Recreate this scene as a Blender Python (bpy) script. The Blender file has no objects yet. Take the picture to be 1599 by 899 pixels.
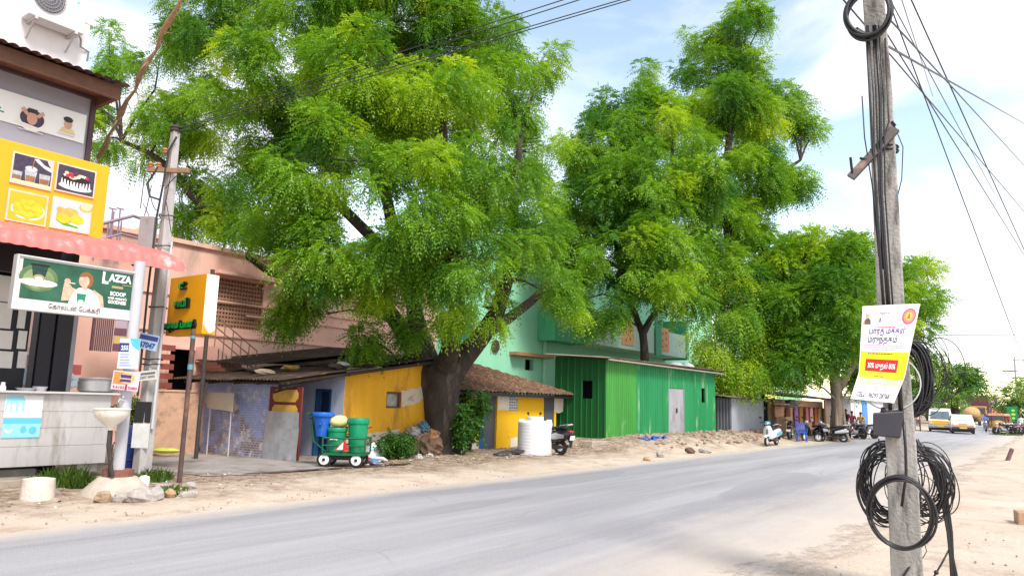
import bpy, math, random
import numpy as np
from mathutils import Vector, Matrix, Euler
random.seed(7); RNG = np.random.default_rng(7)
sc = bpy.context.scene; COL = sc.collection
R = math.radians
# ---------------------------------------------------------------- camera, sky, sun, exposure
# world: +X runs along the road, +Y is to the left of the road, the eye is 1.6 m above the origin
FPX, EYE, ROLL, AZ = 1160.0, 1.6, 0.028, R(36)
PITCH = math.atan((626-449.5)/FPX)
cam = bpy.data.cameras.new('camera'); cam_o = bpy.data.objects.new('camera', cam); COL.objects.link(cam_o)
cam.sensor_width = 36; cam.lens = FPX/1599*36; cam.clip_end = 6000; cam.clip_start = 0.05
cam_o.matrix_world = Matrix.Translation((0, 0, EYE)) @ (Matrix.Rotation(-(R(90)-AZ), 4, 'Z') @ Matrix.Rotation(R(90)+PITCH, 4, 'X') @ Matrix.Rotation(ROLL, 4, 'Z'))
sc.camera = cam_o
TO_SUN = Vector((-0.33, -0.72, .95)).normalized()
world = bpy.data.worlds.new('World'); sc.world = world; world.use_nodes = True
def build_sky():
    nt = world.node_tree; N = nt.nodes; L = nt.links
    bg = N['Background']; bg.inputs['Strength'].default_value = 0.13
    sky = N.new('ShaderNodeTexSky'); sky.sky_type = 'NISHITA'; sky.sun_disc = False
    sky.sun_elevation = math.asin(TO_SUN.z); sky.sun_rotation = math.atan2(TO_SUN.x, TO_SUN.y)
    sky.air_density = 1.0; sky.dust_density = 0.6
    tc = N.new('ShaderNodeTexCoord'); mp = N.new('ShaderNodeMapping'); mp.inputs['Scale'].default_value = (1, 1, 2.4); mp.inputs['Location'].default_value = (.9, .35, .2)
    L.new(tc.outputs['Generated'], mp.inputs['Vector'])
    n1 = N.new('ShaderNodeTexNoise'); n1.inputs['Scale'].default_value = 2.6; n1.inputs['Detail'].default_value = 9; n1.inputs['Roughness'].default_value = .55; n1.inputs['Distortion'].default_value = .3
    L.new(mp.outputs[0], n1.inputs['Vector'])
    rp = N.new('ShaderNodeValToRGB'); rp.color_ramp.elements[0].position = .38; rp.color_ramp.elements[1].position = .58
    L.new(n1.outputs['Fac'], rp.inputs[0])
    n2 = N.new('ShaderNodeTexNoise'); n2.inputs['Scale'].default_value = 5; n2.inputs['Detail'].default_value = 6
    L.new(mp.outputs[0], n2.inputs['Vector'])
    cl = N.new('ShaderNodeMix'); cl.data_type = 'RGBA'; cl.inputs['A'].default_value = (6.5, 6.6, 7.5, 1); cl.inputs['B'].default_value = (7.6, 7.6, 8.2, 1)
    L.new(n2.outputs['Fac'], cl.inputs['Factor'])
    sc2 = N.new('ShaderNodeVectorMath'); sc2.operation = 'MULTIPLY'; sc2.inputs[1].default_value = (2.5, 2.15, 1.72); L.new(sky.outputs[0], sc2.inputs[0])
    mx = N.new('ShaderNodeMix'); mx.data_type = 'RGBA'
    L.new(rp.outputs[0], mx.inputs['Factor']); L.new(sc2.outputs[0], mx.inputs['A']); L.new(cl.outputs['Result'], mx.inputs['B'])
    L.new(mx.outputs['Result'], bg.inputs['Color'])
build_sky()
sun = bpy.data.lights.new('sun', 'SUN'); sun.energy = 3.0; sun.angle = R(16); sun.color = (1, .95, .87)
sun_o = bpy.data.objects.new('sun', sun); COL.objects.link(sun_o); sun_o.rotation_euler = (-TO_SUN).to_track_quat('-Z', 'Y').to_euler()
sc.view_settings.view_transform = 'Standard'; sc.view_settings.look = 'None'; sc.view_settings.gamma = 1; sc.view_settings.exposure = 0.5
sc.render.engine = 'CYCLES'; sc.cycles.max_bounces = 6; sc.cycles.transparent_max_bounces = 8
sc.cycles.use_denoising = True
# ---------------------------------------------------------------- photograph pixel -> place in the street
def ray(px, py):
    u, v = px-799.5, 449.5-py; c, s = math.cos(ROLL), math.sin(ROLL)
    x, y = (u*c-v*s)/FPX, (u*s+v*c)/FPX
    f = math.cos(PITCH)-y*math.sin(PITCH)
    return Vector((math.sin(AZ)*x+math.cos(AZ)*f, -math.cos(AZ)*x+math.sin(AZ)*f, math.sin(PITCH)+y*math.cos(PITCH)))
EYEV = Vector((0, 0, EYE))
def pn(px, py, n): r = ray(px, py); return EYEV+r*(n/r.y)           # on the plane y = n
def ps(px, py, s): r = ray(px, py); return EYEV+r*(s/r.x)           # on the plane x = s
def pg(px, py, z=0): r = ray(px, py); return EYEV+r*((z-EYE)/r.z)   # on the ground
def pd(px, py, D): r = ray(px, py); return EYEV+r*(D/(r.x*math.cos(AZ)+r.y*math.sin(AZ)))  # at a distance
# ---------------------------------------------------------------- materials
MATS = {}
def rgb(h):
    h = h.lstrip('#'); return tuple(((int(h[i:i+2], 16)/255+.055)/1.055)**2.4 if int(h[i:i+2], 16) > 10 else int(h[i:i+2], 16)/255/12.92 for i in (0, 2, 4))
def mat(name, col, rough=.7, var=.18, scale=3, bump=.15, bscale=30, metal=0, spec=.3, stain=None, stain_at=.58, stain_scale=1.5, streak=1, emit=None, alpha=1, coat=0):
    if name in MATS: return MATS[name]
    if isinstance(col, str): col = rgb(col)
    m = bpy.data.materials.new(name); m.use_nodes = True; nt = m.node_tree; N = nt.nodes; L = nt.links
    b = N['Principled BSDF']; b.inputs['Roughness'].default_value = rough; b.inputs['Metallic'].default_value = metal; b.inputs['Specular IOR Level'].default_value = spec
    if coat: b.inputs['Coat Weight'].default_value = coat; b.inputs['Coat Roughness'].default_value = .1
    tc = N.new('ShaderNodeTexCoord'); mp = N.new('ShaderNodeMapping'); mp.inputs['Scale'].default_value = (1, 1, 1/streak)
    L.new(tc.outputs['Object'], mp.inputs[0])
    n1 = N.new('ShaderNodeTexNoise'); n1.inputs['Scale'].default_value = scale; n1.inputs['Detail'].default_value = 8; n1.inputs['Roughness'].default_value = .65
    L.new(mp.outputs[0], n1.inputs['Vector'])
    mr = N.new('ShaderNodeMapRange'); mr.inputs['From Min'].default_value = .25; mr.inputs['From Max'].default_value = .75; mr.inputs['To Min'].default_value = 1-var; mr.inputs['To Max'].default_value = 1+var*.7
    L.new(n1.outputs['Fac'], mr.inputs['Value'])
    vm = N.new('ShaderNodeVectorMath'); vm.operation = 'SCALE'; vm.inputs[0].default_value = col[:3]; L.new(mr.outputs[0], vm.inputs['Scale'])
    out = vm.outputs[0]
    if stain:
        if isinstance(stain, str): stain = rgb(stain)
        n2 = N.new('ShaderNodeTexNoise'); n2.inputs['Scale'].default_value = stain_scale; n2.inputs['Detail'].default_value = 10; n2.inputs['Roughness'].default_value = .7
        L.new(mp.outputs[0], n2.inputs['Vector'])
        rp = N.new('ShaderNodeMapRange'); rp.inputs['From Min'].default_value = stain_at-.04; rp.inputs['From Max'].default_value = stain_at+.06
        L.new(n2.outputs['Fac'], rp.inputs['Value'])
        mx = N.new('ShaderNodeMix'); mx.data_type = 'RGBA'; mx.inputs['B'].default_value = (*stain[:3], 1); L.new(rp.outputs[0], mx.inputs['Factor']); L.new(out, mx.inputs['A'])
        out = mx.outputs['Result']
    L.new(out, b.inputs['Base Color'])
    if bump:
        n3 = N.new('ShaderNodeTexNoise'); n3.inputs['Scale'].default_value = bscale; n3.inputs['Detail'].default_value = 4; L.new(tc.outputs['Object'], n3.inputs['Vector'])
        bp = N.new('ShaderNodeBump'); bp.inputs['Strength'].default_value = bump; bp.inputs['Distance'].default_value = .02; L.new(n3.outputs['Fac'], bp.inputs['Height']); L.new(bp.outputs[0], b.inputs['Normal'])
    if emit: b.inputs['Emission Color'].default_value = (*emit, 1); b.inputs['Emission Strength'].default_value = 1
    MATS[name] = m; return m
def leaf_mat(name, dark, mid, light, trans=.35):
    m = bpy.data.materials.new(name); m.use_nodes = True; nt = m.node_tree; N = nt.nodes; L = nt.links
    N.remove(N['Principled BSDF']); at = N.new('ShaderNodeAttribute'); at.attribute_name = 'tint'
    rp = N.new('ShaderNodeValToRGB'); e = rp.color_ramp.elements; e[0].color = (*dark, 1); e[0].position = .0; e[1].color = (*light, 1); e[1].position = 1; k = e.new(.5); k.color = (*mid, 1)
    L.new(at.outputs['Fac'], rp.inputs[0])
    d = N.new('ShaderNodeBsdfDiffuse'); t = N.new('ShaderNodeBsdfTranslucent'); g = N.new('ShaderNodeBsdfGlossy'); g.inputs['Roughness'].default_value = .45; g.inputs['Color'].default_value = (.5, .5, .5, 1)
    L.new(rp.outputs[0], d.inputs['Color'])
    hv = N.new('ShaderNodeVectorMath'); hv.operation = 'MULTIPLY'; hv.inputs[1].default_value = (1.5, 1.35, .5); L.new(rp.outputs[0], hv.inputs[0]); L.new(hv.outputs[0], t.inputs['Color'])
    a = N.new('ShaderNodeMixShader'); a.inputs[0].default_value = trans; L.new(d.outputs[0], a.inputs[1]); L.new(t.outputs[0], a.inputs[2])
    c = N.new('ShaderNodeMixShader'); c.inputs[0].default_value = .05; L.new(a.outputs[0], c.inputs[1]); L.new(g.outputs[0], c.inputs[2])
    L.new(c.outputs[0], N['Material Output'].inputs['Surface']); return m
# ---------------------------------------------------------------- mesh builder
class Frame:            # a flat surface: u to the right, v up, w out towards the viewer
    def __init__(s, o, u, v, w): s.o, s.u, s.v, s.w = Vector(o), Vector(u), Vector(v), Vector(w)
    def map(s, x, y, off=0): return s.o+s.u*x+s.v*y+s.w*off
def face_road(s, n, z): return Frame((s, n, z), (1, 0, 0), (0, 0, 1), (0, -1, 0))
def face_back(s, n, z): return Frame((s, n, z), (0, -1, 0), (0, 0, 1), (-1, 0, 0))
class MB:
    def __init__(s): s.v = []; s.f = []; s.fm = []; s.mi = 0; s.M = None
    def _v(s, p):
        p = Vector(p); s.v.append(s.M @ p if s.M else p); return len(s.v)-1
    def face(s, idx): s.f.append(tuple(idx)); s.fm.append(s.mi)
    def poly(s, pts): s.face([s._v(p) for p in pts]); return s
    def box(s, x0, x1, y0, y1, z0, z1, M=None):
        c = [Vector((x, y, z)) for z in (z0, z1) for y in (y0, y1) for x in (x0, x1)]
        if M: c = [M @ p for p in c]
        i = [s._v(p) for p in c]
        for q in ((0, 2, 3, 1), (4, 5, 7, 6), (0, 1, 5, 4), (2, 6, 7, 3), (0, 4, 6, 2), (1, 3, 7, 5)): s.face([i[k] for k in q])
        return s
    def cbox(s, c, d, rot=(0, 0, 0)):
        M = Matrix.Translation(c) @ Euler(rot).to_matrix().to_4x4()
        return s.box(-d[0]/2, d[0]/2, -d[1]/2, d[1]/2, -d[2]/2, d[2]/2, M)
    def hexa(s, b, t):      # 4 bottom points, 4 top points
        i = [s._v(p) for p in b]+[s._v(p) for p in t]
        for q in ((3, 2, 1, 0), (4, 5, 6, 7), (0, 1, 5, 4), (1, 2, 6, 5), (2, 3, 7, 6), (3, 0, 4, 7)): s.face([i[k] for k in q])
        return s
    def tube(s, pts, r, seg=8, cap=True, close=False):
        pts = [Vector(p) for p in pts]; n = len(pts); rs = r if isinstance(r, (list, tuple)) else [r]*n; rings = []; up = None
        for k in range(n):
            a = pts[k-1] if (k or close) else pts[0]; b = pts[(k+1) % n] if (k < n-1 or close) else pts[-1]
            t = (b-a); t = t.normalized() if t.length > 1e-9 else Vector((0, 0, 1))
            if up is None: up = Vector((0, 0, 1)) if abs(t.z) < .9 else Vector((1, 0, 0))
            x = t.cross(up); x = x.normalized() if x.length > 1e-6 else t.orthogonal().normalized(); y = x.cross(t).normalized(); up = y
            rings.append([s._v(pts[k]+(x*math.cos(q)+y*math.sin(q))*rs[k]) for q in (2*math.pi*j/seg for j in range(seg))])
        for k in range(n if close else n-1):
            A, B = rings[k], rings[(k+1) % n]
            for j in range(seg): s.face((A[j], A[(j+1) % seg], B[(j+1) % seg], B[j]))
        if cap and not close: s.face(rings[0][::-1]); s.face(rings[-1])
        return s
    def lathe(s, prof, c=(0, 0, 0), seg=24, M=None, sx=1, sy=1):
        c = Vector(c); rings = []
        for r, z in prof:
            ring = []
            for j in range(seg):
                a = 2*math.pi*j/seg; p = Vector((r*sx*math.cos(a), r*sy*math.sin(a), z))
                ring.append(s._v((M @ p if M else p)+c))
            rings.append(ring)
        for A, B in zip(rings, rings[1:]):
            for j in range(seg): s.face((A[j], A[(j+1) % seg], B[(j+1) % seg], B[j]))
        if prof[0][0] > 1e-5: s.face(rings[0][::-1])
        if prof[-1][0] > 1e-5: s.face(rings[-1])
        return s
    def blob(s, c, r, seg=12, rings=8, jit=0, rot=None):
        c = Vector(c); r = Vector(r) if not isinstance(r, (int, float)) else Vector((r, r, r)); Rm = Euler(rot).to_matrix() if rot else None; rr = []
        top = None
        for i in range(1, rings):
            ph = math.pi*i/rings; ring = []
            for j in range(seg):
                a = 2*math.pi*j/seg; k = 1+random.uniform(-jit, jit); p = Vector((r.x*math.sin(ph)*math.cos(a)*k, r.y*math.sin(ph)*math.sin(a)*k, r.z*math.cos(ph)*k))
                ring.append(s._v(c+(Rm @ p if Rm else p)))
            rr.append(ring)
        a = Vector((0, 0, r.z)); b = -a
        t = s._v(c+(Rm @ a if Rm else a)); q = s._v(c+(Rm @ b if Rm else b))
        for j in range(seg): s.face((t, rr[0][j], rr[0][(j+1) % seg])); s.face((q, rr[-1][(j+1) % seg], rr[-1][j]))
        for A, B in zip(rr, rr[1:]):
            for j in range(seg): s.face((A[j], B[j], B[(j+1) % seg], A[(j+1) % seg]))
        return s
    def stone(s, c, d, rot=0):
        b0 = len(s.v); s.blob(c, (d[0]/2, d[1]/2, d[2]/2), 7, 5, .16, (random.uniform(-.3, .3), random.uniform(-.3, .3), rot)); return s
    # on a frame
    def rect(s, F, x0, x1, y0, y1, off=.002, mi=0, nx=1, ny=1):
        s.mi = mi; g = [[s._v(F.map(x0+(x1-x0)*i/nx, y0+(y1-y0)*j/ny, off)) for i in range(nx+1)] for j in range(ny+1)]
        for j in range(ny):
            for i in range(nx): s.face((g[j][i], g[j][i+1], g[j+1][i+1], g[j+1][i]))
        return s
    def slab(s, F, x0, x1, y0, y1, o0, o1, mi=0):
        s.mi = mi; return s.hexa([F.map(x0, y0, o1), F.map(x1, y0, o1), F.map(x1, y0, o0), F.map(x0, y0, o0)], [F.map(x0, y1, o1), F.map(x1, y1, o1), F.map(x1, y1, o0), F.map(x0, y1, o0)])
    def disc(s, F, cx, cy, rx, ry, off=.004, mi=0, seg=20, a0=0, a1=2*math.pi):
        s.mi = mi; s.face([s._v(F.map(cx+rx*math.cos(a0+(a1-a0)*k/seg), cy+ry*math.sin(a0+(a1-a0)*k/seg), off)) for k in range(seg if a1-a0 > 6.2 else seg+1)]); return s
    def pl(s, F, pts, off=.004, mi=0): s.mi = mi; s.face([s._v(F.map(x, y, off)) for x, y in pts]); return s
    def text(s, F, body, x, y, h, off=.004, mi=0, width=None, extrude=0, bold=0, shear=0, align='CENTER', cx=1):
        c = bpy.data.curves.new('t', 'FONT'); c.body = body; c.size = 1; c.resolution_u = 3; c.extrude = extrude; c.offset = bold; c.shear = shear; c.align_x = align
        o = bpy.data.objects.new('t', c); COL.objects.link(o); dg = bpy.context.evaluated_depsgraph_get()
        me = bpy.data.meshes.new_from_object(o.evaluated_get(dg)); bpy.data.objects.remove(o); bpy.data.curves.remove(c)
        if not me.vertices: return s
        xs = [v.co.x for v in me.vertices]; ys = [v.co.y for v in me.vertices]; k = h/.73
        kx = width/(max(xs)-min(xs)) if width else k*cx; s.mi = mi; b = len(s.v)
        for v in me.vertices: s._v(F.map(x+v.co.x*kx, y+v.co.y*k, off+v.co.z*k))
        for p in me.polygons: s.f.append(tuple(b+i for i in p.vertices)); s.fm.append(mi)
        bpy.data.meshes.remove(me); return s
    def corr(s, F, x0, x1, y0, y1, pitch=.12, depth=.02, off=0, prof=None, ytop=None, th=0):   # corrugated sheet, ribs run along v
        n = max(2, int(round((x1-x0)/pitch))); prof = prof or [(0, 0), (.25, .7), (.5, 1), (.75, .7)]; lo, hi = [], []
        xs = [(x0+(x1-x0)*(i+a)/n, d) for i in range(n) for a, d in prof]+[(x1, prof[0][1])]
        for x, d in xs:
            yt = ytop(x) if ytop else y1
            lo.append(s._v(F.map(x, y0, off+d*depth))); hi.append(s._v(F.map(x, yt, off+d*depth)))
        for i in range(len(xs)-1): s.face((lo[i], lo[i+1], hi[i+1], hi[i]))
        return s
    def build(s, name, mats, parent=None, smooth=False, bevel=0, world=True, recalc=True):
        me = bpy.data.meshes.new(name); o = bpy.data.objects.new(name, me); COL.objects.link(o)
        off = Vector((0, 0, 0))
        if parent is not None:
            o.parent = parent
            if world: off = ORG.get(parent.name, Vector((0, 0, 0)))
            ORG[o.name] = off
        elif world:       # put the origin at the foot of the thing
            xs = np.array([tuple(p) for p in s.v]); off = Vector(((xs[:, 0].min()+xs[:, 0].max())/2, (xs[:, 1].min()+xs[:, 1].max())/2, xs[:, 2].min())); o.location = off; ORG[o.name] = off
        me.from_pydata([tuple(p-off) for p in s.v], [], s.f)
        for m in (mats if isinstance(mats, (list, tuple)) else [mats]): me.materials.append(m)
        me.polygons.foreach_set('material_index', s.fm)
        if recalc:
            import bmesh
            bm = bmesh.new(); bm.from_mesh(me); bmesh.ops.recalc_face_normals(bm, faces=bm.faces); bm.to_mesh(me); bm.free()
        if smooth: me.shade_smooth()
        if smooth == 'auto':
            me.set_sharp_from_angle(angle=R(38))
        if bevel:
            b = o.modifiers.new('bevel', 'BEVEL'); b.width = bevel; b.segments = 2; b.limit_method = 'ANGLE'; b.angle_limit = R(40)
        me.update(); return o
ORG = {}
def tag(o, label=None, cat=None, group=None, kind=None):
    if label: o['label'] = label
    if cat: o['category'] = cat
    if group: o['group'] = group
    if kind: o['kind'] = kind
    return o
def thing(name, loc, label, cat, group=None, rz=0):
    o = bpy.data.objects.new(name, None); o.empty_display_size = .2; COL.objects.link(o); o.location = loc; o.rotation_euler.z = rz; ORG[o.name] = Vector(loc); return tag(o, label, cat, group)
def copy_tree(o, parent=None):
    c = o.copy(); COL.objects.link(c)
    if parent: c.parent = parent
    for ch in list(o.children): copy_tree(ch, c)
    return c
def arc(c, r, a0, a1, n, plane='xz'):
    out = []
    for k in range(n+1):
        a = a0+(a1-a0)*k/n; p = [0, 0, 0]; p['xyz'.index(plane[0])] = r*math.cos(a); p['xyz'.index(plane[1])] = r*math.sin(a); out.append(Vector(c)+Vector(p))
    return out
def sag(a, b, d, n=14): a, b = Vector(a), Vector(b); return [a.lerp(b, t)-Vector((0, 0, d*4*t*(1-t))) for t in (k/n for k in range(n+1))]
def ss(a, b, x): t = min(1, max(0, (x-a)/(b-a))); return t*t*(3-2*t)
def gz(s, n):            # height of the ground
    return .30*ss(10.6, 12.6, n)*ss(21, 25, s)+.05*ss(9.8, 12, n)-.02*ss(1.5, 2.4, n)*(1-ss(9, 10, n))
# shared materials
M = {}
M['concrete'] = mat('concrete', (.42, .40, .37), .9, .3, 5, .4, 40, stain=(.2, .19, .18), stain_at=.6, stain_scale=3, streak=3)
M['steel'] = mat('steel', (.62, .61, .6), .42, .12, 2, .05, 8, metal=.35, spec=.5, stain=(.36, .33, .3), stain_at=.64, streak=4)
M['black'] = mat('black', (.015, .015, .018), .45, .3, 5)
M['rubber'] = mat('rubber', (.02, .02, .02), .8, .3, 6)
M['cable'] = mat('cable', (.018, .017, .02), .42, .3, 6, spec=.5)
M['dark_iron'] = mat('dark_iron', (.06, .05, .045), .6, .3, 8, stain=(.16, .07, .03), stain_at=.6, stain_scale=6)
M['rust'] = mat('rust', (.17, .09, .055), .8, .35, 8)
M['white'] = mat('white', (.8, .8, .8), .55, .06, 2, .05)
M['chrome'] = mat('chrome', (.7, .7, .72), .2, .05, 3, 0, metal=1)
M['glass_dark'] = mat('glass_dark', (.03, .035, .04), .06, .1, 2, 0, spec=.8)
M['yellow'] = mat('sign_yellow', (.80, .38, .008), .4, .06, 2, .03, spec=.4)
M['red'] = mat('red', (.55, .02, .025), .45, .1, 3, .02)
M['blue'] = mat('blue', (.012, .12, .55), .45, .25, 4, .05, stain=(.1, .16, .34), stain_at=.62, stain_scale=4, streak=3)
M['green'] = mat('drum_green', (.005, .27, .125), .45, .3, 5, .05, stain=(.12, .22, .13), stain_at=.6, stain_scale=4, streak=3)
M['cream'] = mat('cream', (.7, .62, .34), .6, .1, 3)
M['navy'] = mat('navy', (.04, .04, .16), .6, .1)
M['pink'] = mat('pinkink', (.7, .2, .35), .6, .1)
M['cyan'] = mat('cyanink', (.1, .5, .66), .5, .15, 3)
M['greenink'] = mat('greenink', (.01, .3, .12), .5, .1)
M['skin'] = mat('skin', (.25, .12, .07), .6, .1)
M['hair'] = mat('hair', (.012, .01, .01), .6, .2)
M['grey'] = mat('grey', (.3, .3, .32), .6, .15)
M['lgrey'] = mat('lgrey', (.55, .55, .58), .6, .1)
M['orange'] = mat('orange', (.75, .25, .02), .5, .12)
M['brown'] = mat('brown', (.14, .06, .03), .7, .3, 5)
M['wood'] = mat('wood', (.26, .17, .10), .8, .3, 6, .3, 30)
# ---------------------------------------------------------------- ground, road, lane
def ground_material():
    m = bpy.data.materials.new('sandy_ground'); m.use_nodes = True; nt = m.node_tree; N = nt.nodes; L = nt.links; b = N['Principled BSDF']; b.inputs['Roughness'].default_value = .95; b.inputs['Specular IOR Level'].default_value = .1
    tc = N.new('ShaderNodeTexCoord')
    def noise(sc_, det=8, ro=.6):
        n = N.new('ShaderNodeTexNoise'); n.inputs['Scale'].default_value = sc_; n.inputs['Detail'].default_value = det; n.inputs['Roughness'].default_value = ro; L.new(tc.outputs['Object'], n.inputs['Vector']); return n.outputs['Fac']
    def mix(f, a, bb):
        x = N.new('ShaderNodeMix'); x.data_type = 'RGBA'; L.new(f, x.inputs['Factor'])
        for k, v in (('A', a), ('B', bb)):
            if isinstance(v, tuple): x.inputs[k].default_value = (*v, 1)
            else: L.new(v, x.inputs[k])
        return x.outputs['Result']
    def rng(v, a, c):
        r = N.new('ShaderNodeMapRange'); r.inputs['From Min'].default_value = a; r.inputs['From Max'].default_value = c; L.new(v, r.inputs['Value']); return r.outputs[0]
    c = mix(rng(noise(.5), .35, .65), (.52, .42, .33), (.60, .51, .42))
    c = mix(rng(noise(1.3, 12, .75), .5, .68), c, (.38, .29, .22))
    c = mix(rng(noise(45, 3), .60, .70), c, (.66, .58, .49))
    c = mix(rng(noise(28, 3), .66, .74), c, (.17, .12, .09))
    # brown litter and broken earth on the house side of the road
    sx = N.new('ShaderNodeSeparateXYZ'); L.new(tc.outputs['Object'], sx.inputs[0])
    f = N.new('ShaderNodeMath'); f.operation = 'MULTIPLY_ADD'; L.new(noise(.9), f.inputs[0]); f.inputs[1].default_value = 5.0; L.new(sx.outputs['Y'], f.inputs[2])
    band = rng(f.outputs[0], 12.9, 14.6)
    sp = N.new('ShaderNodeMath'); sp.operation = 'MULTIPLY'; L.new(band, sp.inputs[0]); L.new(rng(noise(5, 10, .75), .34, .56), sp.inputs[1])
    lit = mix(rng(noise(14, 6, .8), .3, .7), (.11, .075, .05), (.36, .26, .185))
    c = mix(sp.outputs[0], c, lit)
    L.new(c, b.inputs['Base Color'])
    bp = N.new('ShaderNodeBump'); bp.inputs['Strength'].default_value = .6; bp.inputs['Distance'].default_value = .05; L.new(noise(18, 8, .7), bp.inputs['Height']); L.new(bp.outputs[0], b.inputs['Normal'])
    return m
def road_material():
    m = bpy.data.materials.new('dusty_asphalt'); m.use_nodes = True; nt = m.node_tree; N = nt.nodes; L = nt.links; b = N['Principled BSDF']; b.inputs['Roughness'].default_value = .85; b.inputs['Specular IOR Level'].default_value = .25
    tc = N.new('ShaderNodeTexCoord')
    def noise(s3, det=6, ro=.6):
        mp = N.new('ShaderNodeMapping'); mp.inputs['Scale'].default_value = s3; L.new(tc.outputs['Object'], mp.inputs[0])
        n = N.new('ShaderNodeTexNoise'); n.inputs['Scale'].default_value = 1; n.inputs['Detail'].default_value = det; n.inputs['Roughness'].default_value = ro; L.new(mp.outputs[0], n.inputs['Vector']); return n.outputs['Fac']
    def rng(v, a, c, x=0, y=1):
        r = N.new('ShaderNodeMapRange'); r.inputs['From Min'].default_value = a; r.inputs['From Max'].default_value = c; r.inputs['To Min'].default_value = x; r.inputs['To Max'].default_value = y; L.new(v, r.inputs['Value']); return r.outputs[0]
    def mix(f, a, bb):
        x = N.new('ShaderNodeMix'); x.data_type = 'RGBA'; L.new(f, x.inputs['Factor'])
        for k, v in (('A', a), ('B', bb)):
            if isinstance(v, tuple): x.inputs[k].default_value = (*v, 1)
            else: L.new(v, x.inputs[k])
        return x.outputs['Result']
    c = mix(rng(noise((.05, .8, 1), 10, .7), .36, .64), (.25, .247, .262), (.385, .376, .388))
    c = mix(rng(noise((60, 60, 60), 3), .58, .68), c, (.48, .47, .47))
    c = mix(rng(noise((.25, 2, 1), 10, .75), .56, .78), c, (.42, .39, .37))
    c = mix(rng(noise((70, 70, 70), 2), .62, .7), c, (.17, .17, .175))
    sx = N.new('ShaderNodeSeparateXYZ'); gp = N.new('ShaderNodeNewGeometry'); L.new(gp.outputs['Position'], sx.inputs[0])
    def ma(op, a, bb):
        k = N.new('ShaderNodeMath'); k.operation = op
        for i, v in ((0, a), (1, bb)):
            if isinstance(v, (int, float)): k.inputs[i].default_value = v
            else: L.new(v, k.inputs[i])
        return k.outputs[0]
    vo = N.new('ShaderNodeTexVoronoi'); vo.feature = 'DISTANCE_TO_EDGE'; vo.inputs['Scale'].default_value = .55; wp = N.new('ShaderNodeMix'); wp.data_type = 'VECTOR'; wp.inputs['Factor'].default_value = .22; nn = N.new('ShaderNodeTexNoise'); nn.inputs['Scale'].default_value = 1.6; nn.inputs['Detail'].default_value = 6; L.new(tc.outputs['Object'], nn.inputs['Vector']); L.new(tc.outputs['Object'], wp.inputs['A']); L.new(nn.outputs['Color'], wp.inputs['B']); L.new(wp.outputs['Result'], vo.inputs['Vector'])
    ck = ma('MULTIPLY', rng(vo.outputs['Distance'], .004, .012, 1, 0), rng(noise((.25, .4, 1), 3), .5, .62, 0, .22))
    c = mix(ck, c, (.12, .115, .12))
    pt = rng(noise((.12, .5, 1), 2, .3), .60, .62, 0, .5); c = mix(pt, c, (.23, .225, .24))
    # windblown sand lies along both edges; the near edge is the sandier one
    w = ma('ADD', ma('MULTIPLY', ma('SUBTRACT', noise((.35, .8, 1), 10, .7), .5), 2.6), ma('MULTIPLY', ma('SUBTRACT', noise((3, 6, 1), 10, .8), .5), 1.6))
    near = rng(ma('ADD', sx.outputs['Y'], w), 1.9, 4.6, 1, 0)
    far = rng(ma('ADD', sx.outputs['Y'], ma('MULTIPLY', w, .3)), 8.9, 9.6, 0, 1)
    sand = mix(noise((3, 3, 3), 8), (.52, .43, .345), (.59, .51, .43))
    msk = ma('MINIMUM', ma('ADD', near, far), 1.0); c = mix(msk, c, sand); L.new(rng(msk, .8, .99, 1, 0), b.inputs['Alpha'])
    L.new(c, b.inputs['Base Color'])
    bp = N.new('ShaderNodeBump'); bp.inputs['Strength'].default_value = .35; bp.inputs['Distance'].default_value = .01; L.new(noise((80, 80, 80), 4, .7), bp.inputs['Height']); L.new(bp.outputs[0], b.inputs['Normal'])
    return m
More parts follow.
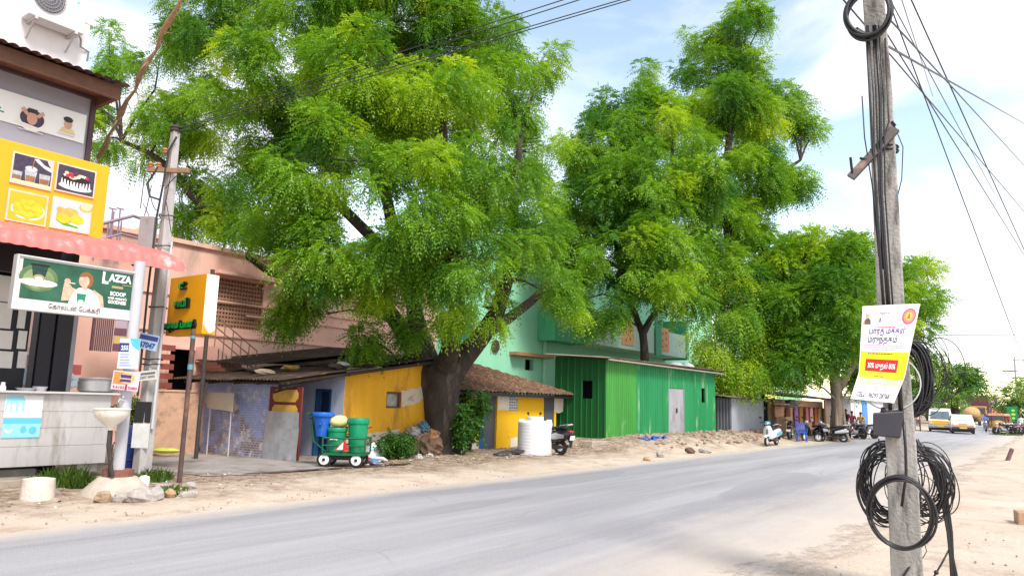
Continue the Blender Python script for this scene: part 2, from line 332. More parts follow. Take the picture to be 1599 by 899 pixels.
def build_ground():
    xs = np.concatenate([np.linspace(-700, -12, 14), np.arange(-11, 60, .17), np.linspace(60.5, 140, 100), np.linspace(150, 2500, 30)])
    ys = np.concatenate([np.linspace(-900, -9, 14), np.arange(-8, 22, .17), np.linspace(22.5, 60, 40), np.linspace(65, 1500, 24)])
    X, Y = np.meshgrid(xs, ys); nx, ny = len(xs), len(ys)
    r2 = RNG
    def vn(f):
        gx = (X*f); gy = (Y*f); h = r2.random((512, 512)); i = np.floor(gx).astype(int); j = np.floor(gy).astype(int); a = gx-i; b = gy-j; a = a*a*(3-2*a); b = b*b*(3-2*b)
        q = lambda di, dj: h[(i+di) % 512, (j+dj) % 512]
        return (q(0, 0)*(1-a)+q(1, 0)*a)*(1-b)+(q(0, 1)*(1-a)+q(1, 1)*a)*b
    s5 = lambda a, b, x: (lambda t: t*t*(3-2*t))(np.clip((x-a)/(b-a), 0, 1))
    base = .30*s5(10.6, 12.6, Y)*s5(21, 25, X)+.05*s5(9.8, 12, Y)
    road = (1-s5(1.2, 2.2, Y))+s5(9.5, 10.4, Y)
    rough = (vn(.7)-.5)*.10+(vn(2.1)-.5)*.06+(vn(5.3)-.5)*.03
    fade = np.exp(-np.maximum(0, X-60)/40)
    Z = base+rough*road*.55*fade-.012*(1-np.clip(road, 0, 1))
    Z += s5(10.5, 11.5, Y)*(1-s5(13.3, 13.6, Y))*s5(24, 26, X)*(1-s5(36, 40, X))*(vn(2.7)*.10+vn(6.1)*.07)
    lm = s5(7.2, 7.9, X)*(1-s5(13.3, 14.0, X))*s5(12.3, 12.9, Y); Z = Z*(1-lm)+.035*lm
    v = np.stack([X, Y, Z], -1).reshape(-1, 3)
    idx = np.arange(nx*ny).reshape(ny, nx); f = np.stack([idx[:-1, :-1], idx[:-1, 1:], idx[1:, 1:], idx[1:, :-1]], -1).reshape(-1, 4)
    me = bpy.data.meshes.new('ground'); np_mesh(me, v, f); me.shade_smooth(); me.materials.append(ground_material())
    o = bpy.data.objects.new('ground', me); COL.objects.link(o); o['kind'] = 'structure'
def np_mesh(me, v, f):
    k = f.shape[1]; me.vertices.add(len(v)); me.vertices.foreach_set('co', v.astype(np.float32).ravel())
    me.loops.add(f.size); me.loops.foreach_set('vertex_index', f.astype(np.int32).ravel())
    me.polygons.add(len(f)); me.polygons.foreach_set('loop_start', np.arange(0, f.size, k, dtype=np.int32)); me.polygons.foreach_set('loop_total', np.full(len(f), k, np.int32))
    me.update(calc_edges=True); me.validate()
build_ground()
rb = MB()
n_ = 200; L_, R_ = [], []
for i in range(n_):
    x = -40+(i/n_)**1.6*900
    L_.append(rb._v((x, 9.75+random.uniform(-.15, .15), .0))); R_.append(rb._v((x, 1.7+random.uniform(-.15, .15), .0)))
for i in range(n_-1): rb.face((R_[i], R_[i+1], L_[i+1], L_[i]))
tag(rb.build('road', road_material()), kind='structure')
lane = MB(); pts = [(8.3, 13.1), (9.2, 12.75), (10.6, 12.9), (12.0, 13.4), (13.3, 13.9), (13.1, 14.9), (12.3, 15.4), (11.3, 17), (10.6, 21), (10.4, 40), (7.6, 40), (7.9, 22), (8.1, 17)]
lane.poly([(x, y, .046) for x, y in pts])
tag(lane.build('side_lane', mat('lane_concrete', (.33, .30, .275), .9, .35, 1.5, .4, 30, stain=(.16, .13, .11), stain_at=.56, stain_scale=.8)), kind='structure')
wet = MB(); pts = [(9.0, 12.9), (9.8, 12.75), (11.2, 12.7), (12.6, 12.55), (13.3, 12.5), (13.6, 12.75), (12.9, 12.95), (11.4, 12.9), (10.2, 12.98), (9.2, 13.05)]
wet.poly([(x, y, .051) for x, y in pts]); tag(wet.build('drain_water', mat('drain_water', (.08, .06, .05), .3, .3, 3, .2, spec=.5)), kind='structure')
sl = MB()
for a, b, c in ((-6, 1.2, .0), (1.25, 4.1, .02), (4.15, 5.9, -.01)): sl.cbox(((a+b)/2, 13.75, .07+c), (b-a-.03, .7, .16), (R(random.uniform(-2, 2)), 0, R(random.uniform(-1.5, 1.5))))
tag(sl.build('drain_slab', mat('old_slab', (.42, .35, .28), .95, .35, 3, .6, 25, stain=(.2, .16, .12), stain_at=.58), bevel=.02), kind='structure')

# ---------------------------------------------------------------- bakery
def bakery():
    t = thing('bakery_building', (3, 16, 0), 'dark fronted bakery at the left edge with a white upper storey and pink tin awning', 'shop')
    wallm = mat('white_plaster', (.78, .75, .75), .8, .08, 2, .1, 20, stain=(.6, .55, .52), stain_at=.68, streak=4)
    b = MB(); b.box(-9, 6.28, 15.25, 20, 5.8, 8.85); b.build('upper_wall', wallm, t)
    b = MB(); b.box(-9, 6.34, 15.24, 20.02, 8.852, 8.95); b.build('parapet_cap', wallm, t)
    maroon = mat('maroon_sheet', (.10, .055, .05), .6, .3, 4, .1, stain=(.22, .13, .1), stain_at=.6)
    b = MB(); F = Frame((-9, 13.7, 7.24), (1, 0, 0), (0, .97, .24), (0, -.24, .97))
    b.corr(F, 0, 15.45, -.05, 1.55, .17, .035); b.corr(F, 0, 15.45, -.05, 1.55, .17, .035, off=-.012); b.build('roof', maroon, t, smooth='auto')
    b = MB(); b.box(-9, 6.36, 13.86, 13.94, 6.98, 7.24); b.box(6.28, 6.36, 13.94, 15.2, 6.98, 7.24); b.box(-9, 6.28, 13.945, 15.24, 7.16, 7.2); b.build('fascia', mat('fascia_brown', (.13, .065, .04), .7, .3, 4), t)
    dk = mat('frame_brown', (.075, .04, .045), .5, .2, 4)
    g = MB(); g.box(-9, 6.2, 14.64, 14.66, 5.3, 7.16)
    win = g.build('window', mat('sky_toned_glass', (.34, .35, .42), .08, .1, 1, 0, spec=.9), t)  # pale sky reflection is put into the opaque pane's base colour
    b = MB()
    for x in (6.2, 3.4, .5, -2.5): b.box(x, x+.09, 14.58, 14.7, 5.2, 7.17)
    b.box(-9, 6.3, 14.57, 14.71, 7.1, 7.16); b.build('frame', dk, win, bevel=.006)
    b = MB(); b.box(6.2, 6.27, 14.72, 15.24, 5.2, 7.16); b.box(-9, 6.25, 14.7, 15.25, 5.1, 5.2); b.build('side_panel', mat('side_grey', (.35, .34, .37), .5, .1), t)
    # ground floor
    b = MB(); b.box(-9, 6.0, 16.4, 16.5, 0, 5.2); b.box(6.36, 6.46, 14.95, 16.4, .1, 5.2); b.box(-9, 6.05, 14.9, 16.5, 3.9, 4.0); b.box(-9, 6.05, 14.72, 14.9, 3.6, 5.15); b.build('lower_wall', mat('dark_panel', (.018, .016, .022), .4, .3, 3), t)
    sx0 = pn(50, 540, 14.85).x; b = MB(); b.box(sx0+.1, sx0+.34, 14.85, 14.94, 1.3, 3.6); b.box(sx0+.36, 6.42, 14.80, 14.9, 1.3, 3.6); b.build('shutter', mat('shutter_black', (.014, .012, .02), .35, .3, 3, .1, 10, streak=6), t)
    b = MB()
    bb = MB(); bb.box(6.425, 6.5, 14.79, 14.94, 1.3, 3.6); bb.build('door_jamb', mat('jamb_grey', (.3, .3, .33), .5), t)
    tl = mat('cabinet_glass', (.62, .62, .58), .2, .1, 3, 0)
    for pxa, pxb in ((0, 21), (26, 43)):
        for pa, pb in ((432, 470), (474, 512), (517, 544), (549, 574)):
            A, Bq = pn(pxa, pb, 15.0), pn(pxb, pa, 15.0); b.box(A.x-(1.2 if pxa == 0 else 0), Bq.x, 15.0, 15.02, A.z, Bq.z)
    cb = b.build('display_cabinet', tl, t)
    b = MB(); b.box(2.3, pn(44, 540, 15).x, 15.025, 15.6, 1.5, 3.4); b.build('cabinet_frame', M['black'], cb)
    b = MB(); b.box(-9, 6.0, 14.6, 16.4, .06, .2); b.build('floor_plinth', M['concrete'], t)
    # pink tin awning, tile-profile sheet bent down over the front edge
    b = MB(); pk = mat('awning_pink', (.62, .17, .155), .5, .12, 3, .05, stain=(.8, .42, .4), stain_at=.6)
    A, Z = [], []
    n = 88; prof = [(14.55, 4.42), (14.0, 4.30), (13.4, 4.14), (13.05, 4.03), (12.9, 3.95), (12.84, 3.86), (12.82, 3.76)]
    for i in range(n*4+1):
        x = -9+16.4*i/(n*4); k = (i % 4)/4; d = (0, .02, .045, .02)[i % 4]
        A.append([b._v((x, y-d*(.3 if j > 3 else 0), z+d*(1 if j < 5 else .25)+(.0 if j % 2 else .012))) for j, (y, z) in enumerate(prof)])
    for p, q in zip(A, A[1:]):
        for j in range(len(prof)-1): b.face((p[j], q[j], q[j+1], p[j+1]))
    aw = b.build('awning', pk, t, smooth='auto')
    b = MB()
    for x in (-1, 2, 5, 7.3): b.tube([(x, 14.6, 4.05), (x, 12.95, 3.86)], .02, 6)
    b.tube([(-9, 13.0, 3.84), (7.38, 13.0, 3.84)], .022, 6); b.build('awning_frame', M['dark_iron'], aw)
    # banner across the window
    F = face_road(0, 14.62, 0); b = MB(); b.slab(F, -1, 6.15, 6.2, 6.76, 0, .006, 0)
    bn = tag(b.build('window_banner', [mat('banner_white', (.80, .84, .86), .5, .05, 2, .02)]), 'white banner with two round food portraits behind the bakery upper window', 'banner')
    P = MB(); c = lambda px, py: (pn(px, py, 14.61).x, pn(px, py, 14.61).z)
    x, y = c(50, 187); P.disc(F, x, y, .24, .22, .010, 0); P.disc(F, x, y+.02, .2, .17, .012, 1); P.disc(F, x, y+.02, .085, .12, .014, 2); P.pl(F, [(x-.1, y+.12), (x+.09, y+.12), (x+.07, y+.2), (x-.08, y+.2)], .0155, 3)
    P.pl(F, [(x-.2, y+.14), (x-.1, y+.05), (x-.06, y+.09), (x-.15, y+.2)], .0165, 2); P.pl(F, [(x+.2, y+.14), (x+.1, y+.05), (x+.06, y+.09), (x+.16, y+.2)], .0165, 2); P.pl(F, [(x-.26, y-.12), (x+.26, y-.18), (x+.26, y-.14), (x-.26, y-.08)], .018, 0)
    P.rect(F, x-.2, x+.2, y-.225, y-.205, .018, 5)
    x, y = c(106, 197); P.pl(F, [(x-.15, y-.15), (x+.15, y-.15), (x+.1, y-.05), (x, y-.02), (x-.1, y-.05)], .010, 4); P.disc(F, x, y+.04, .075, .105, .012, 2); P.disc(F, x-.005, y+.12, .085, .055, .014, 3); P.rect(F, x-.17, x+.13, y-.19, y-.17, .012, 5)
    x, y = c(3, 178); P.text(F, 'ள்', x-.12, y-.1, .2, .010, 6, bold=.02)
    P.build('banner_print', [M['white'], mat('print_dark', (.07, .06, .1), .6, .45, 14), mat('print_skin', (.62, .36, .27), .6, .2, 8), mat('print_hair', (.05, .045, .05), .6), mat('print_shirt', (.68, .62, .34), .6), mat('print_lilac', (.52, .55, .68), .6), M['greenink']], bn, recalc=False)
bakery()
def air_conditioner():
    t = thing('air_conditioner', (5.5, 15.1, 8.2), 'white outdoor air conditioner unit with round dark grille above the bakery roof', 'air conditioner')
    w = mat('ac_white', (.78, .77, .76), .45, .05)
    b = MB(); b.box(5.05, 6.02, 14.85, 15.2, 8.42, 9.3); body = b.build('body', w, t, bevel=.02)
    F = face_road(5.36, 14.85, 8.86); g = MB(); g.disc(F, 0, 0, .27, .29, .004, 0, 32)
    g.build('grille_back', mat('ac_dark', (.16, .15, .17), .7), t)
    g = MB()
    for r in (.06, .12, .18, .24, .285): g.tube([F.map(r*math.cos(a), r*1.06*math.sin(a), .014) for a in (2*math.pi*k/28 for k in range(28))], .007, 5, close=True)
    for k in range(12): a = math.pi*k/12; g.tube([F.map(-.28*math.cos(a), -.29*math.sin(a), .012), F.map(.28*math.cos(a), .29*math.sin(a), .012)], .004, 4)
    g.build('grille', M['grey'], t)
    F2 = face_road(5.86, 14.85, 9.0); g = MB(); g.disc(F2, 0, 0, .025, .025, .003, 0); g.build('badge', M['cyan'], t)
    for x in (5.16, 5.86):
        g = MB(); g.box(x, x+.05, 14.84, 15.25, 8.37, 8.418); g.tube([(x+.025, 14.9, 8.37), (x+.025, 15.24, 8.1)], .018, 6); g.build('bracket', mat('ac_bracket', (.55, .5, .5), .5), t)
    g = MB(); g.tube([(6.0, 15.1, 8.5), (6.08, 15.1, 8.42), (6.12, 15.18, 8.3), (6.3, 15.23, 8.28), (6.32, 15.3, 8.1)], .02, 7); g.build('pipe', M['grey'], t)
air_conditioner()
def yellow_board():
    t = thing('yellow_signboard', (5, 14.2, 4.3), 'yellow shop signboard with four framed food pictures above the pink awning', 'signboard')
    b = MB(); b.box(-9, 6.4, 14.0, 14.42, 4.3, 5.71); b.build('box', [M['yellow']], t, bevel=.015)
    F = face_road(0, 14.0, 0); c = lambda px, py: (pn(px, py, 13.98).x, pn(px, py, 13.98).z)
    imgs = [mat('img_plum', (.06, .045, .075), .4, .45, 14), mat('img_glass', (.42, .45, .48), .3, .45, 14), mat('img_tea', (.3, .14, .06), .4, .45, 14), M['cream'], M['white'], mat('img_cherry', (.6, .03, .08), .4, .45, 14), mat('img_choc', (.03, .015, .015), .4, .45, 14), mat('img_amber', (.78, .42, .02), .4, .05), mat('img_ball', (.85, .52, .03), .4, .25, 9), mat('img_fry', (.68, .4, .1), .5, .35, 14), mat('img_herb', (.12, .4, .03), .5, .45, 14), M['lgrey'], mat('img_frame', (.72, .55, .47), .5)]
    q = [((20, 238), (77, 296)), ((89, 255), (144, 308)), ((13, 296), (68, 352)), ((82, 308), (137, 364))]
    for k, (a, d) in enumerate(q):
        x0, y1 = c(*a); x1, y0 = c(*d); x0 += .03; w, h = x1-x0, y1-y0; P = MB(); P.slab(F, x0-.025, x1+.025, y0-.025, y1+.025, .001, .03, 12)
        G = Frame(F.map(x0, y0, .03), F.u*w, F.v*h, F.w)
        if k == 0:
            P.rect(G, 0, 1, 0, 1, .002, 0); P.rect(G, 0, 1, 0, .1, .003, 3)
            for x, s in ((.12, .8), (.46, 1), (.83, .95)):
                P.pl(G, [(x-.12*s, .1), (x+.12*s, .1), (x+.16*s, .5*s), (x-.16*s, .5*s)], .004, 1); P.pl(G, [(x-.11*s, .12), (x+.11*s, .12), (x+.13*s, .32*s), (x-.13*s, .32*s)], .005, 2)
            P.disc(G, .46, .57, .16, .1, .006, 11); P.pl(G, [(.5, .95), (.62, .98), (.8, .8), (1, .74), (1, .6), (.8, .68), (.6, .84)], .006, 11); P.pl(G, [(.85, 1), (1, 1), (1, .72), (.9, .86)], .007, 12); P.pl(G, [(.5, .92), (.53, .92), (.49, .58), (.46, .58)], .0075, 2)
        if k == 1:
            P.rect(G, 0, 1, 0, 1, .002, 0); P.disc(G, .5, .22, .46, .14, .003, 11); P.pl(G, [(.09, .2), (.91, .2), (.88, .52), (.12, .52)], .004, 4); P.disc(G, .5, .2, .41, .1, .0045, 4); P.disc(G, .5, .53, .39, .11, .005, 6)
            for i in range(9): x = .16+i*.085; P.pl(G, [(x-.03, .5), (x+.03, .5), (x+.012, .3-.05*(i % 3)), (x-.012, .3-.05*(i % 3))], .006, 6)
            for i in range(16): P.disc(G, .2+random.random()*.6, .56+random.random()*.2, .055, .055, .007+i*.0003, random.choice((5, 5, 4, 3)))
        if k == 2:
            P.rect(G, 0, 1, 0, 1, .002, 7); P.disc(G, .52, .42, .46, .34, .003, 4); P.disc(G, .52, .46, .42, .32, .004, 7)
            for i, (x, y) in enumerate([(.2, .55), (.38, .68), (.58, .7), (.78, .62), (.28, .42), (.48, .52), (.68, .5), (.84, .45), (.4, .3), (.6, .28), (.78, .32), (.22, .3), (.52, .2)]): P.disc(G, x, y, .105, .1, .005+i*.0004, 8)
        if k == 3:
            P.rect(G, 0, 1, 0, 1, .002, 11); P.disc(G, .86, .84, .18, .14, .003, 9); P.disc(G, .86, .87, .14, .1, .004, 3); P.disc(G, .45, .2, .4, .14, .003, 4); P.pl(G, [(.08, .25), (.3, .1), (.7, .08), (.72, .14), (.4, .2), (.14, .3)], .004, 10)
            for i in range(12): P.disc(G, .15+random.random()*.5, .3+random.random()*.4, .12, .1, .005+i*.0004, 9)
            for x, y in ((.28, .34), (.65, .38)): P.disc(G, x, y, .19, .16, .011, 8)
        P.build('picture_panel', imgs, t, recalc=False)
yellow_board()
def lazza():
    F0 = face_road(0, 11.62, 0); c = lambda px, py: (pn(px, py, 11.6).x, pn(px, py, 11.6).z)
    x0, y1 = c(30, 398); x1, y0 = c(210, 500); t = thing('ice_cream_sign', (x1, 11.7, y0), 'framed green ice cream signboard with white strip below, hung under the pink awning', 'signboard')
    w, h = x1-x0, y1-y0; b = MB(); b.box(x0, x1, 11.62, 11.72, y0, y1); b.build('board', [mat('board_offwhite', (.62, .62, .62), .55, .12, 3)], t, bevel=.006)
    F = Frame((x0, 11.62, y0), (w, 0, 0), (0, 0, h), (0, -1, 0))
    fr = MB()
    for q in ((-.012, 1.012, -.02, .012), (-.012, 1.012, .988, 1.02), (-.012, .008, .012, .988), (.992, 1.012, .012, .988)): fr.slab(F, *q, -.1, .03)
    fr.build('frame', M['steel'], t, bevel=.004)
    P = MB(); P.rect(F, .04, .965, .2, .96, .002, 0)
    P.disc(F, .17, .62, .15, .26, .0026, 1); P.disc(F, .17, .6, .12, .2, .003, 9); P.disc(F, .17, .53, .15, .07, .0035, 2)   # glow of the tub picture
    P.pl(F, [(.125, .62), (.215, .62), (.235, .86), (.105, .86)], .004, 3); P.rect(F, .1, .24, .85, .89, .0045, 4); P.disc(F, .17, .62, .045, .07, .005, 5); P.disc(F, .17, .6, .03, .05, .0055, 2)
    # person with a spoon
    P.pl(F, [(.42, .2), (.69, .2), (.66, .4), (.6, .52), (.55, .55), (.49, .53), (.44, .42)], .003, 2); P.pl(F, [(.66, .4), (.69, .2), (.72, .2), (.70, .42), (.62, .53), (.6, .5)], .0035, 6)
    P.pl(F, [(.36, .24), (.42, .26), (.47, .5), (.44, .52), (.40, .62), (.37, .6)], .0035, 6); P.disc(F, .395, .64, .025, .05, .004, 6); P.rect(F, .41, .46, .6, .615, .0045, 2)
    P.disc(F, .545, .7, .062, .17, .0036, 7); P.disc(F, .53, .68, .045, .12, .0045, 6); P.pl(F, [(.52, .5), (.56, .5), (.56, .6), (.52, .6)], .004, 6); P.pl(F, [(.49, .75), (.52, .84), (.58, .82), (.6, .72), (.57, .78)], .005, 7)
    P.pl(F, [(.49, .22), (.55, .22), (.56, .42), (.48, .42)], .005, 8); P.disc(F, .52, .25, .025, .05, .0055, 2)
    P.text(F, 'L', .705, .70, .24, .004, 2, width=.055, bold=.04); P.text(F, 'AZZA', .838, .76, .15, .004, 2, width=.205, bold=.05)
    P.rect(F, .86, .95, .70, .715, .004, 5); P.rect(F, .77, .87, .62, .67, .004, 5)
    P.text(F, 'SCOOP', .83, .47, .08, .004, 2, width=.14, bold=.04); P.text(F, 'with nature’s', .83, .39, .06, .004, 2, width=.17, bold=.03); P.text(F, 'GOODNESS', .83, .30, .07, .004, 2, width=.16, bold=.04)
    P.text(F, 'ேகாால்டன் ேபக்கரி'.replace('ேகாா', 'ேகா'), .48, .06, .09, .004, 10, width=.42, bold=.012)
    P.build('sign_print', [mat('board_green', (.028, .105, .062), .35, .55, 2.2, 0), mat('glow_lime', (.12, .20, .075), .4, .5, 5), M['white'], mat('tub', (.02, .06, .045), .4, .45, 14), M['black'], mat('gold', (.38, .30, .14), .5), mat('print_skin2', (.68, .42, .3), .5, .45, 14), mat('print_hair2', (.28, .11, .04), .6, .3, 20), mat('tub_green', (.02, .22, .12), .4), mat('glow_pale', (.22, .3, .13), .4, .5, 6), M['brown']], t, recalc=False)
lazza()
def counter():
    t = thing('steel_counter', (3, 14.4, .1), 'long brushed steel food counter on blocks in front of the dark bakery', 'counter')
    b = MB()
    for z0, z1, o in ((.28, .61, 0), (.615, .92, .006), (.925, 1.2, 0), (1.205, 1.5, .004)): b.box(-7, 6.98, 14.2+o, 14.22+o, z0, z1)
    b.box(6.96, 6.98, 14.225, 14.88, .28, 1.5); b.box(-7, 6.955, 14.87, 14.88, .28, 1.5); b.box(-7, 6.95, 14.23, 14.865, .3, .32); b.build('body', mat('counter_steel', (.58, .56, .55), .45, .16, 1.3, .08, 8, metal=.3, spec=.5, stain=(.33, .29, .25), stain_at=.58, stain_scale=1.1, streak=5), t)
    b = MB(); b.box(-7, 7.12, 14.1, 14.95, 1.505, 1.545); b.build('worktop', M['steel'], t, bevel=.008)
    for x in (0, 2.4, 4.6, 6.55):
        b = MB(); b.box(x, x+.36, 14.3, 14.55, .12, .28); b.build('block', M['concrete'], t, bevel=.015)
    F = face_road(0, 14.2, 0); c = lambda px, py: (pn(px, py, 14.19).x, pn(px, py, 14.19).z); x0, y1 = c(10, 617); x1, y0 = c(61, 683); P = MB(); w, h = x1-x0, y1-y0; G = Frame((x0, 14.2, y0), (w, 0, 0), (0, 0, h), (0, -1, 0))
    P.slab(G, 0, 1, 0, 1, .001, .004, 0); P.rect(G, 0, 1, 0, .48, .006, 1); P.rect(G, 0, 1, .02, .34, .0075, 2); P.rect(G, .02, .5, .5, .515, .007, 2)
    P.pl(G, [(.02, .62), (.02, 1), (.45, 1), (.52, .9), (.5, .62)], .007, 2)
    for x in (.1, .24, .4): P.pl(G, [(x-.05, .62), (x+.045, .62), (x+.05, .78), (x, .84), (x-.05, .78)], .0085, 0)
    P.disc(G, .16, .2, .1, .08, .009, 0); P.disc(G, .55, .2, .08, .09, .009, 1); P.disc(G, .8, .18, .1, .09, .009, 1); P.disc(G, .17, .25, .11, .06, .0105, 2)
    tag(P.build('counter_poster', [M['white'], mat('poster_cyan', (.12, .52, .68), .4, .08), mat('poster_pale', (.3, .66, .78), .4, .08)], recalc=False), 'cyan and white poster stuck on the left of the steel counter', 'poster')
    p = pn(150, 612, 14.5); t = thing('cooking_pot', (p.x, 14.52, 1.545), 'large dented aluminium cooking pot on the end of the steel counter', 'pot')
    b = MB(); b.lathe([(.25, 0), (.30, .03), (.31, .2), (.29, .22), (.31, .245), (.28, .24), (.27, .05), (0, .04)], (p.x, 14.52, 1.546), 28); b.build('pot_body', mat('aluminium', (.5, .5, .52), .35, .2, 4, .1, metal=.7), t, smooth='auto')
    b = MB(); b.lathe([(0, .02), (.05, .02), (.29, 0), (.3, -.012)], (p.x, 14.52, 1.81), 24); b.build('lid', M['steel'], t, smooth='auto')
    for px, r, h, nm, lb in ((40, .16, .05, 'steel_plate', 'shallow steel plate lying on the counter top beside the black shutter'), (62, .12, .08, 'steel_bowl', 'small steel bowl turned down on the counter left of the big pot')):
        q = pn(px, 610, 14.5); b = MB(); b.lathe([(r*.7, 0), (r, h), (r*.96, h), (r*.6, .01), (0, .01)], (q.x, 14.5, 1.546), 20); tag(b.build(nm, M['lgrey'], smooth='auto'), lb, 'plate' if r > .14 else 'bowl')
    q = pn(4, 606, 14.3); b = MB(); b.lathe([(.05, 0), (.05, .05), (.03, .1), (.035, .13), (0, .14)], (q.x, 14.3, 1.546), 14); tag(b.build('salt_jar', M['white'], smooth='auto'), 'small white jar standing at the left end of the counter', 'jar')
    bs = pg(215, 742); b = MB(); b.lathe([(.0, .0), (.26, .01), (.29, .25), (.28, .5), (.29, .75), (.25, .86), (.2, .88), (0, .88)], (7.62, 14.55, .05), 24)
    dr = tag(b.build('plastic_drum', mat('drum_blue', (.012, .03, .16), .4, .2, 4), smooth='auto'), 'dark blue plastic drum standing between the sink pipe and the utility pole', 'drum')
    b = MB()
    for z in (.3, .6): b.tube([(7.62+.3*math.cos(a), 14.55+.3*math.sin(a), z) for a in (2*math.pi*k/24 for k in range(24))], .014, 6, close=True)
    b.build('hoop', MATS['drum_blue'], dr)
counter()
def sink():
    x, y = 5.93, 11.62
    t = thing('sink_stand', (x, y, 0), 'grey pipe post on a cement plinth with a white wash basin', 'wash basin')
    b = MB(); b.lathe([(.5, -.05), (.46, .12), (.27, .3), (.24, .31), (0, .31)], (x, y, 0), 18); b.build('plinth', mat('cement_plinth', (.5, .43, .36), .95, .3, 4, .5, 25), t, smooth='auto')
    b = MB(); b.lathe([(.22, 0), (.22, .11), (0, .11)], (x, y, .3), 14); b.build('brick_collar', mat('brick_red', (.24, .1, .07), .9, .3, 10), t)
    b = MB(); b.tube([(x, y, .4), (x+.0, y, 2.75), (x, y, 3.62)], .085, 16); b.build('post', mat('post_grey', (.5, .5, .54), .5, .15, 2, .05, stain=(.65, .65, .66), stain_at=.55, streak=5), t, smooth='auto')
    bx, by, bz = x-.3, y-.22, 1.28
    b = MB(); b.lathe([(.04, -.27), (.055, -.22), (.13, -.16), (.21, -.09), (.245, -.03), (.25, .03), (.265, .035), (.265, .05), (.23, .05), (.2, -.04), (0, -.1)], (bx, by, bz), 24); b.build('basin', mat('porcelain', (.78, .74, .66), .25, .12, 5, 0, spec=.5, stain=(.4, .3, .2), stain_at=.66), t, smooth='auto')
    b = MB(); b.tube([(bx, by, bz-.24), (bx, by, bz-.5), (bx+.06, by, bz-.75), (bx+.12, by+.02, .33)], .03, 8); b.tube([(bx+.08, by+.1, 1.0), (bx+.1, by+.1, .32)], .014, 6); b.tube([(bx+.12, by+.1, .8), (bx+.1, by+.1, .32)], .012, 6); b.build('waste_pipe', M['dark_iron'], t)
    b = MB(); b.tube([(x-.07, y-.08, 1.45), (x-.16, y-.12, 1.47), (x-.17, y-.12, 1.42)], .016, 7); b.blob((x-.1, y-.1, 1.5), .025, 8, 6); b.build('tap', M['chrome'], t)
sink()
def left_pole():
    x, y = 7.55, 13.94
    t = thing('utility_pole', (x, y, 0), 'weathered concrete utility pole with a wooden crossarm behind the pink awning', 'utility pole')
    con = mat('pole_concrete', (.44, .42, .41), .9, .25, 4, .4, 30, stain=(.24, .22, .2), stain_at=.58, streak=5)
    b = MB(); w0, w1 = .128, .07; top = 6.78; b.hexa([(x-w0, y-w0, 0), (x+w0, y-w0, 0), (x+w0, y+w0, 0), (x-w0, y+w0, 0)], [(x-w1, y-w1, top), (x+w1, y-w1, top), (x+w1, y+w1, top), (x-w1, y+w1, top)]); b.build('shaft', con, t, bevel=.015)
    F = Frame((x, y, 0), (.588, -.809, 0), (0, 0, 1), (-.809, -.588, 0))
    b = MB(); b.slab(F, -.42, .42, 5.86, 5.95, .1, .17); b.build('crossarm', M['wood'], t, bevel=.006)
    b = MB(); b.lathe([(.1, 0), (.12, .03), (.1, .06), (.12, .09), (.09, .13), (0, .14)], (x, y, 6.74), 14); b.build('cap', M['dark_iron'], t, smooth='auto')
    for k, (u, z) in enumerate(((-.36, 5.95), (-.2, 5.95), (.3, 5.95), (-.1, 6.25))):
        b = MB(); b.lathe([(.03, 0), (.05, .02), (.03, .05), (.055, .07), (.03, .11), (0, .12)], F.map(u, z, .135), 12); b.build('insulator', mat('insulator_orange', (.5, .2, .08), .35) if k != 2 else M['white'], t, smooth='auto')
    b = MB(); b.slab(F, -.42, -.14, 4.2, 4.95, .05, .22); b.build('meter_box', mat('meter_grey', (.3, .29, .3), .6, .2, 4, stain=(.2, .13, .1), stain_at=.6), t, bevel=.01)
    b = MB()
    for z in (3.2, 2.1, 2.2, 5.0, 4.4): b.tube([F.map((.16)*math.cos(a)*(1.25-.07*z), z+.01*math.sin(3*a), .16*math.sin(a)*(1.25-.07*z)) for a in (2*math.pi*k/20 for k in range(20))], .012, 5, close=True)
    random.seed(3)
    for k in range(9):
        u = random.uniform(-.45, .3); z = random.uniform(5.2, 5.9); b.tube(sag(F.map(u, z, .2), F.map(u+random.uniform(-.3, .3), z-random.uniform(.2, .9), .2), random.uniform(-.1, .2), 8), .009, 5)
    b.tube([F.map(.1, 6.6, .14), F.map(-.02, 6.3, .16), F.map(-.06, 5.6, .17), F.map(-.13, 4.9, .16), F.map(-.14, 3.4, .18), F.map(-.12, 1.5, .2)], .02, 6); b.tube([F.map(-.2, 5.95, .16), F.map(-.36, 5.6, .2), F.map(-.28, 5.35, .2), F.map(-.1, 5.3, .16)], .02, 6)
    b.build('cable', M['cable'], t)
    b = MB(); b.tube([F.map(.15, .9, .08), F.map(.15, 4.5, .02)], .025, 8); b.build('conduit', M['lgrey'], t, smooth='auto')
    b = MB(); b.slab(F, -.16, .14, 1.02, 1.4, .151, .158); b.slab(F, -.165, .15, .55, 1.0, .16, .165, 1); b.build('painted_band', [mat('band_black', (.02, .02, .02), .6), mat('band_white', (.62, .62, .62), .8, .2, 5)], t)
    def notice(name, D, a, d, mats, label, draw, tilt=0):
        p0 = pd(*a, D); p1 = pd(*d, D); w = math.hypot(p1.x-p0.x, p1.y-p0.y); h = p0.z-p1.z
        G = Frame(((p0.x+p1.x)/2, (p0.y+p1.y)/2, (p0.z+p1.z)/2), (.588*math.cos(tilt)*w, -.809*math.cos(tilt)*w, math.sin(tilt)*w), (-.588*math.sin(tilt)*h, .809*math.sin(tilt)*h, math.cos(tilt)*h), (-.809, -.588, 0))
        P = MB(); P.slab(G, -.5, .5, -.5, .5, 0, .008, 0); draw(P, G); tag(P.build(name, mats, recalc=False), label, 'notice')
    dn = 11.45
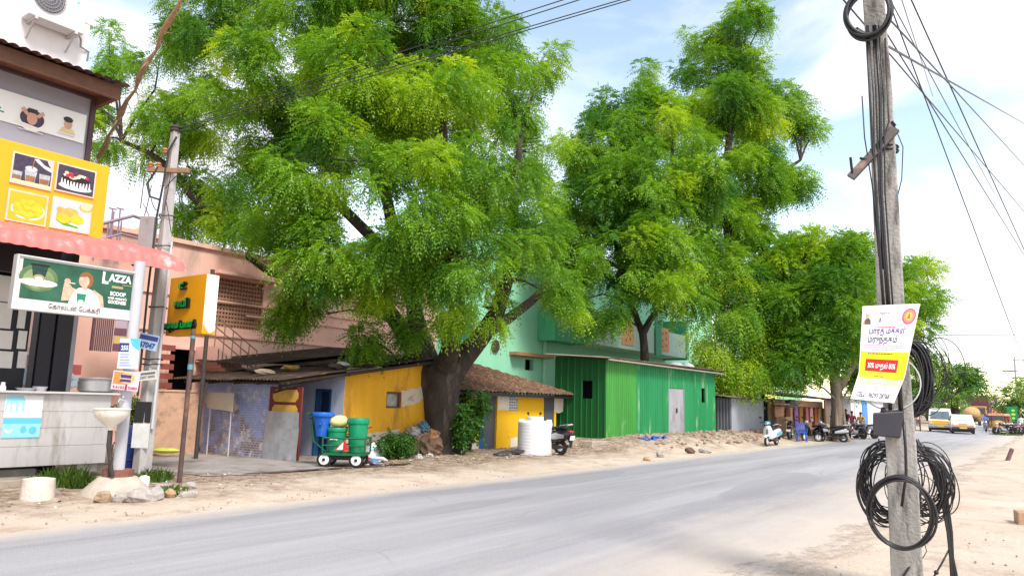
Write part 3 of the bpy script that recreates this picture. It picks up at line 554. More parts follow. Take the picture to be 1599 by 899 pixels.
    def d1(P, G):
        P.rect(G, -.5, -.02, .06, .35, .010, 1); P.text(G, '255', -.22, .12, .15, .012, 0, width=.36, bold=.05); P.pl(G, [(0, .5), (.5, .5), (.5, .1), (.15, .25)], .010, 2)
        for k in range(5): P.rect(G, -.4, -.4+.3+.3*random.random(), -.05-.09*k, -.01-.09*k, .010, 3)
    notice('paper_notice', dn, (188, 528), (215, 576), [mat('paper_blue', (.58, .66, .76), .6), M['navy'], M['cyan'], mat('paper_ink', (.35, .36, .55), .6)], 'pale blue paper notice marked 255 tied to the grey pipe post', d1)
    def d2(P, G):
        P.rect(G, -.46, .1, -.2, .44, .010, 1); P.disc(G, .05, .15, .28, .3, .012, 2); P.rect(G, -.2, .2, .15, .32, .014, 4); P.rect(G, -.2, .2, -.05, .08, .014, 4); P.rect(G, -.48, .48, -.48, -.2, .012, 0); P.rect(G, .02, .1, -.48, -.2, .0135, 3); P.text(G, '9.6102', -.22, -.42, .14, .014, 3, width=.44, bold=.03); P.text(G, '5080', .3, -.42, .14, .014, 3, width=.34, bold=.03)
    notice('printed_board', dn, (177, 579), (216, 610), [mat('board_pink', (.72, .55, .6), .5), mat('board_orange', (.6, .25, .06), .5, .4, 9), mat('board_amber', (.75, .45, .2), .5, .3, 9), mat('board_maroon', (.3, .03, .1), .5), mat('board_navy', (.05, .05, .2), .5)], 'orange and pink printed notice board tied low on the grey pipe post', d2, R(-4))
    def d3(P, G):
        P.rect(G, -.46, .46, .1, .4, .010, 1); P.text(G, '67047', 0, -.38, .34, .012, 1, width=.8, bold=.05)
    notice('number_board', 14.0, (217, 521), (246, 546), [mat('board_sky', (.35, .5, .72), .5, .1), mat('ink_deep', (.04, .06, .22), .5)], 'light blue number board tied to the concrete utility pole', d3, R(-10))
    def d4(P, G):
        P.rect(G, -.44, .44, .08, .3, .010, 1); P.text(G, '82207 0095', 0, -.3, .26, .012, 1, width=.84, bold=.03)
    notice('tin_plate', 14.0, (214, 578), (244, 594), [mat('plate_white', (.6, .6, .58), .5, .2, 5), mat('ink_grey', (.13, .13, .15), .5)], 'white metal number plate strapped to the concrete utility pole', d4, R(8))
left_pole()
def coffee_sign():
    s = 7.75; F = face_back(s, 0, 0); a = ps(322, 427, s); d = ps(316, 521, s); l = ps(263, 474, s); n0, n1 = (a.y+d.y)/2, l.y; z0, z1 = d.z, a.z
    t = thing('coffee_sign', (s, n0, 0), 'orange box sign with raised green lettering on a brown post', 'signboard')
    b = MB(); b.box(s, s+.26, n0, n1, z0, z1); b.build('box', [mat('sign_orange', (.74, .33, .008), .45, .08, 2, .02)], t, bevel=.006)
    b = MB(); G = face_road(s+.005, n0-.001, 0); b.slab(G, 0, .25, z0+.03, z1-.01, 0, .006, 0); b.pl(G, [(.0, z0+.01), (.25, z0+.01), (.25, z0+.10), (.2, z0+.05), (.13, z0+.03), (.06, z0+.12), (0, z0+.2)], .0075, 1)
    for k, z in enumerate((.86, .6, .2)):
        z = z0+(z1-z0)*z; b.slab(G, .13, .17, z-.04, z+.04, .006, .012, 2)
    b.build('side_panel', [mat('flex_white', (.8, .8, .82), .5, .05), MATS['sign_orange'], M['lgrey']], t)
    F = Frame((s, n1, z0), (0, -(n1-n0), 0), (0, 0, z1-z0), (-1, 0, 0))
    for body, x, y, h, w in (('டீ', .40, .79, .085, .15), ('காபி', .42, .475, .11, .36), ('பாதாம் பால்', .38, .12, .10, .86)):
        P = MB(); P.text(F, body, x+.025, y-.012, h*1.12, .03, 1, width=w*1.06, bold=.10, extrude=.03/(h*1.12/.73)*.73); P.text(F, body, x, y, h, .075, 0, width=w, bold=.045)
        P.build('lettering', [mat('letter_green', (.0, .42, .07), .35, .1), mat('letter_edge', (.006, .02, .012), .5)], t, recalc=False)
    p = pg(280, 752, .05); b = MB(); b.tube([(p.x, p.y, -.1), (p.x+.02, p.y+.02, z0+.05)], .042, 10); b.build('post', mat('post_rust', (.1, .06, .055), .65, .3, 5, stain=(.2, .1, .06), stain_at=.55), t, smooth='auto')
    b = MB(); b.lathe([(.046, 0), (.046, .09)], (p.x+.015, p.y+.015, 2.0), 10); b.lathe([(.046, 0), (.046, .05)], (p.x+.017, p.y+.017, 2.55), 10); b.build('tape', [mat('tape_blue', (.1, .3, .4), .4)], t)
    q = pg(306, 712, .1); b = MB(); b.tube([(q.x, q.y, 0), (q.x, q.y, 4.6)], .05, 8); tag(b.build('iron_post', M['dark_iron'], smooth='auto'), 'thin dark iron post in the lane behind the orange sign', 'post')
coffee_sign()
# stones, stub, weeds at the foot of the poles
def stones():
    random.seed(11); p = pg(57, 783)
    b = MB(); b.lathe([(.3, -.05), (.29, .02), (.22, .03), (.205, .32), (.15, .33), (.14, .30), (0, .30)], (p.x, p.y, 0), 14); tag(b.build('concrete_stub', mat('stub', (.66, .58, .51), .95, .15, 6, .6, 20), smooth='auto'), 'squat pale round concrete stub on the sand before the steel counter', 'stub')
    spots = [((160, 783), (.34, .25, .2), 'stub_tan', 'tan rock at the left foot of the sink plinth'), ((185, 782), (.26, .2, .14), 'rock', 'small low tan rock touching the sink plinth'), ((218, 782), (.38, .26, .24), 'rock', 'grey concrete lump in front of the stone row, left one'), ((241, 780), (.3, .24, .24), 'rock', 'grey squared lump beside the larger concrete lump'), ((222, 766), (.26, .2, .3), 'whiterock', 'white painted stone sitting on the rubble by the sink'), ((210, 762), (.16, .14, .26), 'redrock', 'reddish broken brick leaning on the white stone'), ((292, 776), (.36, .22, .12), 'rock', 'flat grey stone right of the brown sign post'), ((298, 762), (.22, .18, .14), 'rock', 'small grey stone behind the flat one near the sign post'), ((265, 776), (.18, .16, .18), 'tan2', 'orange coconut-like stone among weeds by the sign post'), ((200, 775), (.2, .2, .12), 'rock', 'flat grey stone between sink plinth and concrete lump'), ((255, 762), (.4, .2, .1), 'rock', 'long low grey stone behind the rubble row'), ((140, 762), (.3, .14, .1), 'tan2', 'broken slab piece left of the sink plinth'), ((1031, 702), (.3, .3, .26), 'rock', 'grey boulder at the road edge before the green shed'), ((1078, 699), (.36, .3, .24), 'dkrock', 'dark brown boulder on the rubble before the shed door'), ((1100, 696), (.5, .3, .2), 'rock', 'low grey boulder right of the dark brown one'), ((1010, 700), (.24, .2, .14), 'tan2', 'small tan stone left of the grey boulder')]
    mm = {'rock': mat('rock_grey', (.42, .38, .35), .95, .3, 6, .6, 20), 'whiterock': M['white'], 'redrock': mat('brick_red', (.3, .12, .08)), 'tan2': mat('rock_tan', (.45, .3, .18), .95, .3, 6, .6), 'stub_tan': mat('rock_brown', (.45, .32, .22), .95, .35, 6, .6), 'dkrock': mat('rock_dark', (.16, .1, .08), .95, .35, 6, .6)}
    for (px, d, k, lb) in spots:
        p = pg(*px, gz(*pg(*px).xy)); z = gz(p.x, p.y); b = MB(); b.stone((p.x, p.y, z+d[2]*.32), d, random.random()*3); tag(b.build('stone', mm[k]), lb, 'stone', 'stones lying on the verge')
stones()
# ---------------------------------------------------------------- houses
def pink_house():
    n = 20.5; t = thing('pink_house', (14, 23, 0), 'tall salmon pink house with a perforated block window behind the blue brick house', 'house')
    pk = mat('salmon_plaster', (.82, .50, .41), .85, .1, 1.2, .1, 20, stain=(.55, .36, .3), stain_at=.62, stain_scale=.7, streak=5)
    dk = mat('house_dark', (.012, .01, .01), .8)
    b = MB(); top = 5.9
    def wall(s0, s1, z0, z1): b.box(s0, s1, n, n+.25, z0, z1)
    j0, j1 = pn(335, 470, n).x, pn(411, 470, n).x; jz0, jz1 = pn(370, 513, n).z, pn(370, 437, n).z
    d0, d1 = pn(262, 580, n).x, pn(301, 580, n).x; dz = pn(280, 545, n).z
    wall(8.6, d0, -.1, top); wall(d0, d1, dz, top); wall(d1, j0, -.1, top); wall(j0, j1, -.1, jz0); wall(j0, j1, jz1, top); wall(j1, 23, -.1, top)
    b.box(8.6, 8.85, n+.26, 32, -.1, top); b.box(22.75, 23, n+.26, 32, -.1, top); b.box(8.86, 22.74, n+.26, 32, top-.2, top); b.build('wall', pk, t)
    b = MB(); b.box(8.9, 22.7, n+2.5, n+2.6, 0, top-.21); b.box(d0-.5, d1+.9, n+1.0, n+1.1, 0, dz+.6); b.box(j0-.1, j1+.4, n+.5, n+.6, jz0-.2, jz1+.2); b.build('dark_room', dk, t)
    b = MB()
    for z in (3.3, 4.0, 4.35): b.box(j1-.6 if z == 4.0 else 10.4, 23.02, n-.06, n-.002, z, z+.05)
    b.box(j0-.2, j1+.5, n-.4, n-.002, jz1+.06, jz1+.16); b.box(8.5, 23.1, n-.1, n+.3, top, top+.12); b.build('ledge', pk, t)
    b = MB(); nu, nv = 16, 12
    for i in range(nu+1): x = j0+(j1-j0)*i/nu; b.box(x-.022, x+.022, n+.06, n+.14, jz0, jz1)
    for k in range(nv+1): z = jz0+(jz1-jz0)*k/nv; b.box(j0, j1, n+.055, n+.145, z-.035, z+.035)
    b.build('block_screen', mat('jali', (.42, .23, .15), .85, .2, 6), t)
    b = MB(); b.box(d0-.08, d0, n-.05, n+.2, 0, dz); b.box(d1, d1+.08, n-.05, n+.2, 0, dz); b.box(d0-.08, d1+.08, n-.05, n+.2, dz, dz+.08); b.build('door_frame', pk, t)
    # outside stair with thin rails
    b = MB(); a = pn(335, 540, n-1); e = pn(398, 592, n-1)
    m = 11
    for k in range(m): x = a.x+(e.x-a.x)*k/m; z = a.z+(e.z-a.z)*k/m; b.box(x, x+(e.x-a.x)/m+.03, n-1, n-.01, z-.45, z)
    st = b.build('stair', pk, t); b = MB()
    for h in (.28, .55, .85): b.tube([(a.x, n-1, a.z+h), (e.x, n-1, e.z+h)], .018, 6)
    for k in range(6): x = a.x+(e.x-a.x)*k/5; z = a.z+(e.z-a.z)*k/5; b.tube([(x, n-1, z), (x, n-1, z+.85)], .015, 6)
    b.build('handrail', mat('rail_tan', (.35, .22, .15), .6), st)
    b = MB(); b.box(d1+.3, d1+1.4, n-.9, n-.05, 2.05, 2.12); b.build('canopy', M['concrete'], t)
    # left half with balcony, seen between the bakery and the poles
    n2 = 19.4; b = MB(); b.box(5.0, 8.55, n2+.5, n2+8, 0, 4.9); b.box(5.0, 8.5, n2, n2+.49, 2.36, 2.55); b.box(7.62, 8.5, n2+.02, n2+.1, 2.56, 2.62); b.build('side_wing', mat('salmon_plaster_lit', (.80, .56, .49), .85, .1, 1.2, .1, 20, stain=(.66, .42, .36), stain_at=.66, streak=5), t)  # the salmon plaster again, paler: the bright light on this wing is painted in
    x0, x1 = pn(152, 510, n2).x, pn(206, 510, n2).x; z1 = pn(170, 487, n2).z
    b = MB(); b.box(x0-.1, x0-.03, n2+.01, n2+.08, 2.56, z1); b.box(x0-.1, x1, n2+.01, n2+.06, z1, z1+.06)
    for k in range(9): x = x0+(x1-x0)*.45*k/8; b.box(x, x+.025, n2+.02, n2+.05, 2.56, z1)
    b.build('balcony_rail', mat('rail_plum', (.16, .08, .1), .6), t)
    b = MB(); zz = (z1-2.56); F = face_road(x0+(x1-x0)*.5, n2+.02, 2.58); w = (x1-x0)*.48
    for k, mi in enumerate((1, 0, 1, 2, 1)): b.slab(F, 0, w, zz*k/5, zz*(k+.98)/5, 0, .02, mi)
    tag(b.build('hanging_cloth', [mat('cloth_gold', (.62, .45, .18), .9), mat('cloth_plum', (.2, .09, .13), .9), mat('cloth_lilac', (.5, .4, .48), .9)]), 'striped gold and plum cloth hung over the pink balcony rail', 'cloth')
    b = MB(); F = Frame((5.2, n2-1.2, 1.62), (1, 0, 0), (0, .95, .3), (0, -.3, .95)); b.corr(F, 0, 3.3, 0, 1.4, .16, .04); b.corr(F, 0, 3.3, 0, 1.4, .16, .04, off=-.012); b.build('tin_awning', mat('awning_blue', (.38, .47, .55), .5, .2, 3, stain=(.2, .1, .06), stain_at=.6), t, smooth='auto')
    b = MB(); F = face_road(pn(243, 570, n-.62).x, n-.62, 0)
    for k in range(8): b.slab(F, 0, .5, .9+.26*k, 1.06+.26*k, 0, .05)
    b.build('brick_pier', mat('pier_red', (.3, .08, .06), .8, .25, 6), t)
    F = face_road(pn(120, 555, n2+.48).x, n2+.48, 0); b = MB(); b.slab(F, -.14, .12, 1.95, 2.2, .02, .06); b.build('vent', mat('vent_red', (.5, .12, .11), .7), t)
    # low peach wall at the lane mouth
    a = pg(236, 703, .1); e = pg(312, 700, .1)
    t2 = MB(); w0, w1, wz = pn(230, 650, 17.9).x, pn(310, 650, 17.9).x, pn(270, 612, 17.9).z; t2.box(w0, w1, 17.9, 18.06, 0, wz); t2.box(w0, w1, 17.88, 18.08, wz+.002, wz+.06)
    tag(t2.build('boundary_wall', mat('peach_wall', (.62, .38, .26), .9, .25, 2.5, .3, 25, stain=(.3, .2, .15), stain_at=.58, stain_scale=2), bevel=.01), 'low stained peach wall between the utility pole and the orange sign', 'wall')
    # parapet and pipes on the left, above the awning
    b = MB(); n3 = 21.5
    p = [pn(160, 362, n3), pn(205, 352, n3), pn(250, 378, n3)]; q = pn(160, 430, n3).z
    b.poly([(p[0].x, n3, q), (p[2].x, n3, q), (p[2].x, n3, p[2].z), (p[1].x+.25, n3, p[1].z), (p[0].x, n3, p[0].z-.3)]); b.poly([(p[0].x, n3+.3, q), (p[2].x, n3+.3, q), (p[2].x, n3+.3, p[2].z), (p[1].x+.25, n3+.3, p[1].z), (p[0].x, n3+.3, p[0].z-.3)])
    b.poly([(p[0].x, n3, p[0].z-.3), (p[1].x+.25, n3, p[1].z), (p[1].x+.25, n3+.3, p[1].z), (p[0].x, n3+.3, p[0].z-.3)]); b.poly([(p[2].x, n3, p[2].z), (p[1].x+.25, n3, p[1].z), (p[1].x+.25, n3+.3, p[1].z), (p[2].x, n3+.3, p[2].z)])
    b.box(p[0].x, p[2].x, n3+.02, n3+.28, 4.9, q); b.build('gable', pk, t)
    b = MB(); A = pn(148, 352, 20); Bq = pn(208, 337, 20); C = pn(246, 350, 20); k = mat('pipe_mauve', (.32, .24, .3), .5)
    b.tube([A, Bq, C], .045, 8)
    for px in (152, 170, 178, 190): w = pn(px, 345 if px != 178 else 330, 20); b.tube([(w.x, 20, w.z), (w.x, 20, 4.9)], .022, 6)
    for px in (176, 188): w = pn(px, 326, 20); b.tube([(w.x, 20, w.z), (w.x, 20, 4.9)], .02, 6); b.tube([(w.x-.1, 20, w.z), (w.x+.1, 20, w.z)], .02, 6)
    w = pn(160, 373, 20); w2 = pn(230, 376, 20); b.tube([w, pn(190, 365, 20), w2], .03, 6); b.build('pipe_rail', k, t)
pink_house()
def blue_house():
    s0, n0 = 13.2, 14.85
    t = thing('corner_house', (15, 17, 0), 'low corner house, peeling blue brick on the lane side, yellow wall facing the road', 'house')
    roofz = lambda s: 2.19+.148*(s-13.2)
    s1 = 17.2
    yel = mat('ochre_wall', (.66, .33, .018), .85, .22, 1.2, .15, 25, stain=(.40, .20, .03), stain_at=.58, stain_scale=1.4, streak=3)
    pls = mat('bare_plaster', (.54, .46, .36), .9, .2, 3, .3, 25, stain=(.35, .28, .2), stain_at=.6, stain_scale=3)
    # road wall, window hole cut out
    w = [pn(604, 611, n0), pn(626, 637, n0)]; wx0, wx1, wz0, wz1 = w[0].x, w[1].x, w[1].z, w[0].z
    b = MB()
    def seg(x0, x1, z0, z1):
        zz = (roofz(x0), roofz(x1)) if z1 is None else (z1, z1)
        b.hexa([(x0, n0, z0), (x1, n0, z0), (x1, n0+.22, z0), (x0, n0+.22, z0)], [(x0, n0, zz[0]), (x1, n0, zz[1]), (x1, n0+.22, zz[1]), (x0, n0+.22, zz[0])])
    seg(s0, wx0, -.1, None); seg(wx0, wx1, -.1, wz0); seg(wx0, wx1, wz1, None); seg(wx1, s1, -.1, None); b.build('road_wall', yel, t)
    # patches of bare plaster with irregular outline, 4 mm proud
    b = MB(); F = face_road(0, n0, 0); c = lambda px, py: (pn(px, py, n0).x, pn(px, py, n0).z)
    low = [(537, 682), (552, 676), (570, 677), (590, 674), (610, 672), (622, 669), (628, 675), (634, 684), (640, 680), (650, 668), (663, 655), (676, 650), (690, 646), (690, 720), (537, 722)]
    top_ = [(540, 584), (542, 575), (556, 574), (572, 573), (590, 571), (597, 573), (594, 576), (572, 579), (552, 583), (546, 588)]
    mid = [(627, 609), (634, 610), (641, 607), (652, 606), (660, 602), (668, 599), (668, 617), (661, 621), (654, 628), (645, 632), (636, 632), (630, 635), (627, 634)]
    for pl_ in (low, top_, mid): b = MB(); b.pl(F, [c(*q) for q in pl_], .004); b.build('plaster_patch', pls, t)
    b = MB(); b.box(wx0, wx1, n0+.12, n0+.14, wz0, wz1); win = b.build('window', mat('pane_dusty', (.32, .30, .28), .4, .45, 7, .2, 20), t)
    b = MB()
    for q in ((wx0, wx0+.05, wz0, wz1), (wx1-.05, wx1, wz0, wz1), (wx0+.05, wx1-.05, wz0, wz0+.05), (wx0+.05, wx1-.05, wz1-.05, wz1)): b.box(q[0], q[1], n0+.03, n0+.1, q[2], q[3])
    b.build('frame', M['brown'], win)
    # lane side: brick front at s = 11.55, porch set back to s = 13.2
    sb = 11.62; brick = mat('blue_brick', (.27, .33, .62), .9, .25, 3, .3, 25)
    nt = brick.node_tree; N = nt.nodes; L = nt.links; bs = N['Principled BSDF']
    tc = N.new('ShaderNodeTexCoord'); mp = N.new('ShaderNodeMapping'); mp.inputs['Rotation'].default_value = (R(90), 0, R(90)); L.new(tc.outputs['Object'], mp.inputs[0])
    # bricks laid in the y-z plane
    sx = N.new('ShaderNodeSeparateXYZ'); cx = N.new('ShaderNodeCombineXYZ'); L.new(tc.outputs['Object'], sx.inputs[0]); L.new(sx.outputs['Y'], cx.inputs['X']); L.new(sx.outputs['Z'], cx.inputs['Y'])
    bt = N.new('ShaderNodeTexBrick'); bt.inputs['Scale'].default_value = 4.2; bt.inputs['Mortar Size'].default_value = .035; bt.inputs['Color1'].default_value = (.19, .12, .10, 1); bt.inputs['Color2'].default_value = (.30, .22, .20, 1); bt.inputs['Mortar'].default_value = (.5, .48, .48, 1); L.new(cx.outputs[0], bt.inputs['Vector'])
    bt2 = N.new('ShaderNodeTexBrick'); bt2.inputs['Scale'].default_value = 4.2; bt2.inputs['Mortar Size'].default_value = .03; bt2.inputs['Color1'].default_value = (.36, .44, .78, 1); bt2.inputs['Color2'].default_value = (.46, .53, .80, 1); bt2.inputs['Mortar'].default_value = (.3, .34, .55, 1); L.new(cx.outputs[0], bt2.inputs['Vector'])
    n1 = N.new('ShaderNodeTexNoise'); n1.inputs['Scale'].default_value = 1.5; n1.inputs['Detail'].default_value = 12; n1.inputs['Roughness'].default_value = .75; L.new(tc.outputs['Object'], n1.inputs['Vector'])
    rp = N.new('ShaderNodeMapRange'); rp.inputs['From Min'].default_value = .44; rp.inputs['From Max'].default_value = .52; zz = N.new('ShaderNodeMath'); zz.operation = 'MULTIPLY_ADD'; zz.inputs[1].default_value = -.075; L.new(sx.outputs['Z'], zz.inputs[0]); L.new(n1.outputs['Fac'], zz.inputs[2]); L.new(zz.outputs[0], rp.inputs['Value'])
    mx = N.new('ShaderNodeMix'); mx.data_type = 'RGBA'; L.new(rp.outputs[0], mx.inputs['Factor']); L.new(bt2.outputs['Color'], mx.inputs['A']); L.new(bt.outputs['Color'], mx.inputs['B'])
    n2 = N.new('ShaderNodeTexNoise'); n2.inputs['Scale'].default_value = 2.6; n2.inputs['Detail'].default_value = 12; n2.inputs['Roughness'].default_value = .8; mp2 = N.new('ShaderNodeMapping'); mp2.inputs['Location'].default_value = (7, 3, 1); L.new(tc.outputs['Object'], mp2.inputs[0]); L.new(mp2.outputs[0], n2.inputs['Vector'])
    rp2 = N.new('ShaderNodeMapRange'); rp2.inputs['From Min'].default_value = .53; rp2.inputs['From Max'].default_value = .58; L.new(n2.outputs['Fac'], rp2.inputs['Value'])
    mx2 = N.new('ShaderNodeMix'); mx2.data_type = 'RGBA'; mx2.inputs['B'].default_value = (.68, .65, .68, 1); L.new(rp2.outputs[0], mx2.inputs['Factor']); L.new(mx.outputs['Result'], mx2.inputs['A']); L.new(mx2.outputs['Result'], bs.inputs['Base Color'])
    nA, nB = ps(415, 660, sb).y, 18.6
    b = MB(); b.box(sb, sb+.2, nA, nB, -.1, 1.93); b.box(sb+.21, s0+.3, nB-.2, nB, -.1, 1.98); b.box(sb, sb+.2, nA-.12, nA-.005, -.1, 1.93); b.build('brick_wall', brick, t)
    blu = mat('lilac_wash', (.58, .66, .88), .9, .15, 3, .2, 25, stain=(.5, .5, .58), stain_at=.6, stain_scale=2, streak=3)
    da, db = ps(492, 650, s0).y, ps(516, 650, s0).y; dz = ps(505, 607, s0).z
    b = MB(); b.box(s0-.002, s0+.2, da, 17.4, -.1, 2.2); b.box(s0-.002, s0+.2, db, da, dz, 2.2); b.box(s0-.002, s0+.2, n0+.003, db, -.1, 2.2); b.build('porch_wall', blu, t)
    b = MB(); b.box(s0+.12, s0+.17, db+.06, da-.06, -.05, dz-.06); dr = b.build('door', mat('door_navy', (.015, .045, .13), .5, .2, 3), t)
    b = MB(); b.box(s0-.03, s0+.1, da-.06, da, -.05, dz); b.box(s0-.03, s0+.1, db, db+.06, -.05, dz); b.box(s0-.03, s0+.1, db+.06, da-.06, dz-.06, dz); b.build('frame', mat('frame_blue', (.02, .1, .25), .5), dr)
    # panelled maroon gate leaf with a tin sheet nailed over its lower half
    F = face_back(sb-.05, nA-.14, 0); gz0, gz1 = .08, ps(450, 604, sb).z; gw = (nA-.14)-ps(471, 660, sb).y
    b = MB(); b.slab(F, 0, gw, gz0, gz1, -.05, 0); gt = b.build('gate_leaf', mat('gate_maroon', (.16, .03, .025), .6, .25, 4), t, bevel=.006)
    b = MB()
    for z0, z1 in ((.80, .965), (.56, .76)):
        x0, x1 = gw*.12, gw*.9; zz0, zz1 = gz1*z0, gz1*z1; c_ = .09
        i = [F.map(x, y, .012) for x, y in ((x0+c_, zz0), (x1-c_, zz0), (x1, zz0+c_), (x1, zz1-c_), (x1-c_, zz1), (x0+c_, zz1), (x0, zz1-c_), (x0, zz0+c_))]; j = [p+F.w*-.01 for p in i]; b.poly(i)
        for k in range(8): b.poly([i[k], i[(k+1) % 8], j[(k+1) % 8], j[k]])
    b.build('panel', mat('panel_ochre', (.60, .36, .07), .6, .2, 5), gt)
    b = MB()
    for i in range(6):
        for j in range(6):
            q = lambda a, c__: F.map(-.06+(gw+.06)*a/6, gz0-.06+(1.18)*c__/6, .03+.012*math.sin(a*2.1+c__*1.3))
            b.poly([q(i, j), q(i+1, j), q(i+1, j+1), q(i, j+1)])
    b.build('tin_sheet', mat('tin_sheet', (.46, .50, .55), .35, .25, 2.5, .15, 8, metal=.45, stain=(.24, .2, .17), stain_at=.6), gt)
    # roof: corrugated sheets, patched, sagging a little
    rf = mat('old_roof', (.055, .036, .026), .9, .4, 3, .5, 15, stain=(.13, .08, .05), stain_at=.58, stain_scale=2.5)
    b = MB()
    def sheet(x0, x1, y0, y1, dz, dz2):
        ny = int((y1-y0)/.045); P = [[b._v((x, y0+(y1-y0)*j/ny, roofz(x)+dz+(dz2-dz)*(j/ny)+.022*math.sin(j*math.pi*.66)+.015*math.sin(x*3+y0))) for j in range(ny+1)] for x in (x0, (x0+x1)/2, x1)]
        for p, q in zip(P, P[1:]):
            for j in range(ny): b.face((p[j], p[j+1], q[j+1], q[j]))
    sheet(10.95, 14.0, 14.5, 16.4, .08, .10); sheet(10.8, 14.0, 16.3, 18.9, .10, .13); sheet(13.8, 17.3, 14.62, 16.9, .12, .16); sheet(13.7, 17.4, 16.8, 19, .16, .24); sheet(12.2, 17.1, 17.6, 20.2, .34, .5); b.build('roof', rf, t)
    b = MB()
    for y in (14.6, 15.5, 16.4, 17.5, 18.6): b.tube([(11.0, y, roofz(11.0)+.0), (17.2, y, roofz(17.2)+.0)], .045, 7)
    for x in (11.2, 13.1): b.tube([(x, 14.55, roofz(x)-.02), (x, 18.7, roofz(x)+.03)], .04, 7)
    b.tube([(11.1, 14.65, 1.75), (13.0, 14.7, 2.15)], .03, 6); b.tube([(11.15, 15.0, 1.65), (12.6, 15.4, 2.0)], .03, 6); b.build('rafter', mat('rafter_dark', (.05, .035, .025), .9, .3, 6), t)
    random.seed(5); junk = [(12.6, 16.3, .55, .3, 'debris_ochre'), (13.6, 15.4, .4, .2, 'debris_white'), (12.0, 17.0, .7, .14, 'debris_dark'), (13.0, 15.0, .5, .14, 'debris_dark'), (11.6, 16.0, .6, .12, 'debris_tan')]
    mm = {'debris_ochre': (.4, .24, .06), 'debris_white': (.6, .58, .55), 'debris_dark': (.07, .055, .045), 'debris_tan': (.3, .24, .17)}
    for x, y, a, c_, k in junk:
        b = MB(); b.blob((x, y, roofz(x)+.2), (a*.5, c_*.9, .08), 9, 5, .2); tag(b.build('roof_rag', mat(k, mm[k], .9, .3, 8)), {'debris_ochre': 'crumpled ochre rag lying on the dark roof of the corner house', 'debris_white': 'white rag lying on the dark roof of the corner house', 'debris_dark': 'dark bundle lying on the dark roof of the corner house', 'debris_tan': 'tan plank scrap at the roof edge of the corner house'}[k], 'rag', 'scraps on the corner house roof')
    # white notice panel on two thin legs, in front of the bricks
    F = face_back(sb-.35, 0, 0); a = ps(322, 612, sb-.35); e = ps(363, 642, sb-.35); mwx = a.y-e.y; z1, z0 = a.z, e.z
    G = Frame((sb-.35, a.y, z0), (0, -1, 0), (0, 0, 1), (-1, 0, 0)); h = z1-z0
    t3 = thing('board_on_legs', (sb-.35, (a.y+e.y)/2, 0), 'blank cream board with cut corners on two thin legs by the blue brick wall', 'board')
    b = MB(); pts = [(.0, h*.5), (.16, .05), (mwx, 0), (mwx, h), (.16, h)]
    i = [G.map(*q, .012) for q in pts]; j = [G.map(*q, -.012) for q in pts]; b.poly(i); b.poly(j[::-1])
    for k in range(5): b.poly([i[k], i[(k+1) % 5], j[(k+1) % 5], j[k]])
    b.build('panel', mat('board_cream', (.62, .56, .46), .6, .12, 4, stain=(.45, .36, .26), stain_at=.62), t3)
    for x in (.2, mwx-.1):
        b = MB(); b.tube([G.map(x, h*.6, -.03), G.map(x+.02, -z0, -.03)], .018, 6); b.build('leg', M['lgrey'], t3)
blue_house()
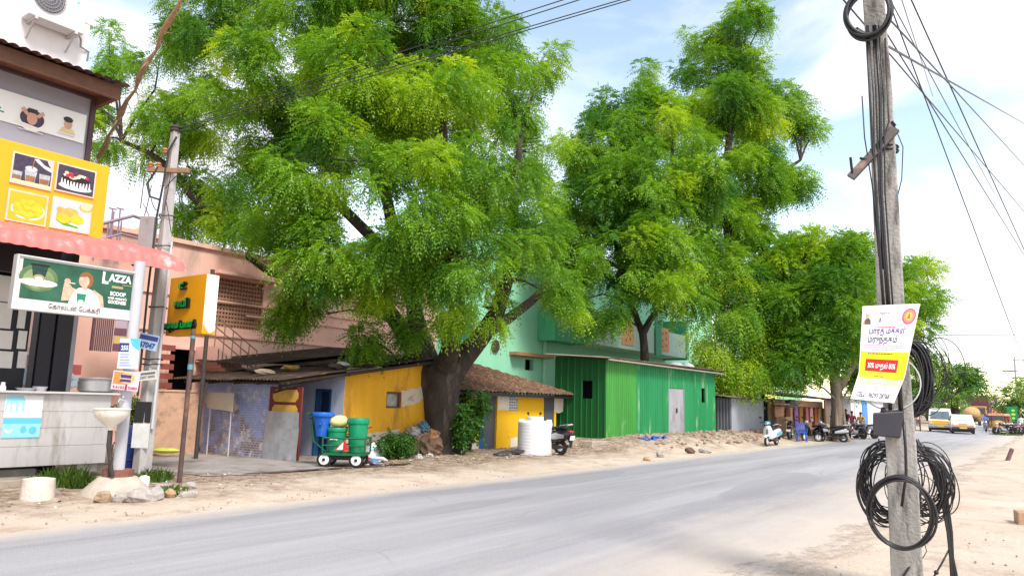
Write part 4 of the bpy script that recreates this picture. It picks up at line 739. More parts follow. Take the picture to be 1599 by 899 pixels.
def tiled_house():
    n0 = 15.25; t = thing('tiled_house', (21, 18, 0), 'small yellow house with a mossy brown tiled roof and blue door edge', 'house')
    x0, x1 = 17.3, 24.05; ez = 1.86
    yel = mat('yellow_wall', (.80, .45, .012), .85, .07, 1.2, .1, 25, stain=(.62, .34, .03), stain_at=.66, stain_scale=1.2)
    c = lambda px, py: pn(px, py, n0)
    d0, d1 = c(749, 650).x, c(776, 650).x
    v0, v1, vz0, vz1 = c(795, 630).x, c(809, 630).x, c(802, 641).z, c(802, 619).z
    b = MB()
    for q in ((x0, d0, -.1, ez), (d1, v0, -.1, ez), (v0, v1, -.1, vz0), (v0, v1, vz1, ez), (v1, x1, -.1, ez)): b.box(q[0], q[1], n0, n0+.2, q[2], q[3])
    b.box(x0, x0+.2, n0+.205, 20.6, -.1, ez); b.box(x1-.2, x1, n0+.205, 20.6, -.1, ez); b.build('wall', yel, t)
    sp_ = mat('slate_panel', (.085, .085, .10), .6, .15, 3, streak=4)
    b = MB(); b.box(d0+.26, d1, n0+.08, n0+.12, -.05, ez); b.build('grey_panel', sp_, t)
    b = MB(); b.box(c(849, 650).x, c(864, 650).x, n0-.03, n0-.003, -.05, ez); b.build('grey_panel', sp_, t)
    b = MB(); b.box(d0, d0+.25, n0-.02, n0+.07, -.05, ez); b.build('door', mat('door_blue', (.012, .10, .30), .5, .2, 3, streak=5), t)
    F = face_road(0, n0, 0); P = MB(); q = lambda px, py: (c(px, py).x, c(px, py).z); wp = mat('lime_patch', (.70, .64, .52), .9, .15, 4)
    for pp in ([(777, 617), (795, 618), (795, 640), (786, 639), (777, 640)], [(865, 619), (880, 620), (879, 642), (872, 645), (865, 642)], [(714, 685), (724, 688), (736, 686), (748, 689), (748, 702), (714, 704)], [(797, 684), (806, 682), (816, 685), (815, 701), (797, 700)]): P = MB(); P.pl(F, [q(*v) for v in pp], .004); P.build('plaster_patch', wp, t)
    g = MB(); nx, nz = 4, 5
    for i in range(nx+1): x = v0+(v1-v0)*i/nx; g.box(x-.02, x+.02, n0+.01, n0+.08, vz0, vz1)
    for k in range(nz): z = vz0+(vz1-vz0)*(k+.5)/nz; g.box(v0, v1, n0+.012, n0+.075, z-.02, z+.02); 
    for i in range(nx):
        for k in range(nz):
            if (i+k) % 2: g.box(v0+(v1-v0)*(i+.15)/nx, v0+(v1-v0)*(i+.85)/nx, n0+.015, n0+.07, vz0+(vz1-vz0)*(k+.2)/nz, vz0+(vz1-vz0)*(k+.8)/nz)
    vg = g.build('vent_grille', M['lgrey'], t); g = MB(); g.box(v0, v1, n0+.14, n0+.16, vz0, vz1); g.build('backing', M['black'], vg)
    b = MB(); b.box(x0+.2, x1-.2, n0+.5, n0+.6, -.1, ez); b.build('inner_wall', M['black'], t)
    # hipped roof in rows of half-round tiles
    rm = mat('moss_tile', (.125, .07, .045), .95, .45, 5, .7, 18, stain=(.27, .16, .09), stain_at=.55, stain_scale=7)
    apex = pn(742, 570, 18.0); rz = apex.z; ex0, ex1, en0, en1 = 16.6, 24.75, 14.75, 21.2; ra, rb_ = 17.6, apex.x
    b = MB()
    def hip(p0, p1, q0, q1, N_, T_):   # eave p0-p1, ridge q0-q1
        p0, p1, q0, q1 = map(Vector, (p0, p1, q0, q1)); nrm = (p1-p0).cross(q0-p0+(q1-q0)*.5).normalized(); nrm = nrm if nrm.z > 0 else -nrm
        g = []
        for j in range(T_+1):
            tt = j/T_; row = []
            for i in range(N_*2+1):
                u = i/(N_*2); a = p0.lerp(p1, u); r = q0.lerp(q1, u); row.append(b._v(a.lerp(r, tt)+nrm*((.05 if i % 2 else 0)+(.035 if j % 2 else 0)+random.uniform(-.012, .012))))
            g.append(row)
        for j in range(T_):
            for i in range(N_*2): b.face((g[j][i], g[j][i+1], g[j+1][i+1], g[j+1][i]))
    L0, L1, L2, L3 = (ex0, en0, ez+.02), (ex1, en0, ez+.02), (ex1, en1, ez+.02), (ex0, en1, ez+.02); r0, r1 = (ra, 18.0, rz), (rb_, 18.0, rz)
    hip(L0, L1, r0, r1, 44, 22); hip(L1, L2, r1, r1, 36, 22); hip(L2, L3, r1, r0, 30, 12); hip(L3, L0, r0, r0, 30, 12); b.build('roof', rm, t)
    b = MB(); b.box(ex0+.1, ex1-.05, en0+.06, en0+.13, ez-.11, ez-.005); b.box(ex1-.2, ex1-.1, en0+.14, en1, ez-.11, ez-.005); b.build('eave_board', M['black'], t)
tiled_house()
def tin_shed():
    n0, s0, s1, zb = 13.4, 24.55, 35.6, .3
    zt = lambda s: 3.25+(s-s0)*.006
    t = thing('tin_shed', (30, 15, zb), 'long bright green corrugated tin shed with a grey metal door', 'shed')
    gd = mat('tin_green_shaded', (.005, .10, .024), .5, .1, 2, .04, 10, streak=4); gl = mat('tin_green', (.018, .25, .085), .55, .3, 1.3, .04, 10, stain=(.22, .42, .24), stain_at=.6, stain_scale=1.5, streak=5); gy = mat('tin_lime', (.055, .28, .045), .55, .3, 1.3, .04, 10, stain=(.24, .42, .2), stain_at=.62, streak=5)  # gd: the shed's green with the shade of its left side painted in
    c = lambda px, py=640: pn(px, py, n0).x
    dx0, dx1 = c(1044), c(1067.5); dz = pn(1055, 606, n0).z; x2 = c(993); wx0, wx1 = c(1095.5, 617), c(1101, 617); wz0, wz1 = pn(1098, 628, n0).z, pn(1098, 606, n0).z
    F = face_road(0, n0, 0); prof = [(0, 0), (.3, 0), (.4, 1), (.55, 1), (.65, 0)]
    def cs(name, m, x0, x1, z0, z1=None): b = MB(); b.corr(F, x0, x1, z0, z1 or 3, .17, .03, 0, prof, (lambda x: z1) if z1 else zt); b.corr(F, x0, x1, z0, z1 or 3, .17, .03, -.06, prof, (lambda x: z1) if z1 else zt); return b.build(name, m, t)
    cs('front_sheet', gy, s0, x2, zb); cs('front_sheet', gl, x2, dx0, zb); cs('front_sheet', gl, dx0, dx1, dz); cs('front_sheet', gl, dx1, wx0, zb)
    cs('front_sheet', gl, wx0, wx1, zb, wz0); b = MB(); b.corr(F, wx0, wx1, wz1, 3, .17, .03, 0, prof, zt); b.corr(F, wx0, wx1, wz1, 3, .17, .03, -.06, prof, zt); b.build('front_sheet', gl, t); cs('front_sheet', gl, wx1, s1, zb)
    n1 = ps(868, 545, s0).y; G = Frame((s0, n1, 0), (0, -1, 0), (0, 0, 1), (-1, 0, 0)); q0 = ps(909, 610, s0).y; q1 = ps(925, 610, s0).y; qz0, qz1 = ps(917, 622, s0).z, ps(917, 594, s0).z
    ys = lambda x: 3.25+(n1-n0-x)*.06; pr2 = [(0, 0), (.72, 0), (.8, 1), (.92, 1)]
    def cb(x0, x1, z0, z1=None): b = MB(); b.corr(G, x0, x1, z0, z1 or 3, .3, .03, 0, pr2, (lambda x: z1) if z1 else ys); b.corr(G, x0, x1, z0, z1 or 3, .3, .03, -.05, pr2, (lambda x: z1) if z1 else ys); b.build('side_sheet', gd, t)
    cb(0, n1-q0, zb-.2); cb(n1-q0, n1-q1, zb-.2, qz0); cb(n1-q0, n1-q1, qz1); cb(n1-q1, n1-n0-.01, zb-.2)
    b = MB(); b.box(s0+.5, s0+.52, q1-.3, q0+.3, qz0-.3, qz1+.3); b.build('dark_room', M['black'], t); b = MB(); b.box(wx0-.3, wx1+.3, n0+.5, n0+.52, wz0-.3, wz1+.3); b.build('dark_room', M['black'], t)
    b = MB(); b.box(dx0+.02, dx1-.02, n0+.0, n0+.04, zb+.12, dz-.02); d = b.build('door', mat('door_grey', (.35, .35, .39), .5, .2, 2, .06, stain=(.24, .22, .22), stain_at=.58, streak=4), t, bevel=.006)
    b = MB(); b.box((dx0+dx1)/2-.05, (dx0+dx1)/2+.05, n0-.05, n0-.002, zb+1.0, zb+1.2); b.build('handle', M['dark_iron'], d)
    b = MB(); b.box(dx0-.03, dx0+.015, n0-.02, n0+.05, zb, dz); b.box(dx1-.015, dx1+.03, n0-.02, n0+.05, zb, dz); b.build('door_frame', M['grey'], t)
    rs = mat('roof_grey', (.27, .22, .19), .8, .3, 3, .2, 15, stain=(.17, .12, .09), stain_at=.55); b = MB(); H_ = Frame((s0-.4, n0-.35, 3.24), (1, 0, .006), (0, 1, .06), (0, -.06, 1)); b.corr(H_, 0, s1-s0+.7, 0, n1-n0+.6, .17, .035, .03); b.corr(H_, 0, s1-s0+.7, 0, n1-n0+.6, .17, .035, .012); b.build('roof', rs, t)
    b = MB(); b.box(s0-.42, s1+.32, n0-.36, n0-.31, 3.18, 3.235); b.build('fascia', mat('fascia_pale', (.33, .27, .23), .7, .2, 4), t)
    b = MB(); b.box(s1-.02, s1, n0+.01, n1, zb, 3.3); b.box(s0, s1, n1, n1+.02, zb, 3.3); b.build('back_sheet', gd, t)
    b = MB(); b.box(s0-.1, s1+.15, n0-.16, n0+.14, zb-.42, zb-.03); b.build('plinth', mat('plinth', (.42, .35, .29), .95, .3, 5, .6, 25), t, bevel=.03)
    # sacks on its roof
    for k, (px, py, r) in enumerate(((1054, 563, .5), (1071, 565, .42))):
        p = pn(px, py, 14.6); b = MB(); b.blob((p.x, 14.6, 3.46), (r, .4, .24), 12, 8, .1); tag(b.build('white_sack', mat('sack_white', (.62, .64, .68), .8, .2, 5, .4, 12), smooth=True), ('larger white sack lying on the green shed roof', 'smaller white sack at the right on the green shed roof')[k], 'sack')
    b = MB(); b.cbox((23.3, 13.0, .16), (2.6, .4, .34), (0, 0, R(6))); b.cbox((25.6, 12.75, .2), (2.4, .34, .26), (0, R(2), R(-7))); b.cbox((32.6, 12.6, .3), (2.6, .5, .2), (0, R(3), R(-4)))
    for k, sp in enumerate(((23.6, 13.0, .15, 2.6, .4, .32, 5), (25.6, 12.75, .2, 2.2, .34, .26, -7), (32.6, 12.6, .3, 2.6, .5, .2, -4))):
        b = MB(); b.cbox(sp[:3], sp[3:6], (0, R(1.5), R(sp[6]))); tag(b.build('kerb_stone', MATS['plinth'], bevel=.03), ('long grey kerb stone behind the black scooter', 'grey kerb stone at the corner of the green shed', 'grey stone step below the shed door')[k], 'kerb stone')
    # blue broken chair frame lying on the rubble
    p = pg(1024, 688, .3); b = MB(); x, y = p.x, p.y
    for (a, c_) in (((-.8, -.1, .05), (.75, .0, .1)), ((-.7, .3, .1), (.8, .34, .08)), ((-.8, -.1, .06), (-.7, .3, .1)), ((.75, 0, .1), (.8, .34, .08)), ((-.3, -.06, .09), (-.2, .32, .16)), ((.2, -.04, .14), (.3, .33, .12)), ((-.6, -.2, .2), (-.2, .1, .12)), ((.4, -.2, .2), (.75, .1, .1))): b.tube([(x+a[0], y+a[1], .28+a[2]), (x+c_[0], y+c_[1], .28+c_[2])], .045, 7)
    tag(b.build('broken_bedframe', M['blue'], smooth='auto'), 'blue broken plastic frame lying on the rubble before the green shed', 'frame')
tin_shed()
def mint_house():
    n = 22; t = thing('mint_house', (40, 26, 0), 'two storey mint green house with white balcony and orange dotted panels behind the shed', 'house')
    mg = mat('mint_plaster', (.29, .65, .44), .85, .08, 1, .08, 20, stain=(.3, .62, .44), stain_at=.62, streak=4); md = mat('mint_dark', (.10, .42, .24), .85, .1, 1)
    b = MB(); wx0, wx1 = pn(820, 570, n).x, pn(833, 570, n).x; wz0, wz1 = pn(826, 578, n).z, pn(826, 561, n).z
    A = 26.5
    for q in ((A, wx0, 0, 9.5), (wx0, wx1, 0, wz0), (wx0, wx1, wz1, 9.5), (wx1, 58, 0, 9.5)): b.box(q[0], q[1], n, n+.25, q[2], q[3])
    b.box(A, A+.25, n+.26, n+9, 0, 9.5); b.box(57.75, 58, n+.26, n+9, 0, 9.5); b.box(A, 58, n+9, n+9.2, 0, 9.5); b.box(A-.2, 58.2, n-.2, n+9.2, 9.502, 9.75); b.build('wall', mg, t)
    b = MB(); b.box(wx0-.2, wx1+.2, n+.5, n+.55, wz0-.2, wz1+.2); b.build('dark_room', M['black'], t)
    z = pn(815, 556, n).z; b = MB(); b.box(pn(795, 556, n).x, pn(853, 556, n).x, n-.5, n-.002, z, z+.16); b.build('sunshade', mat('shade_rust', (.42, .2, .1), .8, .3, 5), t)
    b = MB(); x = pn(848, 550, n).x; b.tube([(x, n-.08, 0), (x, n-.08, 9.4)], .1, 8); b.build('drain_pipe', mat('pipe_mint', (.35, .68, .5), .5), t, smooth='auto')
    p = pn(772, 540, n); b = MB(); b.lathe([(0, 0), (.3, 0), (.3, .05), (0, .06)], (p.x, n-.06, p.z), 18, Matrix.Rotation(R(90), 4, 'X').to_3x3()); b.build('vent_fan', M['dark_iron'], t)
    # balcony running along the upper floor
    nb = 20.3; a = pn(932, 541, nb); e = pn(1071, 555, nb); zb = (a.z*.6+e.z*.4); wm = mat('balcony_white', (.52, .72, .62), .8, .08, 2)
    b = MB(); b.box(a.x, e.x, nb, n-.002, zb, zb+.18); b.box(a.x, e.x, nb, nb+.14, zb+.182, zb+1.55); bal = b.build('balcony', wm, t)
    for q in ((a.x-3.4, a.x-.01, nb+.6, n-.003, zb-.02, zb+1.5), (pn(1022, 540, nb).x, pn(1028, 540, nb).x+.3, nb-.1, nb-.002, zb-.1, zb+2.2), (e.x+.01, e.x+.4, nb-.05, n-.003, zb-.1, zb+2.6)): b = MB(); b.box(*q); b.build('pier', md, bal)
    F = face_road(0, nb, 0)
    for p0, p1 in ((971, 989), (1029, 1044)):
        P = MB(); x0, x1 = pn(p0, 520, nb).x, pn(p1, 520, nb).x; P.slab(F, x0, x1, zb+.25, zb+1.75, .001, .04, 0)
        for i in range(2):
            for k in range(3): P.disc(F, x0+(x1-x0)*(.32+.36*i), zb+.5+.42*k+.12*i, .09, .09, .045, 1, 10)
        P.build('panel', [mat('panel_orange', (.72, .38, .17), .7), mat('dot_brown', (.3, .1, .05), .7)], bal, recalc=False)
    b = MB(); b.box(32, 57, nb+.9, nb+1.0, 0, zb-.3) if False else None
    # teal tarpaulin between the houses
    b = MB(); pts = [(690, 515), (738, 505), (738, 555), (690, 572)]; D = 31
    q = [pd(px, py, D) for px, py in pts]; nn = 10
    g = [[q[0].lerp(q[1], i/nn).lerp(q[3].lerp(q[2], i/nn), j/nn)+Vector((.12*math.sin(i*1.3+j), .1*math.sin(i*2.1), .0)) for i in range(nn+1)] for j in range(nn+1)]
    for j in range(nn):
        for i in range(nn): b.poly([g[j][i], g[j][i+1], g[j+1][i+1], g[j+1][i]])
    for j in range(nn):
        for i in range(nn): w = Vector((.03, .03, 0)); b.poly([g[j][i]+w, g[j+1][i]+w, g[j+1][i+1]+w, g[j][i+1]+w])
    tt = thing('tarpaulin', (q[3].x, q[3].y, 0), 'teal tarpaulin strung behind the big tree trunk', 'tarpaulin'); b.build('sheet', mat('teal_tarp', (.005, .40, .34), .5, .15, 2, .1), tt, smooth=True)
    for a in (q[2], q[3]): b = MB(); b.tube([(a.x, a.y, 0), (a.x, a.y, a.z+1.6)], .05, 7); b.build('pole', M['wood'], tt)
mint_house()
def grey_shed():
    c = pg(1143, 677, .3); s0, n0 = c.x, c.y; s1 = pn(1193, 660, n0).x; zt = pn(1150, 622, n0).z
    t = thing('grey_shed', (s0+1.5, n0+1, .3), 'small grey tin kiosk with a sheet roof right of the green shed', 'shed')
    gm = mat('kiosk_grey', (.33, .36, .42), .5, .14, 1.5, .05, 10, stain=(.55, .57, .62), stain_at=.64, stain_scale=1.4, streak=3); gd = mat('kiosk_grey_shaded', (.13, .14, .16), .55, .15, 2)  # gd: the kiosk grey darkened, side shade put into the colour
    F = face_road(0, n0, 0); b = MB(); b.box(s0, s1, n0, n0+.04, .25, zt); b.build('front', gm, t)
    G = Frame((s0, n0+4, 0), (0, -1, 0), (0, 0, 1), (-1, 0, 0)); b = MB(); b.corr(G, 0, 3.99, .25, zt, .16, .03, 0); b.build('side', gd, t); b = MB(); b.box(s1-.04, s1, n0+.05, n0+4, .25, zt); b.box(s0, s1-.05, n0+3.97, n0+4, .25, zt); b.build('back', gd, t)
    b = MB(); H_ = Frame((s0-.35, n0-.4, zt+.02), (1, 0, -.01), (0, 1, .09), (0, -.09, 1)); b.corr(H_, 0, s1-s0+.5, 0, 4.9, .17, .04, .02); b.corr(H_, 0, s1-s0+.5, 0, 4.9, .17, .04, 0); b.build('roof', MATS['roof_grey'], t)
    b = MB(); b.box(s0-.2, s1+.1, n0-.12, n0+.2, -.1, .24); b.build('plinth', MATS['plinth'], t, bevel=.02)
    p = pn(1172, 612, n0+.6); b = MB(); b.box(p.x-.9, p.x+.8, n0+.55, n0+.6, zt+.12, zt+.62); tag(b.build('tin_offcut', mat('offcut', (.5, .52, .6), .5, .1)), 'pale tin sheet standing on the grey kiosk roof', 'sheet')
    return s0, s1, n0, zt
KS = grey_shed()
def clothes_shop():
    s0, n0 = KS[1]+.15, 12.7; z0 = .22; s1 = pn(1293, 660, n0).x; ztl, ztr = pn(1200, 617, n0).z, pn(1292, 626, n0).z; zt = (ztl+ztr)/2
    t = thing('open_shop', (s0+4, n0+1, z0), 'peach fronted roadside shop with clothes hung along its front', 'shop')
    m1 = pn(1214, 660, n0).x; b = MB(); b.box(m1, s1, n0+.3, n0+.5, z0-.1, zt-.1); b.box(s1-.2, s1, n0+.51, n0+4, z0-.1, zt-.1); b.build('wall', mat('shop_peach', (.66, .38, .24), .85, .2, 2, stain=(.5, .28, .2), stain_at=.58), t)
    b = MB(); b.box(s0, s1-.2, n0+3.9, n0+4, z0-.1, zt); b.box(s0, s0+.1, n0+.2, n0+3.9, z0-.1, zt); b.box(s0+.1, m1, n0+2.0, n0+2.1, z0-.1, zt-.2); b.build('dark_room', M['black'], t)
    b = MB(); H_ = Frame((s0-.3, n0-.8, zt), (1, 0, 0), (0, 1, .12), (0, -.12, 1)); b.corr(H_, 0, s1-s0+.6, 0, 5.2, .17, .04, .02); b.corr(H_, 0, s1-s0+.6, 0, 5.2, .17, .04, -.005); b.build('roof', MATS['old_roof'], t)
    b = MB(); b.box(s0, m1, n0-.7, n0-.1, zt-.42, zt-.38); b.build('shade_board', M['lgrey'], t)
    for q in ((m1-.05, m1+.06, n0+.12, n0+.28), (pn(1272, 660, n0).x, pn(1273.5, 660, n0).x, n0-.7, n0-.6), (s1-.1, s1, n0-.7, n0-.6)): b = MB(); b.box(*q, z0-.1, zt-.05); b.build('post', M['wood'], t)
    b = MB(); b.box(pn(1222, 680, n0-.3).x, pn(1229, 680, n0-.3).x+.4, n0-.5, n0-.1, z0-.1, z0+.95); b.build('stall_table', mat('ply_tan', (.55, .36, .22), .8, .2, 4), t)
    F = face_road(0, n0+.28, 0)
    b = MB(); b.tube([(m1, n0+.2, zt-.5), (s1, n0+.2, zt-.55)], .02, 6); b.build('rail', M['dark_iron'], t)
    cols = [(1230, 642, 'brown', (.28, .1, .04), 'brown'), (1243, 645, 'lilac', (.45, .22, .5), 'lilac'), (1250, 648, 'gold', (.5, .26, .05), 'dark gold'), (1258, 640, 'rose', (.6, .2, .26), 'rose'), (1265, 648, 'pale', (.72, .5, .45), 'pale pink'), (1272, 640, 'rust', (.4, .12, .05), 'rust'), (1279, 645, 'sand', (.6, .4, .22), 'sand coloured'), (1285, 648, 'olive', (.25, .2, .06), 'olive')]
    for px, py, k, col, nm in cols:
        p = pn(px, py, n0+.2); b = MB(); w, h = .34, .85+.35*random.random(); zt2 = zt-.55
        i = [b._v((p.x-w*(1-.3*(j == 0))+(2*w*(1-.3*(j == 0)))*u/6, n0+.2-.05-.06*math.sin(u*2+px), zt2-h*j/4)) for j in range(5) for u in range(7)]
        for j in range(4):
            for u in range(6): b.face((i[j*7+u], i[j*7+u+1], i[j*7+u+8], i[j*7+u+7]))
        tag(b.build('hanging_garment', mat('garment_'+k, col, .9, .2, 4), smooth=True), f'{nm} garment hanging on the front of the peach shop', 'garment', 'garments hung along the shop front')
    p = pn(1238, 625, n0-.5); b = MB(); b.blob((p.x, n0-.45, zt-.35), (1.1, .35, .22), 12, 7, .25); tag(b.build('tarp_bundle', mat('tarp_grey', (.25, .22, .2), .9, .3, 6, .5)), 'rolled grey tarpaulin under the eave of the peach shop', 'tarpaulin')
    return n0
SH = clothes_shop()
def far_houses():
    def blk(name, a, e, zb, n, depth, cols, label, wins=()):
        x0, x1 = pn(a[0], a[1], n).x, pn(e[0], e[1], n).x; z1 = pn((a[0]+e[0])/2, (a[1]+e[1])/2, n).z; t = thing(name, ((x0+x1)/2, n+depth/2, 0), label, 'house'); b = MB(); b.box(x0, x1, n, n+depth, zb, z1); b.build('wall', cols[0], t)
        b = MB(); b.box(x0-.2, x1+.2, n-.2, n+depth+.2, z1+.002, z1+.2); b.build('roof', cols[1], t)
        for (p0, q0, p1, q1, m) in wins: A, B = pn(p0, q0, n), pn(p1, q1, n); b = MB(); b.box(A.x, B.x, n-.05, n-.004, B.z, A.z); b.build('window', m, t)
        return t
    blk('yellow_green_house', (1190, 590), (1212, 592), 0, 24, 8, (mat('lemon', (.68, .62, .2), .85), M['concrete']), 'lemon yellow house end showing behind the peach shop')
    blk('pale_green_house', (1212, 594), (1252, 600), 0, 24.3, 8, (mat('leaf_plaster', (.27, .52, .27), .85), M['concrete']), 'pale green house wall above the peach shop roof')
    n = 10.8
    t = blk('whitewashed_shop', (1328, 622), (1402, 630), 0, n, .9, (mat('whitewash', (.66, .66, .72), .85, .08, 1), M['concrete']), 'whitewashed roadside shop with a blue shutter beyond the buttressed tree', [(1345, 622, 1355, 675, mat('shutter_blue', (.08, .25, .6), .6)), (1333, 625, 1343, 660, M['lgrey'])])
    blk('cream_shop', (1404, 626), (1428, 630), 0, 10.6, 6, (mat('shop_brown', (.3, .24, .2), .85), M['brown']), 'dull brown roadside shop front seen right of the cable pole', [(1412, 640, 1420, 660, M['black'])])
    n = 11
    t = thing('green_awning_stall', (95, n, 0), 'small stall under a green sheet beside the road beyond the cable pole', 'stall'); a = pn(1421, 645, 10); x = a.x
    b = MB(); b.box(x-3, x+5, 9.8, 12.5, 2.5, 2.62); b.build('awning', mat('stall_green', (.02, .3, .2), .6), t)
    for dx in (-2.9, 4.8): b = MB(); b.tube([(x+dx, 9.9, 0), (x+dx, 9.9, 2.5)], .06, 6); b.build('post', M['grey'], t)
    b = MB(); b.box(x-2.5, x+4.6, 10.3, 11, 0, 1); b.build('table', mat('stall_cloth', (.3, .4, .5), .7, .4, 3), t)
    # far end: warehouse with red tiled roof, pale building
    D = 190; a = pd(1530, 634, D); e = pd(1575, 634, D); t = thing('red_roof_warehouse', (a.x, a.y, 0), 'far low building with a faded red roof at the end of the road', 'warehouse')
    rt = Vector((math.sin(AZ), -math.cos(AZ), 0)); fw = Vector((math.cos(AZ), math.sin(AZ), 0)); a.z = 0; z1 = pd(1550, 655, D).z; z2 = pd(1550, 636, D).z
    w = 11; b = MB(); b.hexa([a, a+rt*w, a+rt*w+fw*12, a+fw*12], [Vector((p.x, p.y, z1)) for p in (a, a+rt*w, a+rt*w+fw*12, a+fw*12)]); b.build('wall', mat('far_wall', (.4, .3, .27), .9), t)
    u = Vector((0, 0, 1)); b = MB(); A = [a-rt-fw*.6+u*z1, a+rt*(w+1)-fw*.6+u*z1, a+rt*(w-.5)+fw*6+u*z2, a+rt*.8+fw*6+u*z2, a+rt*(w+1)+fw*12.6+u*z1, a-rt+fw*12.6+u*z1]; b.poly([A[0], A[1], A[2], A[3]]); b.poly([A[3], A[2], A[4], A[5]]); b.poly([A[0], A[3], A[5]]); b.poly([A[1], A[4], A[2]]); b.build('roof', mat('far_red', (.52, .16, .11), .85, .2, .4), t)
    D = 320; a = pd(1532, 640, D); z1 = pd(1545, 619, D).z; a.z = 0; t = thing('distant_block', (a.x, a.y, 0), 'pale distant flat roofed building above the red warehouse roof', 'building'); b = MB(); w = 7.5
    b.hexa([a, a+rt*w, a+rt*w+fw*15, a+fw*15], [Vector((p.x, p.y, z1)) for p in (a, a+rt*w, a+rt*w+fw*15, a+fw*15)]); b.build('wall', mat('far_white', (.62, .55, .57), .9), t)
    for z in (z1-1.7, z1-3.6): b = MB(); q = a-fw*.1+rt*.3+u*z; b.hexa([q, q+rt*(w-.6), q+rt*(w-.6)+fw*.08, q+fw*.08], [p+u*.9 for p in (q, q+rt*(w-.6), q+rt*(w-.6)+fw*.08, q+fw*.08)]); b.build('window_band', mat('far_maroon', (.3, .1, .13), .7), t)
far_houses()
# ---------------------------------------------------------------- two-wheelers (local x = forwards, on their own wheels)
def wheel(t, x, r, w, rimmat, spokes=False):
    b = MB(); prof = [(r-.075, -w*.42), (r-.03, -w*.5), (r, -w*.22), (r, w*.22), (r-.03, w*.5), (r-.075, w*.42), (r-.085, 0), (r-.075, -w*.42)]
    Mx = Matrix.Rotation(R(90), 3, 'X'); b.lathe(prof, (x, 0, r), 22, Mx)
    wh = b.build('wheel', M['rubber'], t, smooth='auto', world=False); b = MB()
    if spokes:
        b.lathe([(r-.07, -.03), (r-.09, -.03), (r-.09, .03), (r-.07, .03)], (x, 0, r), 20, Mx); b.lathe([(.05, -.05), (.05, .05)], (x, 0, r), 10, Mx)
        for k in range(8): a = math.pi*2*k/8; b.tube([(x, 0, r), (x+(r-.08)*math.cos(a), 0, r+(r-.08)*math.sin(a))], .008, 4)
    else: b.lathe([(.0, -.05), (.09, -.05), (r-.1, -.035), (r-.07, -.04), (r-.07, .04), (r-.1, .035), (.09, .05), (0, .05)], (x, 0, r), 18, Mx)
    b.build('rim', rimmat, wh, smooth='auto', world=False)
def hull(b, secs, seg=12, pw=2.6):       # lofted body: (x, zc, half width, half height)
    rings = []
    for x, z, w, h in secs:
        ring = []
        for k in range(seg):
            a = 2*math.pi*k/seg; cx, sy = math.cos(a), math.sin(a); f = lambda q: math.copysign(abs(q)**(2/pw), q); ring.append(b._v((x, f(cx)*w, z+f(sy)*h)))
        rings.append(ring)
    for A, B in zip(rings, rings[1:]):
        for j in range(seg): b.face((A[j], A[(j+1) % seg], B[(j+1) % seg], B[j]))
    b.face(rings[0][::-1]); b.face(rings[-1])
